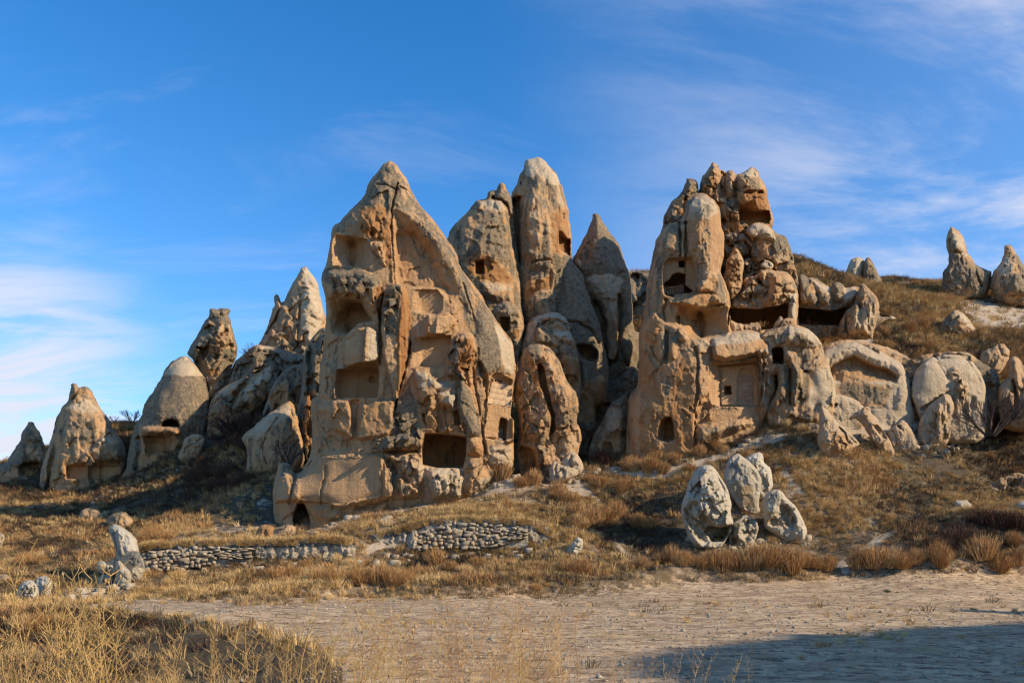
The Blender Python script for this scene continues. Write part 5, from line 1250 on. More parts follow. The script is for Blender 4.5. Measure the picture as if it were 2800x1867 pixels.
rock('boulder', 'upright shark-fin boulder with pitted face low on the right slope', 53,
     "H 200,1460 214,1400 213,1300 220,1240 236,1226 262,1245 300,1290 360,1360 430,1420 490,1478 470,1500 400,1540 300,1590 230,1560", 42, [('t', "H 300,1300 490,1478 300,1555 290,1400", -.25, 0, 8), ('p', "H 335,1365 350,1360 395,1400 410,1470 400,1475 385,1420 350,1395", "H 345,1372 355,1372 388,1405 400,1450 385,1410 355,1385", 16, .5), ('b', "H 215,1300 236,1228 300,1290 310,1400 300,1500 220,1480", 10, 16), ('c', "H 300,1400 400,1430 440,1500 310,1550", (-.2, .35, .2), 8), ('v', "H 310,1400 480,1460 300,1550", 10, 12)],
     crust=.1, base=(0, .05, .6), facet=(9, 30), rough=.7, flat=0.32, seed=77, step=1.8, edge=1.5)
rock('rock_rib', 'sloping rib of pale rock with a hollow running down to the tussock slope', 56,
     "H 430,1290 480,1262 520,1232 548,1236 560,1290 600,1340 640,1390 685,1455 715,1530 700,1600 620,1540 560,1440 500,1350", 26, [('p', "H 560,1350 600,1350 650,1400 670,1450 640,1450 590,1400", "H 575,1360 600,1362 640,1405 655,1440 635,1435 595,1390", 18, .5)], crust=.15, base=(0, 0, .5), facet=(9, 26), flat=0.3, seed=78, step=2)
rock('boulder', 'pale rounded boulder with a dark pit between the rib and the fluted lobe', 56,
     "H 670,1470 675,1390 720,1350 768,1316 800,1345 820,1370 850,1430 874,1480 850,1530 760,1560 690,1540", 36, [('p', "H 725,1365 735,1354 755,1358 765,1380 750,1382 735,1374", "H 732,1364 738,1359 752,1363 757,1375 748,1376 738,1370", 14, .3)], crust=.1, base=(0, 0, .6), facet=(8, 30), flat=0.32, seed=79, step=2)
rock('boulder', 'tiny white stone below the pale rounded boulder on the right slope', 53, "H 718,1545 722,1510 745,1500 768,1515 775,1540 760,1560 730,1560", 10, [], crust=0, base=(0, 0, 1.1), facet=(3, 14), seed=80, step=1.5, edge=.8, rough=.4)
rock('boulder', 'cracked pale egg-shaped boulder high on the right slope', 68, "H 1270,960 1285,885 1330,850 1400,822 1440,823 1480,865 1475,910 1440,970 1400,1020 1320,1030 1275,1000", 50, [('k', "H 1395,826 1410,860 1425,900 1460,905", 5, 14)], crust=.3, base=(0, 0, .4), facet=(4, 30), rough=.7, seed=81, step=2.2)
rock('rock_lobe', 'cluster of narrow pale lobes cut off by the right edge of the picture', 62, "H 1400,1300 1392,1180 1395,1110 1420,1070 1470,1055 1465,1000 1472,920 1500,903 1540,918 1568,960 1580,1010 1640,1010 1700,1100 1700,1400 1450,1400", 60,
     [('k', "H 1500,1060 1515,1150 1520,1300", 7, 30), ('b', "H 1400,1110 1470,1058 1510,1100 1510,1300 1400,1300", 18, 24), ('b', "H 1468,930 1500,903 1550,930 1560,1100 1520,1200 1490,1060", 16, 20), ('b', "H 1560,1020 1640,1010 1660,1250 1560,1250", 14, 20), ('k', "H 1480,1130 1520,1150 1540,1200", 4, 10)], crust=.3, base=(0, 0, .35), facet=(5, 30), seed=82, step=2.5)

# ---- the long earth terraces in front of the cliffs
rock('terrace_bank', 'long chalky earth bank behind the rubble wall below the tallest spire', 46.0,
     "J 350,640 400,585 700,555 900,525 1060,480 1150,440 1400,418 1700,428 1900,440 2010,480 2120,560 2080,640 1850,690 1500,740 1100,740 900,730 700,740 480,760 360,720", 12,
     [('v', "J 350,420 2120,420 2120,740 350,740", 9, 16), ('c', "J 330,600 400,570 700,545 1060,470 1150,430 1400,408 1900,430 2130,560 2040,560 1900,490 1400,465 1180,470 1100,520 900,560 700,600 380,640", (1.0, .5, -.2), 6), ('f', "J 350,480 2120,480 2120,700 350,700", 7, 12)],
     cat='earth bank', mat=M_WHITE, crust=.22, base=(0, .3, .3), facet=(5, 26), rough=.7, seed=180, step=2.5, flat=.3)
rock('terrace_bank', 'lower crumbling earth bank behind the long low retaining wall', 42.7,
     "I 955,700 975,630 1040,600 1300,585 1700,575 2000,575 2290,555 2420,575 2480,650 2400,790 2100,780 1700,790 1300,850 1000,860", 10,
     [('v', "I 955,580 2450,560 2450,780 955,840", 8, 16), ('c', "I 940,640 1040,590 2000,565 2430,560 2470,620 2000,620 1300,640 1000,670", (1.0, .5, -.2), 6), ('f', "I 955,600 2450,600 2450,780 955,820", 7, 12)],
     cat='earth bank', mat=M_WHITE, crust=.2, base=(0, .3, .3), facet=(5, 26), rough=.7, seed=181, step=2.5, flat=.3)

# ---- white boulders at the right foreground, standing stones at the left
rock('white_boulder', 'left white boulder of the group, hood-shaped with a dark hollow beneath', 49,
     "K 1030,700 1042,630 1070,560 1090,480 1130,400 1165,362 1200,345 1250,340 1290,365 1330,420 1380,500 1410,570 1426,640 1420,720 1445,790 1425,870 1380,940 1340,1000 1150,1000 1080,900 1050,780", 90,
     [('p', "K 1050,700 1080,640 1130,610 1180,640 1200,690 1225,750 1290,800 1360,815 1440,795 1400,900 1340,980 1200,980 1100,860 1055,780", "K 1090,700 1120,650 1150,640 1190,720 1230,790 1310,830 1400,840 1360,940 1220,940 1130,850 1085,770", 26, 1.5),
      ('p', "K 1208,860 1240,812 1350,822 1436,798 1405,890 1350,940 1268,948", "K 1228,860 1250,832 1350,838 1405,828 1385,885 1345,925 1275,930", 80, .5), ('b', "K 1180,390 1200,345 1280,350 1300,395 1240,410", 10, 12),
      ('c', "K 1060,640 1120,430 1200,350 1240,420 1200,560 1130,600", (.45, 0, .4), 8), ('c', "K 1050,700 1130,610 1200,690 1290,800 1200,950 1080,860", (-.3, .5, .1), 5), ('v', "K 1180,560 1400,560 1410,780 1230,780", 14, 20), ('k', "K 1300,400 1370,540 1420,640", 4, 10)],
     cat='boulder', mat=M_WHITE, crust=-0.1, facet=(16, 40), flat=0.2, base=(0, 0, .5), seed=91, step=2, edge=1.5)
rock('white_boulder', 'tall cream boulder with a flat stained face in the middle of the white group', 50,
     "K 1362,440 1370,390 1385,350 1400,300 1440,262 1480,253 1530,290 1590,330 1640,400 1668,470 1655,560 1635,660 1660,720 1620,742 1550,722 1480,672 1430,590 1380,510", 56,
     [('p', "K 1380,420 1400,340 1500,330 1580,370 1640,460 1640,560 1620,660 1600,720 1540,700 1480,650 1430,560 1385,480", "K 1400,420 1420,360 1500,345 1570,390 1620,470 1615,560 1595,650 1540,680 1490,640 1445,560 1405,480", 3, 1), ('c', "K 1385,420 1400,330 1480,320 1600,420 1600,470 1400,480", (.4, 0, .2), 7), ('c', "K 1420,520 1600,490 1610,700 1500,660", (-.3, .55, .1), 8), ('t', "K 1620,400 1668,470 1640,700 1610,720 1640,560", -.5, 0, 5)],
     cat='boulder', mat=M_WHITE, crust=0.1, facet=(6, 50), rough=.5, base=(0, 0, .35), seed=92, step=2, edge=1.2, flat=0.18)
rock('white_boulder', 'chalk-white lumpy boulder peeping out behind the tall cream one', 51.5,
     "K 1510,300 1535,282 1590,255 1640,244 1662,255 1674,285 1678,322 1732,370 1742,430 1752,510 1720,545 1690,620 1640,620 1560,500", 50,
     [('v', "K 1560,260 1740,400 1740,560 1640,600", 10, 26), ('f', "K 1640,380 1750,380 1740,560 1640,600", 12, 12), ('p', "K 1664,312 1678,310 1682,326 1668,326", "K 1668,315 1676,314 1678,322 1670,323", 10, 0)], cat='boulder', mat=M_WHITE, crust=-.1, base=(0, 0, .7), facet=(12, 30), flat=0.2, seed=93, step=2, edge=1.5)
rock('white_boulder', 'slumped white boulder with a sheltered hollow on the right of the group', 48.5,
     "K 1668,720 1665,640 1680,580 1720,545 1770,530 1810,545 1860,600 1920,660 1960,720 1992,790 2015,850 2010,920 1975,950 1930,935 1850,945 1770,895 1690,845 1678,780", 60,
     [('p', "K 1700,760 1760,740 1800,640 1860,650 1920,720 1950,790 1900,840 1820,835 1740,830 1690,810", "K 1730,780 1780,750 1820,680 1855,680 1900,740 1920,790 1880,815 1820,812 1750,812", 20, 2), ('b', "K 1740,600 1775,550 1815,570 1800,700 1760,730 1700,740 1690,660", 20, 20), ('c', "K 1740,580 1780,545 1815,600 1790,690 1750,640", (.7, 0, 0), 5), ('c', "K 1700,780 1760,740 1860,660 1930,760 1900,830 1740,830", (-.2, .5, .1), 5), ('f', "K 1800,640 1940,700 1900,840 1800,840", 20, 12), ('c', "K 1880,850 1990,830 2010,920 1900,940", (-.4, 0, 1), 8)],
     cat='boulder', mat=M_WHITE, crust=-0.1, base=(0, 0, .5), facet=(12, 34), flat=0.18, seed=94, step=2, edge=1.5)
rock('white_boulder', 'crumbling grey-white base rock between the feet of the white boulders', 48.8,
     "K 1400,900 1410,840 1440,790 1480,770 1520,725 1600,760 1640,800 1640,880 1600,960 1500,1000 1420,990", 40, [('v', "K 1410,780 1620,760 1620,940 1420,960", 22, 22)], cat='boulder', mat=M_WHITE, crust=0.05, base=(0, .1, .2), facet=(12, 22), flat=0.2, seed=95, step=2)
rock('white_boulder', 'small white rock in the grass left of the white boulder group', 44, "K 120,1080 130,1030 160,990 190,940 228,903 262,922 268,970 252,1020 200,1065", 26, [('v', "K 130,1030 228,903 268,970 190,1055", 12, 12)], cat='boulder', mat=M_WHITE, crust=.1, base=(0, 0, .6), facet=(8, 18), seed=96, step=1.5, edge=1.5)
rock('standing_stone', 'tall leaning white standing stone at the left end of the terrace wall', 40.5,
     "I 758,510 760,485 795,463 840,478 900,520 948,565 957,620 970,670 1002,715 1008,770 980,860 900,900 850,860 840,790 805,710 800,620 775,560", 56,
     [('t', "I 760,490 830,500 860,700 840,800 800,700 790,600", .35, 0, 6), ('c', "I 880,650 960,650 1000,720 1000,770 900,740", (.75, 0, 0), 6), ('c', "I 770,500 810,560 860,700 830,720 800,620", (.5, .3, 0), 5), ('c', "I 830,500 950,580 950,640 880,640", (-.5, 0, .9), 8), ('v', "I 800,600 980,680 960,840 860,800", 8, 26)], cat='standing stone', mat=M_WHITE, crust=.1, base=(0, .1, .5), facet=(4, 36), seed=97, step=1.8, edge=1.3)
rock('boulder', 'knee-high whitish stone propped against the foot of the leaning stone', 39,
     "I 800,860 805,800 800,740 812,722 832,714 870,760 908,795 915,860 880,930 820,920", 32, [('v', "I 805,740 905,800 900,880 810,880", 10, 18)], mat=M_WHITE, crust=.1, base=(0, .1, .4), facet=(6, 22), seed=98, step=1.6, edge=1.2)
rock('boulder', 'bone-shaped pale stone lying left of the leaning stone', 39.0,
     "I 672,755 678,728 692,718 722,722 760,730 788,702 803,712 800,740 804,780 800,815 750,808 706,808 684,785", 24, [('p', "I 735,735 760,735 790,720 800,745 790,790 760,780", "I 745,742 765,742 785,735 790,750 782,778 765,772", 10, .5), ('k', "I 735,725 740,800", 4, 10)], mat=M_WHITE, crust=.1, base=(0, .1, .6), facet=(5, 18), seed=99, step=1.5, edge=1)
rock('boulder', 'rough speckled stone in the grass under the bone-shaped one', 38.2, "I 674,900 675,842 708,812 768,814 796,848 775,885 735,925 690,930", 26, [('v', "I 680,830 790,830 770,900 690,910", 10, 14)], mat=M_WHITE, crust=.35, base=(0, .2, .2), facet=(6, 18), seed=100, step=1.5, edge=1)
rock('white_boulder', 'skull-like white boulder with eye holes at the lower left', 35.5,
     "I 112,960 115,935 140,885 190,850 232,856 262,898 274,960 262,1010 220,1040 160,1020 130,990", 34,
     [('p', "I 178,912 184,902 196,905 198,918 186,922", "I 182,912 186,907 193,909 194,915 187,917", 12, 0), ('p', "I 228,892 238,886 244,898 234,906", "I 231,894 237,890 240,897 234,901", 12, 0), ('v', "I 130,880 260,880 260,990 130,990", 10, 14), ('p', "I 170,945 230,938 240,945 180,955", "I 180,947 225,941 230,945 185,951", 10, 0), ('k', "I 165,920 170,980", 4, 10)], cat='boulder', mat=M_WHITE, crust=.05, base=(0, 0, .7), facet=(7, 18), seed=101, step=1.5, edge=1.5)
rock('white_boulder', 'rounded white boulder touching the skull-like one on its right', 36, "I 238,880 245,850 262,830 310,821 352,840 370,885 352,940 310,1010 272,1000 262,920", 30, [], cat='boulder', mat=M_WHITE, crust=.05, base=(0, 0, .7), facet=(6, 24), seed=102, step=1.5, edge=1.2)
rock('boulder', 'smooth brown rounded boulder high on the left slope', 63, "I 545,440 548,420 560,375 585,355 615,349 665,354 698,378 725,420 722,460 650,480 580,475", 30, [('k', "I 600,440 660,445 710,430", 4, 10)], crust=.3, facet=(4, 30), seed=103, step=1.6, edge=1)
rock('boulder', 'darker mossy boulder just right of the smooth brown one on the left slope', 60, "I 742,470 747,430 758,408 800,384 868,377 892,396 930,440 905,500 820,520 760,500", 30, [('c', "I 850,420 930,440 900,490 840,490", (.1, .2, .5), 6)], crust=.65, facet=(5, 30), seed=104, step=1.6, edge=1.2)
rock('boulder', 'pair of low pinkish stones at the left edge of the picture', 39, "I -30,880 -10,815 40,810 76,828 80,840 104,855 102,885 60,905 0,900", 22, [('k', "I 76,830 62,870 60,900", 5, 16)], crust=.05, base=(0, .2, .5), facet=(4, 22), seed=105, step=1.6, edge=1)
rock('boulder', 'pale outcrop clipped by the left edge halfway up the left slope', 50, "I -40,640 -30,560 0,530 20,530 36,560 20,600 0,640", 16, [], crust=0, base=(0, 0, .9), facet=(4, 22), seed=106, step=1.8)
rock('boulder', 'orange-pink angular boulder in front of the low arched door', 50.5, "J -12,580 -8,550 10,490 45,463 90,470 130,480 120,520 104,580 50,600", 28, [('t', "J -12,570 10,490 30,470 30,570", .4, 0, 4), ('c', "J 0,500 60,465 130,480 100,560 10,560", (-.2, .55, .2), 6)], crust=.1, base=(0, .3, .3), facet=(6, 26), seed=107, step=1.6, edge=1.2)
rock('boulder', 'rounded speckled boulder leaning on the orange-pink angular one', 50, "J 98,580 104,540 120,505 180,475 235,466 268,480 278,500 272,545 240,580 150,590", 30, [('k', "J 110,530 170,500 200,480", 4, 12)], crust=.3, base=(0, .15, .4), facet=(5, 26), seed=108, step=1.6, edge=1.2)
rock('boulder', 'bluish-white stone half buried at the foot of the tallest spire', 51, "J 640,520 650,480 655,430 680,400 720,398 742,425 730,470 700,500 680,540", 20, [], mat=M_WHITE, crust=.15, base=(0, 0, .6), facet=(5, 22), seed=109, step=1.6, edge=1.2)
rock('boulder', 'long pale stone lying in the straw between spire and terrace', 49, "J 790,500 800,478 840,440 885,415 940,400 955,415 930,445 870,470 820,500", 14, [], crust=0, base=(0, .1, .8), facet=(3, 26), seed=110, step=1.6, edge=1)
rock('boulder', 'chalky sloping rock left of the terrace wall with dark nibbled lower edge', 46.2, "J 715,690 740,650 800,600 850,570 880,548 915,560 912,590 890,625 840,650 800,690 760,700", 20, [('v', "J 740,650 880,620 820,690 750,690", 10, 9)], mat=M_WHITE, crust=0, base=(0, .1, .6), facet=(4, 20), seed=111, step=1.5, edge=1.5)
rock('boulder', 'small shelf-like white stone at the top left of the terrace wall', 46.6, "J 895,548 918,524 940,520 958,528 962,552 935,556", 10, [], mat=M_WHITE, crust=.05, base=(0, 0, .7), facet=(3, 14), seed=112, step=1.4, edge=.8)
rock('boulder', 'knobby ochre boulder forming the left end of the terrace wall', 45.8, "J 1000,660 1020,620 1045,570 1075,525 1112,505 1138,530 1136,590 1132,645 1085,675 1030,668", 26, [('v', "J 1030,600 1130,590 1120,670 1030,660", 12, 12)], mat=M_WHITE, crust=.1, base=(0, .35, .2), facet=(5, 18), seed=113, step=1.5, edge=1.4)
rock('boulder', 'white stone with a small hole above the knobby ochre boulder', 46.5, "J 965,560 972,530 1000,508 1030,525 1020,555 990,580", 10, [], mat=M_WHITE, crust=0, base=(0, 0, .7), facet=(4, 14), seed=114, step=1.4, edge=1)
rock('boulder', 'blocky cream boulder in golden grass on the far right mound', 46, "L 1330,495 1338,475 1372,476 1408,470 1422,490 1442,502 1456,530 1420,560 1360,560 1345,520", 24, [], mat=M_WHITE, crust=0, base=(0, .4, .4), facet=(4, 22), seed=115, step=1.6, edge=1)
rock('boulder', 'rounded cream boulder cut by the right edge on the same grassy mound', 46, "L 1700,515 1712,490 1745,476 1800,480 1830,540 1780,570 1720,556", 24, [], mat=M_WHITE, crust=0, base=(0, .4, .4), facet=(4, 22), seed=116, step=1.8, edge=1)
rock('boulder', 'small pale boulder at the foot of the church apron', 55.5, "G 455,1480 462,1450 480,1432 505,1435 515,1455 500,1485", 8, [], crust=0, base=(0, 0, .6), facet=(3, 14), seed=117, step=1.4, edge=.8)
rock('boulder', 'small oblong white stone lying on the bank above the lot', 38.2, "J 252,940 256,925 272,914 292,908 299,916 290,930 266,942", 7, [], mat=M_WHITE, crust=0, base=(0, .1, .9), facet=(1, 14), seed=118, step=1.2, edge=.5, rough=.4)
rock('rock_shelf', 'low broken pale ledges half hidden in dark brush near the right edge', 56, "L 1540,480 1545,400 1580,360 1640,330 1700,310 1800,330 1850,420 1850,520 1600,520", 26, [('v', "L 1540,320 1820,320 1820,480 1540,480", 22, 30)], crust=.45, base=(0, 0, .2), facet=(14, 26), seed=119, step=2.5)

# ------------------------------------------------------------------ masonry let into the rocks
def surf(name, u, v):
    """depth of a rock's visible surface at photo position u, v"""
    xs, ys, D = DEPTH[name]
    i = min(max(int(round((v - ys[0]) / (ys[1] - ys[0]))), 0), len(ys) - 1)
    j = min(max(int(round((u - xs[0]) / (xs[1] - xs[0]))), 0), len(xs) - 1)
    return float(D[i, j])


def slab(name, parent, rockname, quad, proud, thick, mat, inset=0.5, dep=None):
    """a squared block whose visible face fills quad (4 photo points, clockwise from top left)"""
    q = np.array(quad, float)
    c = q.mean(0)
    q = c + (q - c) * (1 - inset / np.maximum(3, np.abs(q - c).max(0)))
    dm = dep if dep is not None else np.median([surf(rockname, *p) for p in [c, *(c + (q - c) * .7)]])
    fr, bk = [], []
    for p in q:
        d = surf(rockname, *(c + (p - c) * .8)) if dep is None else dep
        d = np.clip(d, dm - .25, dm + .25) - proud
        fr.append(at(p[0], p[1], d))
        bk.append(at(p[0], p[1], d + thick))
    fr, bk = np.array(fr), np.array(bk)
    cen = fr.mean(0)
    # a ring of slightly set-back corners gives each block a worn arris
    inn = cen + (fr - cen) * .93 + np.array([0, -0.008, 0])
    co = np.concatenate([inn, fr, bk])
    f = [(3, 2, 1, 0)]
    for k in range(4):
        n = (k + 1) % 4
        f.append((k, n, 4 + n, 4 + k))
        f.append((4 + k, 4 + n, 8 + n, 8 + k))
    off = np.array(parent.location) if parent is not None else np.zeros(3)
    me = mesh_np(name, co - cen, np.array([t[::-1] for t in f]), [mat], smooth=False)
    o = link(name, me, parent)
    o.location = cen - off
    return o


def masonry(rockname, root, name, pts_l, pts_r, widths, mat, proud, view, rnd, thick=.18):
    """rows of blocks between left and right edge points (same count), as children of the rock"""
    wall = bpy.data.objects.new(name, None)
    sc.collection.objects.link(wall)
    wall.parent = root
    L_, R_ = P(view + ' ' + pts_l), P(view + ' ' + pts_r)
    wpos = np.zeros(3)
    for r in range(len(L_) - 1):
        w = [rnd.uniform(.75, 1.25) for _ in range(widths[r % len(widths)])]
        s = np.cumsum([0] + w) / sum(w)
        for a, b in zip(s[:-1], s[1:]):
            q = [L_[r] + (R_[r] - L_[r]) * a, L_[r] + (R_[r] - L_[r]) * b, L_[r + 1] + (R_[r + 1] - L_[r + 1]) * b, L_[r + 1] + (R_[r + 1] - L_[r + 1]) * a]
            o = slab('block', root, rockname, q, proud + rnd.uniform(-.01, .012), thick, mat, inset=.22)
            o.parent = wall
    return wall


rnd = random.Random(4)
main = bpy.data.objects['main_spire']
masonry('main_spire', main, 'block_masonry', 'C 1684,380 1676,418 1668,452 1660,490 1652,530', 'C 1832,402 1830,440 1829,478 1827,518 1825,556', [3, 4, 3, 4], M_BLOCK, .03, '', rnd)
masonry('main_spire', main, 'window_rubble', 'C 1730,704 1729,722 1728,740 1727,758 1726,776 1725,794', 'C 1766,702 1765,720 1765,738 1764,758 1763,778 1762,797', [1, 2, 1, 2, 1], M_STONE, .42, '', rnd)
masonry('tower_rock', tower, 'blocked_doorway', 'Q 930,384 930,412 925,452 930,500 932,556 932,612 925,650 920,700 920,748 925,800 930,850', 'Q 1078,376 1082,408 1086,448 1088,492 1090,550 1090,608 1092,650 1095,700 1098,748 1098,800 1098,848', [1, 5, 2, 1, 1, 2, 3, 2, 3, 3], M_BLOCKD, .04, '', rnd)
rack = bpy.data.objects.new('pillar_rack', None)
sc.collection.objects.link(rack)
rack.parent = tower
for k in range(8):
    a, b = 530 + k * 21, 541 + k * 21
    t0 = 1150 - k * 3 if k < 6 else 1120
    q = P('F %d,%d %d,%d %d,%d %d,%d' % (a, t0, b, t0, b - 3, 1214 - k, a - 3, 1214 - k))
    o = slab('pillar', tower, 'tower_rock', q, 0, .2, M_BLOCKD, inset=.1, dep=surf('tower_rock', *P('F 610,1110')[0]) - 2.3)
    o.parent = rack
for k, (a, b, c_, d_) in enumerate([(520, 1146, 690, 1128), (520, 1186, 690, 1164)]):
    q = P('F %d,%d %d,%d %d,%d %d,%d' % (a, b, c_, d_, c_, d_ + 9, a, b + 9))
    o = slab('shelf', tower, 'tower_rock', q, 0, .2, M_BLOCKD, inset=.1, dep=surf('tower_rock', *P('F 610,1110')[0]) - 2.25)
    o.parent = rack

# ------------------------------------------------------------------ dry stone terrace walls
def cobble(seed, mat):
    r = random.Random(seed)
    vs, idx, fs = [], {}, []
    def vid(p):
        if p not in idx:
            idx[p] = len(vs)
            v = Vector(p)
            n = v.normalized()
            m = v.lerp(n * 1.25, .30)
            m = Vector((m.x * r.uniform(.80, 1.08), m.y * r.uniform(.8, 1.1), m.z * r.uniform(.78, 1.08)))
            vs.append(m * .5)
        return idx[p]
    for ax in range(3):
        for sgn in (-1, 1):
            a1, a2 = [a for a in range(3) if a != ax]
            for i in (-1, 0):
                for j in (-1, 0):
                    q = []
                    for di, dj in ((0, 0), (1, 0), (1, 1), (0, 1)):
                        p = [0, 0, 0]
                        p[ax], p[a1], p[a2] = sgn, i + di, j + dj
                        q.append(vid(tuple(p)))
                    n = (vs[q[1]] - vs[q[0]]).cross(vs[q[2]] - vs[q[0]])
                    cc = sum((vs[k] for k in q), Vector()) / 4
                    fs.append(q if n.dot(cc) > 0 else q[::-1])
    return mesh_np('stone', np.array([list(v) for v in vs]), np.array(fs), [mat], smooth=False)


M_STONEP = mat_stone_block('pale_wall_stone', (0.46, 0.38, 0.27), (0.30, 0.24, 0.17), (0.33, 0.28, 0.21))
COB = [cobble(k, M_STONE) for k in range(8)]
COBP = [cobble(20 + k, M_STONEP) for k in range(6)]
M_EARTH = mat_simple('wall_earth', (0.135, 0.10, 0.065), (0.085, 0.065, 0.045), 5, .8, .08)
M_CHALK = mat_simple('chalky_earth', (0.47, 0.41, 0.32), (0.30, 0.25, 0.18), 3, .9, .12)


def stone_wall(label, base, top, y0, y1, rows, size, pale_rows, seed, fade=None):
    """base / top: photo polylines of the wall's foot and upper edge from left to right"""
    r = random.Random(seed)
    bl, tl = P(base), P(top)
    def ev(pl, t):
        s = t * (len(pl) - 1)
        i = min(int(s), len(pl) - 2)
        return pl[i] + (pl[i + 1] - pl[i]) * (s - i)
    root = bpy.data.objects.new('dry_stone_wall', None)
    sc.collection.objects.link(root)
    p0 = at(*ev(bl, .5), y0)
    root.location = p0
    props(root, label, 'wall')
    # earth body behind the stones
    n = 40
    vs, fs = [], []
    for i in range(n + 1):
        t = i / n
        jit = r.uniform(-2.0, 2.0)
        b, tp = at(*ev(bl, t), y0 + .10), at(ev(tl, t)[0], ev(tl, t)[1] + jit, y1 + .10)
        m = (b + tp) / 2
        b[2] -= .5
        bk = tp.copy(); bk[1] += 1.2; bk[2] -= .3
        bb = b.copy(); bb[1] += 1.6
        vs += [b, m, tp, bk, bb]
    for i in range(n):
        for k in range(4):
            a = i * 5 + k
            fs.append((a, a + 1, a + 6, a + 5)[::-1])
    me = mesh_np('earth_core', np.array(vs) - p0, np.array(fs), [M_CHALK])
    link('earth_core', me, root)
    length = np.linalg.norm(at(*ev(bl, 1), y0) - at(*ev(bl, 0), y0))
    cnt = 0
    for k in range(rows):
        f = (k + .5) / rows
        x = r.uniform(-.2, .2)
        while x < length:
            w = size * r.choice((.55, .8, .9, 1.1, 1.4, 1.9)) * r.uniform(.9, 1.1)
            t = (x + w / 2) / length
            x += w * .96
            if not 0 < t < 1:
                continue
            if fade and r.random() < fade(t, f):
                continue
            pb, pt = ev(bl, t), ev(tl, t)
            p = at(*(pb + (pt - pb) * f), y0 + (y1 - y0) * f)
            hgt = (at(*pt, y1)[2] - at(*pb, y0)[2]) / rows
            pale = k >= rows - pale_rows
            o = bpy.data.objects.new('stone', r.choice(COBP if pale or r.random() < .12 else COB))
            sc.collection.objects.link(o)
            o.parent = root
            o.location = p - p0 + np.array([0, r.uniform(-.09, .10), r.uniform(-.07, .07)])
            o.scale = (w * r.uniform(.95, 1.08), size * 1.3, hgt * r.uniform(.75, 1.45))
            o.rotation_euler = (r.uniform(-.15, .15), r.uniform(-.22, .22), r.uniform(-.5, .5))
            cnt += 1
    return root


stone_wall('dry stone terrace wall of rounded rubble with a pale eroded top course, below the tallest spire',
           "P 740,490 1000,450 1300,462 1500,455 1700,425 1880,380 2100,300", "P 745,235 830,160 1000,140 1300,130 1550,150 1800,170 2100,190", 45.35, 45.75, 7, .30, 2, 5,
           lambda t, f: .75 if (f > .8 and t < .35) else (.0 if t < .8 else .35))
stone_wall('longer low stone retaining wall with crumbling chalky top, right of the leaning standing stone',
           "I 990,800 1150,790 1350,765 1550,725 1750,700", "I 1000,665 1150,640 1350,620 1550,625 1750,640", 42.0, 42.4, 6, .29, 2, 6,
           lambda t, f: .25 if f > .75 else (.0 if t < .6 else .3))

# ------------------------------------------------------------------ vegetation
def blade_mesh(name, blades, mat):
    """blades: list of (p0, p1, p2, width) - two-segment tapered leaves"""
    B = np.array([[*a, *b, *c, w] for a, b, c, w in blades])
    p0, p1, p2, w = B[:, 0:3], B[:, 3:6], B[:, 6:9], B[:, 9:10]
    d = p2 - p0
    rs = np.random.RandomState(7)
    ang = rs.rand(len(B), 1) * np.pi * 2
    s = np.concatenate([np.cos(ang), np.sin(ang), ang * 0], 1)
    co = np.concatenate([p0 - s * w / 2, p0 + s * w / 2, p1 - s * w * .4, p1 + s * w * .4, p2 - s * w * .06, p2 + s * w * .06])
    n = len(B)
    i = np.arange(n)
    f1 = np.stack([i, i + n, i + 3 * n, i + 2 * n], 1)
    f2 = np.stack([i + 2 * n, i + 3 * n, i + 5 * n, i + 4 * n], 1)
    return mesh_np(name, co, np.concatenate([f1, f2]), [mat], smooth=False)


def tuft(name, mat, seed, n, h, spread, lean, droop, w, base=.12):
    r = random.Random(seed)
    out = []
    for _ in range(n):
        a, q = r.uniform(0, 6.283), r.random() ** .5 * base
        p0 = np.array([math.cos(a) * q, math.sin(a) * q, -.04])
        hh = h * r.uniform(.5, 1.1)
        dx, dy = math.cos(a) * spread * r.uniform(.2, 1) + lean[0] * r.uniform(.4, 1.2), math.sin(a) * spread * r.uniform(.2, 1) + lean[1] * r.uniform(.4, 1.2)
        p1 = p0 + np.array([dx * .4, dy * .4, hh * .62])
        p2 = p0 + np.array([dx * 1.15, dy * 1.15, hh * (1 - droop * r.uniform(.3, 1))])
        out.append((p0, p1, p2, w * r.uniform(.7, 1.3)))
    return blade_mesh(name, out, mat)


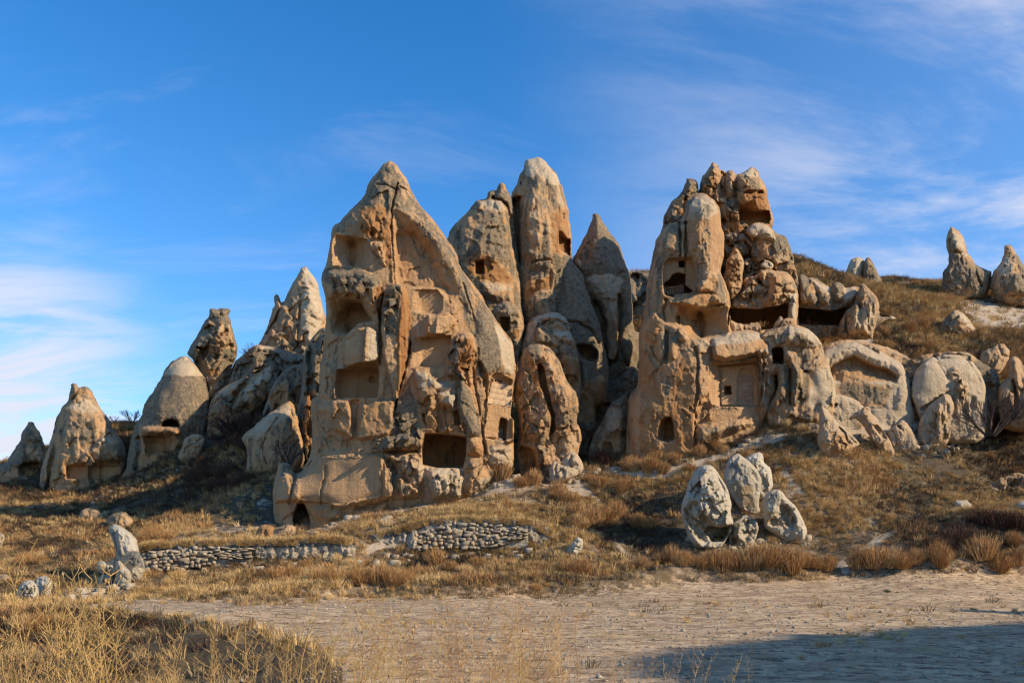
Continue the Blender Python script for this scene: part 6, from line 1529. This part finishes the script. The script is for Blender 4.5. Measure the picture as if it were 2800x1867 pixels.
def scatter_stuff(name, label, pts, scl, rot, meshes, pick):
    me = bpy.data.meshes.new(name)
    me.vertices.add(len(pts))
    me.vertices.foreach_set('co', np.ascontiguousarray(pts, dtype=np.float32).ravel())
    for nm, ty, arr, key in (('scl', 'FLOAT_VECTOR', scl, 'vector'), ('rot', 'FLOAT_VECTOR', rot, 'vector'), ('pick', 'INT', pick, 'value')):
        a = me.attributes.new(nm, ty, 'POINT')
        a.data.foreach_set(key, np.ascontiguousarray(arr, dtype=np.int32 if ty == 'INT' else np.float32).ravel())
    o = link(name, me)
    props(o, label, None, None, 'stuff')
    ng = bpy.data.node_groups.new(name + '_scatter', 'GeometryNodeTree')
    ng.interface.new_socket('Geometry', in_out='INPUT', socket_type='NodeSocketGeometry')
    ng.interface.new_socket('Geometry', in_out='OUTPUT', socket_type='NodeSocketGeometry')
    gi, go = ng.nodes.new('NodeGroupInput'), ng.nodes.new('NodeGroupOutput')
    mp = ng.nodes.new('GeometryNodeMeshToPoints')
    ip = ng.nodes.new('GeometryNodeInstanceOnPoints')
    g2i = ng.nodes.new('GeometryNodeGeometryToInstance')
    def attr(nm, ty):
        n = ng.nodes.new('GeometryNodeInputNamedAttribute')
        n.data_type = ty
        n.inputs[0].default_value = nm
        return n.outputs['Attribute']
    for m in reversed(meshes):
        src = bpy.data.objects.new(name + '_tuft', m)
        oi = ng.nodes.new('GeometryNodeObjectInfo')
        oi.inputs['Object'].default_value = src
        ng.links.new(oi.outputs['Geometry'], g2i.inputs[0])
    ng.links.new(gi.outputs[0], mp.inputs['Mesh'])
    ng.links.new(mp.outputs[0], ip.inputs['Points'])
    ng.links.new(g2i.outputs[0], ip.inputs['Instance'])
    ip.inputs['Pick Instance'].default_value = True
    ng.links.new(attr('pick', 'INT'), ip.inputs['Instance Index'])
    e2r = ng.nodes.new('FunctionNodeEulerToRotation')
    ng.links.new(attr('rot', 'FLOAT_VECTOR'), e2r.inputs[0])
    ng.links.new(e2r.outputs[0], ip.inputs['Rotation'])
    ng.links.new(attr('scl', 'FLOAT_VECTOR'), ip.inputs['Scale'])
    ng.links.new(ip.outputs[0], go.inputs[0])
    md = o.modifiers.new('scatter', 'NODES')
    md.node_group = ng
    return o


RS = np.random.RandomState(11)


def ground_cloud(n, y0, y1, power, lot_keep, spread=.74, supp=.97):
    """random ground positions, denser towards the camera"""
    t = RS.rand(n)
    y = (y0 ** power + t * (y1 ** power - y0 ** power)) ** (1 / power)
    x = (RS.rand(n) * 2 - 1) * spread * y
    z, lot, u, v = ground_z(x, y, True)
    pale = np.full(n, -99.0)
    for q in PALE:
        lo, hi = q.min(0), q.max(0)
        k = np.where((u > lo[0]) & (u < hi[0]) & (v > lo[1]) & (v < hi[1]))[0]
        if len(k):
            pale[k] = np.maximum(pale[k], sdist(u[k], v[k], q))
    bare = np.zeros(n)
    for q in BARE:
        bare = np.maximum(bare, ss(-10, 6, sdist(u, v, q)) * (y < 30))
    for q in DUSK:
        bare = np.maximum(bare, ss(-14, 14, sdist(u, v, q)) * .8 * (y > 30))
    cl = np.clip((fbm(x * .35, y * .35, 401, 4) - .05) * 4, 0, 2.2)
    keep = (RS.rand(n) > lot * (1 - lot_keep * cl)) & (RS.rand(n) > bare * supp) & ((pale < 0) | (RS.rand(n) < .06))
    global LAST_BARE
    LAST_BARE = bare[keep]
    return x[keep], y[keep], z[keep], lot[keep], u[keep], v[keep]


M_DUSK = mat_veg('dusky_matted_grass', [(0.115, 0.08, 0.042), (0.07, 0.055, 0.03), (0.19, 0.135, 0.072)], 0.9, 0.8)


def grass():
    straw = [tuft('straw_tuft', M_STRAW, 1 + k, 30, .42, .20, (.10 * (k % 3 - 1), 0), .12, .016) for k in range(3)]
    straw += [tuft('combed_tuft', M_STRAW, 11 + k, 34, .34, .16, (.30 * (1 if k else -1), -.18), .65, .018) for k in range(2)]
    dull = [tuft('dull_tuft', M_DULL, 21 + k, 34, .26, .24, (.05, -.05), .35, .018, .2) for k in range(3)]
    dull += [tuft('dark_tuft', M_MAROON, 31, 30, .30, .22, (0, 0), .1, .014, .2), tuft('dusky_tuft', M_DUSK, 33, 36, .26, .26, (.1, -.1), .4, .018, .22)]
    # dull undergrowth everywhere on the slopes
    x, y, z, lot, u, v = ground_cloud(150000, 13, 108, 1.25, .004, supp=.4)
    br = LAST_BARE
    nz = fbm(x * .16, y * .12, 77, 4)
    k = RS.rand(len(x)) < np.clip(.58 + nz * 1.8, .06, 1) * np.clip((y - 9) / 18, .25, 1)
    x, y, z, nz, br = x[k], y[k], z[k], nz[k], br[k]
    n = len(x)
    s = RS.uniform(.7, 1.5, n) * (1 + np.clip((y - 50) / 60, 0, .8))
    dk = fbm(x * .25 + 9, y * .2, 99, 3)
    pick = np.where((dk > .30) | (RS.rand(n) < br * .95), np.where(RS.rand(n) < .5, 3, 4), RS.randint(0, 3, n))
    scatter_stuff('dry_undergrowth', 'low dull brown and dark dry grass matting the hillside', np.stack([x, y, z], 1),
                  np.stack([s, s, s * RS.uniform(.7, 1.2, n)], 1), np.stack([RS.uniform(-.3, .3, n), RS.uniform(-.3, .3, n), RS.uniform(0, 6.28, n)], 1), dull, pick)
    # golden straw in drifts
    x, y, z, lot, u, v = ground_cloud(150000, 12, 108, 1.2, .03)
    nz = fbm(x * .20 + 4, y * .16, 55, 4)
    prob = np.clip(nz * 2.6 + .30, .03, 1) * np.where((y < 27) & (lot < .5), .12, 1)
    # sunny verges and terrace tops carry the thickest straw
    for ply, a in ((P("Z 350,1455 480,1480 850,1480 1000,1430 1200,1385 1420,1370 1600,1400 1500,1440 1200,1432 1000,1450 860,1500 640,1495 380,1490"), 1.0),
                   (P("Z 0,1640 300,1630 640,1640 760,1655 680,1720 520,1705 300,1682 0,1690"), 1.0), (P("Z 560,1765 760,1740 980,1780 1000,1850 700,1840"), .25),
                   (P("Z 1580,1280 1900,1270 2000,1240 2100,1210 2100,1290 1900,1330 1650,1400 1550,1380"), .8), (P("Z 2120,1230 2450,1260 2480,1340 2300,1360 2100,1330"), .8),
                   (P("Z 2440,1380 2800,1370 2800,1420 2500,1410"), .9), (P("Z 2300,770 2700,790 2640,850 2350,830"), .8)):
        prob = np.maximum(prob, a * ss(-6, 12, sdist(u, v, ply)))
    prob = np.where(y < 12.5, prob * .12, prob)
    k = RS.rand(len(x)) < prob
    x, y, z, lot = x[k], y[k], z[k], lot[k]
    # a fringe hanging over the lips of the terrace banks
    for pl, yy in (("J 350,600 700,560 1060,485 1150,445 1400,422 1700,432 1900,445 2110,560", 46.0), ("I 960,640 1040,605 1300,590 1700,580 2000,580 2290,560 2430,580", 42.7)):
        q = P(pl)
        m_ = 700
        t = RS.rand(m_) * (len(q) - 1)
        i0 = np.minimum(t.astype(int), len(q) - 2)
        e = q[i0] + (q[i0 + 1] - q[i0]) * (t - i0)[:, None]
        yd = yy + RS.uniform(-.25, .6, m_)
        x = np.append(x, (e[:, 0] - U0) / F * yd)
        y = np.append(y, yd)
        z = np.append(z, HC + (V0 - e[:, 1]) / F * yd - .10 + np.minimum(0, yd - yy) * .5)
        lot = np.append(lot, np.zeros(m_))
    n = len(x)
    s = RS.uniform(.7, 1.35, n) * (1 + np.clip((y - 50) / 60, 0, .8)) * (1 - .45 * lot)
    scatter_stuff('straw_grass', 'golden dry straw grass in drifts over the slopes and terrace tops', np.stack([x, y, z], 1),
                  np.stack([s, s, s], 1), np.stack([RS.uniform(-.2, .2, n), RS.uniform(-.2, .2, n), RS.uniform(-.9, .9, n)], 1), straw, RS.choice([0, 1, 2, 3, 3, 4, 4], n))
    # rusty wiry tufts in clumps over the hillside
    x, y, z, lot, u, v = ground_cloud(60000, 26, 108, 1.3, .004, supp=.55)
    nz = fbm(x * .45 + 40, y * .35, 155, 4)
    k = (RS.rand(len(x)) < np.clip((nz - .20) * 3.0, 0, .75)) & (lot < .3)
    x, y, z = x[k], y[k], z[k]
    n = len(x)
    s = RS.uniform(.7, 1.6, n) * (1 + np.clip((y - 50) / 60, 0, .8))
    rust = [tuft('rust_tuft', M_RUST, 61 + k_, 34, .42, .22, (.08, 0), .05, .018, .16) for k_ in range(3)]
    scatter_stuff('rust_grass', 'wiry rust-coloured tufts clumped over the hillside', np.stack([x, y, z], 1), np.stack([s, s, s * RS.uniform(.6, 1.1, n)], 1),
                  np.stack([RS.uniform(-.2, .2, n), RS.uniform(-.2, .2, n), RS.uniform(0, 6.28, n)], 1), rust, RS.randint(0, 3, n))
    # foreground growth below the camera
    x, y, z, lot, u, v = ground_cloud(26000, 8.2, 22, 1.0, .02, .8)
    k = (RS.rand(len(x)) < np.clip(.16 - ss(0, 6, x) * .06, 0, 1) * ss(13.5, 9, y))
    x, y, z = x[k], y[k], z[k]
    n = len(x)
    s = RS.uniform(.35, .8, n)
    fine = [tuft('fine_tuft', M_STRAW, 41 + k, 34, .5, .20, (.06, 0), .2, .007) for k in range(2)] + [tuft('fine_dull_tuft', M_DULL, 45 + k, 34, .42, .26, (0, 0), .4, .008) for k in range(2)]
    scatter_stuff('foreground_grass', 'thin dry grass on the verge nearest the camera', np.stack([x, y, z], 1), np.stack([s, s, s], 1),
                  np.stack([RS.uniform(-.25, .25, n), RS.uniform(-.25, .25, n), RS.uniform(0, 6.28, n)], 1), fine, RS.choice([0, 1, 2, 3, 2, 3], n))


grass()


def spray_bush(seed, mat, n=300, h=1.05, rad=.62, w=.021, lean=(.12, 0)):
    r = random.Random(seed)
    out = []
    for _ in range(n):
        a = r.uniform(0, 6.283)
        q = r.random() ** .6
        p0 = np.array([math.cos(a) * q * rad * .45, math.sin(a) * q * rad * .45, -.05])
        top = h * (1 - .45 * q * q) * r.uniform(.72, 1.08)
        p2 = np.array([math.cos(a) * q * rad * 1.1 + lean[0] * top, math.sin(a) * q * rad * 1.1 + lean[1] * top, top])
        m = p0 * .45 + p2 * .55 + np.array([r.uniform(-.03, .03), r.uniform(-.03, .03), top * .06])
        out.append((p0, m, p2, w * r.uniform(.7, 1.3)))
        for _k in range(2):
            t = r.uniform(.4, .85)
            s = p0 + (p2 - p0) * t
            e = s + np.array([r.uniform(-.12, .12), r.uniform(-.12, .12), r.uniform(.08, .22)]) * h
            out.append((s, (s + e) / 2, e, w * .7))
    return blade_mesh('bush_stems', out, mat)


BUSH = [spray_bush(k, M_RUST, lean=(.18 * (k % 3 - .6), -.05)) for k in range(5)]
BUSHG = [spray_bush(20 + k, M_STRAW, n=240, w=.018) for k in range(2)]
BUSHM = [spray_bush(30 + k, M_MAROON, n=260, rad=.8, w=.018) for k in range(2)]
BUSHGR = [spray_bush(40, M_GREEN, n=160, h=.5, rad=.5, w=.03)]


ORD = 'leftmost second third fourth fifth sixth seventh eighth ninth tenth eleventh twelfth thirteenth fourteenth fifteenth sixteenth seventeenth eighteenth nineteenth twentieth 21st 22nd 23rd 24th 25th 26th'.split()


def plant(name, label, cat, group, lst, meshes, seed):
    """lst: 'u,v,width' tokens in a view: base point and width in that view's pixels"""
    r = random.Random(seed)
    toks = lst.split()
    v = VIEW['Z']
    uv, wd = [], []
    for t in toks:
        if ',' not in t:
            v = VIEW[t]
            continue
        a, b, c = map(float, t.split(','))
        uv.append((v[0] + a / v[2], v[1] + b / v[2]))
        wd.append(c / v[2])
    h = hits(np.array(uv))
    order = np.argsort(np.argsort([q[0] for q in uv]))
    for i_, ((x, y, z), w) in enumerate(zip(h, wd)):
        o = bpy.data.objects.new(name, r.choice(meshes))
        sc.collection.objects.link(o)
        m = w * y / F / 1.1
        o.location = (x, y + .05, z - .03)
        o.scale = (m * r.uniform(.85, 1.2), m, m * r.uniform(.6, 1.1))
        o.rotation_euler = (r.uniform(-.2, .2), r.uniform(-.2, .2), r.uniform(0, 6.28))
        props(o, label % ORD[order[i_]] if '%s' in label else label, cat, group)


def zone(name, cat, group, meshes, seed, *zones):
    for k, (lab, lst) in enumerate(zones):
        plant(name, lab, cat, group, lst, meshes, seed + k)


zone('dry_bush', 'bush', 'rust-brown dry bushes along the lot and up the slopes', BUSH, 3,
     ('rust-brown dry bush, %s in the row along the lot edge right of centre', "K 880,1110,150 960,1120,180 1050,1125,170 1200,1170,160 1290,1165,180 1390,1160,190 1490,1170,200 1590,1170,220 1700,1175,240 1800,1170,230 1900,1180,220 2000,1170,180 2090,1185,160 2180,1200,150"),
     ('rust-brown dry bush, %s in the row along the lot edge at the far right', "L 760,890,150 850,890,170 930,895,160 1020,900,150 1100,905,130 1250,870,160 1500,890,200 1600,900,180 1720,880,160"),
     ('rust-brown dry bush, %s of two on the grassy mound under the cream boulder', "L 1500,790,130 1680,760,140"),
     ('rust-brown dry bush, %s in the row below the rubble terrace wall', "J 130,850,140 230,850,120 420,880,150 520,880,150 640,880,160 740,885,170 850,895,180 950,890,170 1040,870,150 1250,760,170 1340,800,140 1440,820,130 1540,760,130 2180,820,170 2260,830,150"),
     ('small rust-brown tuft bush at the foot of the bank beside the lot', "J 1930,930,90"),
     ('rust-brown dry bush, %s of those left of the white boulder group', "K 250,860,210 340,840,230 430,800,200 520,760,170 700,830,140 780,850,130 640,1180,150 740,1170,140 180,1170,130 260,1190,120 90,640,140 30,620,110"),
     ('rust-brown dry bush, %s on the grass between the path and the right tower', "K 400,520,150 340,490,130 560,560,130 680,400,170 780,400,160 880,420,120 600,400,130 1100,400,130 1300,220,120 1550,330,130 1650,330,110"),
     ('rust-brown dry bush, %s along the top of the long low retaining wall', "I 1050,600,160 1140,590,150 960,640,120 1740,670,150 1060,560,130"),
     ('rust-brown dry bush, %s on the left slope left of the leaning stone', "I 180,780,130 270,760,120"),
     ('rust-brown dry bush, %s on the cut bank at the lower left', "I 160,1240,190 260,1230,170 400,1190,170 340,1200,120"),
     ('rust-brown dry bush, %s between the tallest spire and the path', "J 1580,170,150 1700,180,160 1830,200,150 1930,190,130 1120,290,90 1240,270,90 2080,280,150 2180,330,150 2240,420,170 2250,520,170"),
     ('rust-brown dry bush, %s along the foot of the right tower and church', "G 480,1460,160 650,1460,140 860,1420,130 1060,1370,130 1600,950,120 1720,950,150 1800,1000,130 1480,1090,110 1260,1440,130 1420,1440,130"),
     ('rust-brown dry bush, %s on the slope around the pale swell and fluted cone', "H 60,1240,110 130,1230,90 590,780,80 650,780,90 800,740,110 900,730,100 680,860,90 920,860,100"),
     ('rust-brown dry bush, %s near the skyline of the right ridge', "H 1060,520,120 1100,520,110 270,380,60 200,340,60 1180,470,100 420,420,70 560,430,60 700,440,70 860,440,60"))
zone('golden_bush', 'bush', 'straw-yellow bushes', BUSHG, 40,
     ('bright straw-yellow bush, %s below the long low retaining wall', "I 1240,870,130 960,970,150 1150,900,110"),
     ('straw-yellow bush on the berm at the bottom left', "I 1460,1170,90"), ('straw-yellow bush, %s beside the foot of the white boulders', "K 340,1090,90 1750,960,120"),
     ('straw-yellow bush, %s in the grass right of the church apron', "G 1640,1130,100 1780,1180,100"), ('straw-yellow bush by the green hollow on the right slope', "L 960,600,70"),
     ('straw-yellow bush, %s on the bank below the terrace walls', "J 1470,820,120 640,770,140 560,740,90"), ('straw-yellow bush, %s of two growing against the base of the tallest spire', "C 1000,1225,80 1230,1215,60"))
zone('maroon_bush', 'bush', 'dark maroon leafless bushes', BUSHM, 60,
     ('dark maroon leafless bush, %s in the gap between centre cliffs and right tower', "E 700,1300,180 800,1310,200 900,1320,190 980,1330,180 1050,1350,130 640,1300,120"),
     ('dark maroon leafless bush, %s in the thicket left of the tallest spire', "A 1760,1290,200 1840,1240,160 1700,1280,120 1380,1080,200 1480,1140,240 1560,1180,200 1440,1010,200 1560,960,170 1500,1060,160 1800,1140,140"),
     ('dark maroon leafless bush, %s on the shaded slope below the left cones', "A 1250,1300,120 1450,1420,130 1180,1290,90 I 1680,190,120 1500,230,140 1400,160,150 1560,150,160"),
     ('dark maroon leafless bush, %s of those around the twin pale domes', "H 1080,1420,150 1130,1290,150 1160,1400,200 1230,1440,200 1200,1330,200 1180,1310,150 1260,1350,200 1340,1380,220 1440,1400,220 1300,1260,180 1220,1230,130 1400,960,120 1500,1440,200"),
     ('dark maroon leafless bush, %s in front of the second black cave', "H 130,720,90 200,715,90 320,700,70"),
     ('dark maroon leafless bush, %s on the shaded mound at the right edge', "L 1500,640,150 1620,660,180 1720,650,150 1250,820,150 1380,760,160"))
zone('green_herb', 'plant', 'green herbs on the lot', BUSHGR, 80,
     ('small dark green herb, %s of three on the bare earth lot', "L 938,1030,50 1450,1132,50 1000,1030,28"))


# ---- bare shrubs and saplings with real branches
def tubes(name, segs, mat, sides=4):
    """segs: (a, b, ra, rb)"""
    co, fs = [], []
    for a, b, ra, rb in segs:
        d = Vector(b) - Vector(a)
        if d.length < 1e-5:
            continue
        d.normalize()
        s = d.orthogonal().normalized()
        t = d.cross(s)
        k = len(co)
        for p, rr in ((a, ra), (b, rb)):
            for i in range(sides):
                an = 6.2832 * i / sides
                co.append([p[j] + (s[j] * math.cos(an) + t[j] * math.sin(an)) * rr for j in range(3)])
        for i in range(sides):
            n = (i + 1) % sides
            fs.append((k + i, k + n, k + sides + n, k + sides + i))
    return mesh_np(name, np.array(co), np.array(fs), [mat])


def shrub_segs(seed, n_stems, h, spread, twist=.5, r0=.03, depth=5):
    r = random.Random(seed)
    trunk, twigs = [], []

    def grow(p, d, ln, rad, k):
        q = p + d * ln
        (trunk if k >= depth - 1 else twigs).append((tuple(p), tuple(q), rad, rad * .72))
        if k == 0:
            return
        for _ in range(r.choice((2, 2, 3))):
            e = (d + Vector((r.uniform(-1, 1), r.uniform(-1, 1), r.uniform(-.35, .8))) * twist).normalized()
            grow(q, e, ln * r.uniform(.62, .88), rad * .62, k - 1)
    for s in range(n_stems):
        a = r.uniform(0, 6.283)
        d = Vector((math.cos(a) * spread, math.sin(a) * spread, 1)).normalized()
        grow(Vector((math.cos(a) * .08, math.sin(a) * .08, -.1)), d, h * .27, r0, depth)
    return trunk, twigs


def bare_shrub(label, tok, h_px, seed, stems=5, spread=.7, mat=None, name='bare_shrub', y=None, depth=5, twist=.5, r0=.03, cat='shrub'):
    q = P(tok)[0]
    if y is None:
        x, yy, z = hits(q)[0]
    else:
        x, yy, z = at(q[0], q[1], y)
    tr, tw = shrub_segs(seed, stems, 1.0, spread, twist, r0, depth)
    o = bpy.data.objects.new(name, None)
    sc.collection.objects.link(o)
    o.location = (x, yy, z)
    s = h_px * yy / F
    o.scale = (s, s, s)
    props(o, label, cat)
    link('trunk', tubes('trunk', tr, mat or M_BARK), o)
    link('twigs', tubes('twigs', tw, mat or M_BARK, 3), o)
    return o


bare_shrub('dense bare thorn shrub on the shoulder below the tall pale cone', "A 1590,700", 80, 1, 9, 1.1, y=82.5)
bare_shrub('thin bare bush at the foot of the tall pale cone, left of the dark wall', "A 1740,625", 46, 2, 4, .6, y=84)
bare_shrub('round dark shrub on the ridge left of the bullet-shaped dome', "A 812,1010", 44, 3, 7, .9, y=100)
bare_shrub('low sparse scrub on the ridge just right of the bird-head cone', "A 700,1010", 20, 4, 7, 1.0, y=100)
bare_shrub('big dark tangled shrub below the split boulders', "A 1500,1160", 125, 5, 9, .9, y=74)
bare_shrub('dark bare shrub in front of the sloping pale slab', "A 1400,1190", 90, 6, 7, 1.0, y=75)
bare_shrub('bare dark shrub in the hollow left of the tallest spire', "A 1770,1260", 80, 7, 7, .8, y=64)
bare_shrub('small leafless sapling leaning in the shade left of the tallest spire', "A 1640,1260", 55, 8, 2, .35, y=66, name='sapling', cat='sapling')
bare_shrub('single bent twiggy sapling alone on the left slope', "A 1050,1400", 46, 9, 1, .6, name='sapling', cat='sapling', depth=4)
bare_shrub('pale bare shrub on the upper right slope beyond the second cave', "H 820,650", 52, 10, 8, .8, mat=M_BARKL)
bare_shrub('large black tangled shrub at the foot of the twin pale domes', "H 1350,1400", 115, 11, 10, .9, y=57)
bare_shrub('dark leafless shrub against the right edge under the pale lobes', "H 1500,1300", 80, 12, 8, .9, y=59)
bare_shrub('wispy stems standing against the sky on the right ridge', "H 740,405", 22, 13, 3, .6, y=101, depth=3)
bare_shrub('red-brown weeds growing in the mouth of the second black cave', "H 170,715", 32, 14, 9, .8, mat=M_MAROON, y=66, depth=4)
bare_shrub('dry twigs on the sill of the wide black cave', "F 1380,1480", 22, 15, 7, .8, mat=M_RUST, y=61, depth=4)
bare_shrub('little tuft of twigs on the left shoulder of the jagged orange crown', "F 850,200", 6, 16, 5, 1.0, y=67, depth=3)
bare_shrub('bare grey twig lying in the grass below the church apron', "G 1800,1310", 16, 17, 1, 1.6, mat=M_BARKL, depth=3, name='fallen_twig', cat='twig')

# ---- tall dry weeds along the bottom of the picture
def weed_mesh(seed, h, mat, thick=.006, branchy=1.0):
    r = random.Random(seed)
    segs = []
    bend = Vector((r.uniform(-.28, .28), r.uniform(-.15, .15), 0))
    pts = [Vector((0, 0, 0))]
    n = 9
    for i in range(n):
        t = (i + 1) / n
        pts.append(Vector((bend.x * t * t * h + r.uniform(-.012, .012), bend.y * t * t * h + r.uniform(-.012, .012), t * h)))
    for i in range(n):
        segs.append((tuple(pts[i]), tuple(pts[i + 1]), thick * (1 - .7 * i / n), thick * (1 - .7 * (i + 1) / n)))
    heads = []
    for i in range(2, n + 1):
        for _ in range(int(2 * branchy + r.random())):
            a = r.uniform(0, 6.283)
            up = r.uniform(.5, 1.1)
            ln = h * r.uniform(.10, .30) * (1.15 - .6 * i / n)
            p = pts[i]
            d = Vector((math.cos(a), math.sin(a), up)).normalized()
            q = p + d * ln * .55
            e = q + (d + Vector((0, 0, .45))).normalized() * ln * .5
            segs.append((tuple(p), tuple(q), thick * .5, thick * .38))
            segs.append((tuple(q), tuple(e), thick * .38, thick * .18))
            for _k in range(2):
                f = q + (e - q) * r.uniform(.0, .7)
                g = f + Vector((r.uniform(-1, 1), r.uniform(-1, 1), r.uniform(.2, 1))).normalized() * ln * .22
                segs.append((tuple(f), tuple(g), thick * .28, thick * .16))
                heads.append(g)
            heads.append(e)
    for g in heads:
        if r.random() < .07:
            s = thick * r.uniform(.9, 1.6)
            segs.append((tuple(g), (g.x, g.y, g.z + s * 2.2), s * .4, s))
            segs.append(((g.x, g.y, g.z + s * 2.2), (g.x, g.y, g.z + s * 4), s, s * .2))
    return tubes('weed_stems', segs, mat, 3)


WEED = [weed_mesh(50 + k, 1.0, M_GOLD, .0062, 1.0) for k in range(6)]
WEEDF = [weed_mesh(70 + k, 1.0, M_RUST, .0040, 1.8) for k in range(3)] + [weed_mesh(80 + k, 1.0, M_STRAW, .0034, 1.7) for k in range(3)]


def weeds(name, label, group, n, u0, u1, y0, y1, h0, h1, meshes, seed, dens=None):
    r = random.Random(seed)
    c = 0
    while c < n:
        u, y = r.uniform(u0, u1), r.uniform(y0, y1)
        if dens and r.random() > dens(u):
            continue
        c += 1
        x = (u - U0) / F * y
        z = float(ground_z(np.array([x]), np.array([y]))[0])
        o = bpy.data.objects.new(name, r.choice(meshes))
        sc.collection.objects.link(o)
        s = r.uniform(h0, h1)
        o.location = (x, y, z - .03)
        o.scale = (s, s, s)
        o.rotation_euler = (r.uniform(-.14, .14), r.uniform(-.14, .14), r.uniform(0, 6.28))
        props(o, label, 'weed', group)


TW = 'tall golden dead weed with a thin branching stalk at the bottom of the picture'
TG = 'tall golden weeds along the bottom edge'
weeds('tall_weed', TW, TG, 26, -80, 330, 5.2, 7.6, .95, 1.5, WEED, 1)
weeds('tall_weed', TW, TG, 30, 200, 1500, 5.4, 8.0, .65, 1.15, WEED, 11)
weeds('tall_weed', TW, TG, 34, -60, 1300, 7.6, 10.5, .7, 1.1, WEED, 12)
weeds('tall_weed', TW, TG, 12, 1400, 2000, 6.2, 9, .45, .75, WEED, 3)
weeds('fine_weed', 'fine feathery brown weed standing on the verge of the lot', 'fine brown weeds on the verge', 100, 850, 2100, 9.5, 14.5, .45, .85, WEEDF, 2, lambda u: 1 if u < 1500 else .6)
weeds('fine_weed', 'fine feathery brown weed standing on the verge of the lot', 'fine brown weeds on the verge', 60, 950, 1600, 8.6, 11.5, .85, 1.3, WEEDF, 7)
weeds('fine_weed', 'fine feathery brown weed standing on the verge of the lot', 'fine brown weeds on the verge', 40, -50, 900, 10, 17, .4, .75, WEEDF, 5)


# ---- crumbs of stone on the bare lot and slopes
def rubble():
    feet = [P(t) for t in ('Z 640,1440 740,1450 860,1450 1000,1400 1150,1375 1330,1345 1420,1300', 'Z 1400,1310 1500,1300 1560,1310', 'Z 1640,1275 1800,1280 1960,1240 2110,1190 2250,1110',
                             'H 60,1300 300,1420 700,1480 1000,1510 1300,1440', 'K 1040,880 1250,960 1500,990 1800,930 2040,930', 'Z 330,1565 700,1545 1140,1520 1500,1505', 'Z 60,1360 300,1345 500,1270', 'Z 360,1600 250,1620 60,1650', 'H 950,430 1300,460 1600,520', 'Z 1560,1290 1640,1290')]
    r = random.Random(9)
    uv = []
    for q in feet:
        for _ in range(110):
            t = r.random() * (len(q) - 1)
            i = min(int(t), len(q) - 2)
            p = q[i] + (q[i + 1] - q[i]) * (t - i)
            uv.append((p[0] + r.gauss(0, 14), p[1] + abs(r.gauss(0, 13)) - 3))
    h = hits(np.array(uv))
    co, fc = [], []
    tpl = [np.empty(len(m.vertices) * 3) for m in COBP]
    for b, m in zip(tpl, COBP):
        m.vertices.foreach_get('co', b)
    quads = [np.array([tuple(p.vertices) for p in m.polygons]) for m in COBP]
    k = 0
    for (x, y, z) in h:
        j = r.randrange(len(tpl))
        v = tpl[j].reshape(-1, 3) * np.array([r.uniform(.7, 1.4), r.uniform(.7, 1.3), r.uniform(.5, 1.0)]) * (.10 + .45 * r.random() ** 3)
        a = r.uniform(0, 6.28)
        v = np.stack([v[:, 0] * math.cos(a) - v[:, 1] * math.sin(a), v[:, 0] * math.sin(a) + v[:, 1] * math.cos(a), v[:, 2]], 1) + np.array([x, y, z])
        co.append(v)
        fc.append(quads[j] + k)
        k += len(v)
    o = link('rubble', mesh_np('rubble', np.concatenate(co), np.concatenate(fc), [M_STONEP]))
    props(o, 'loose broken stones shed at the feet of the rocks', None, None, 'stuff')


rubble()


def pebbles():
    n = 9000
    y = RS.uniform(12, 60, n)
    x = RS.uniform(-.68, .72, n) * y
    z, lot, u, v = ground_z(x, y, True)
    k = RS.rand(n) < (lot * .9 + .25)
    x, y, z = x[k], y[k], z[k]
    n = len(x)
    s = .012 + .06 * RS.rand(n) ** 4 + y * .0004
    base = np.array([[1, 0, 0], [-.5, .87, 0], [-.5, -.87, 0], [.2, .1, .8], [0, 0, -.5]])
    f = np.array([[0, 1, 3], [1, 2, 3], [2, 0, 3], [1, 0, 4], [2, 1, 4], [0, 2, 4]])
    a = RS.rand(n) * 6.28
    ca, sa = np.cos(a), np.sin(a)
    st = RS.uniform(.7, 1.4, (n, 1, 3))
    b = base[None] * st * s[:, None, None]
    co = np.stack([b[..., 0] * ca[:, None] - b[..., 1] * sa[:, None] + x[:, None], b[..., 0] * sa[:, None] + b[..., 1] * ca[:, None] + y[:, None], b[..., 2] + z[:, None] + .005], -1).reshape(-1, 3)
    fc = (f[None] + (np.arange(n) * 5)[:, None, None]).reshape(-1, 3)
    o = link('pebbles', mesh_np('pebbles', co, fc, [M_STONEP], smooth=False))
    props(o, 'small loose stones strewn over the earth lot and slopes', None, None, 'stuff')


pebbles()
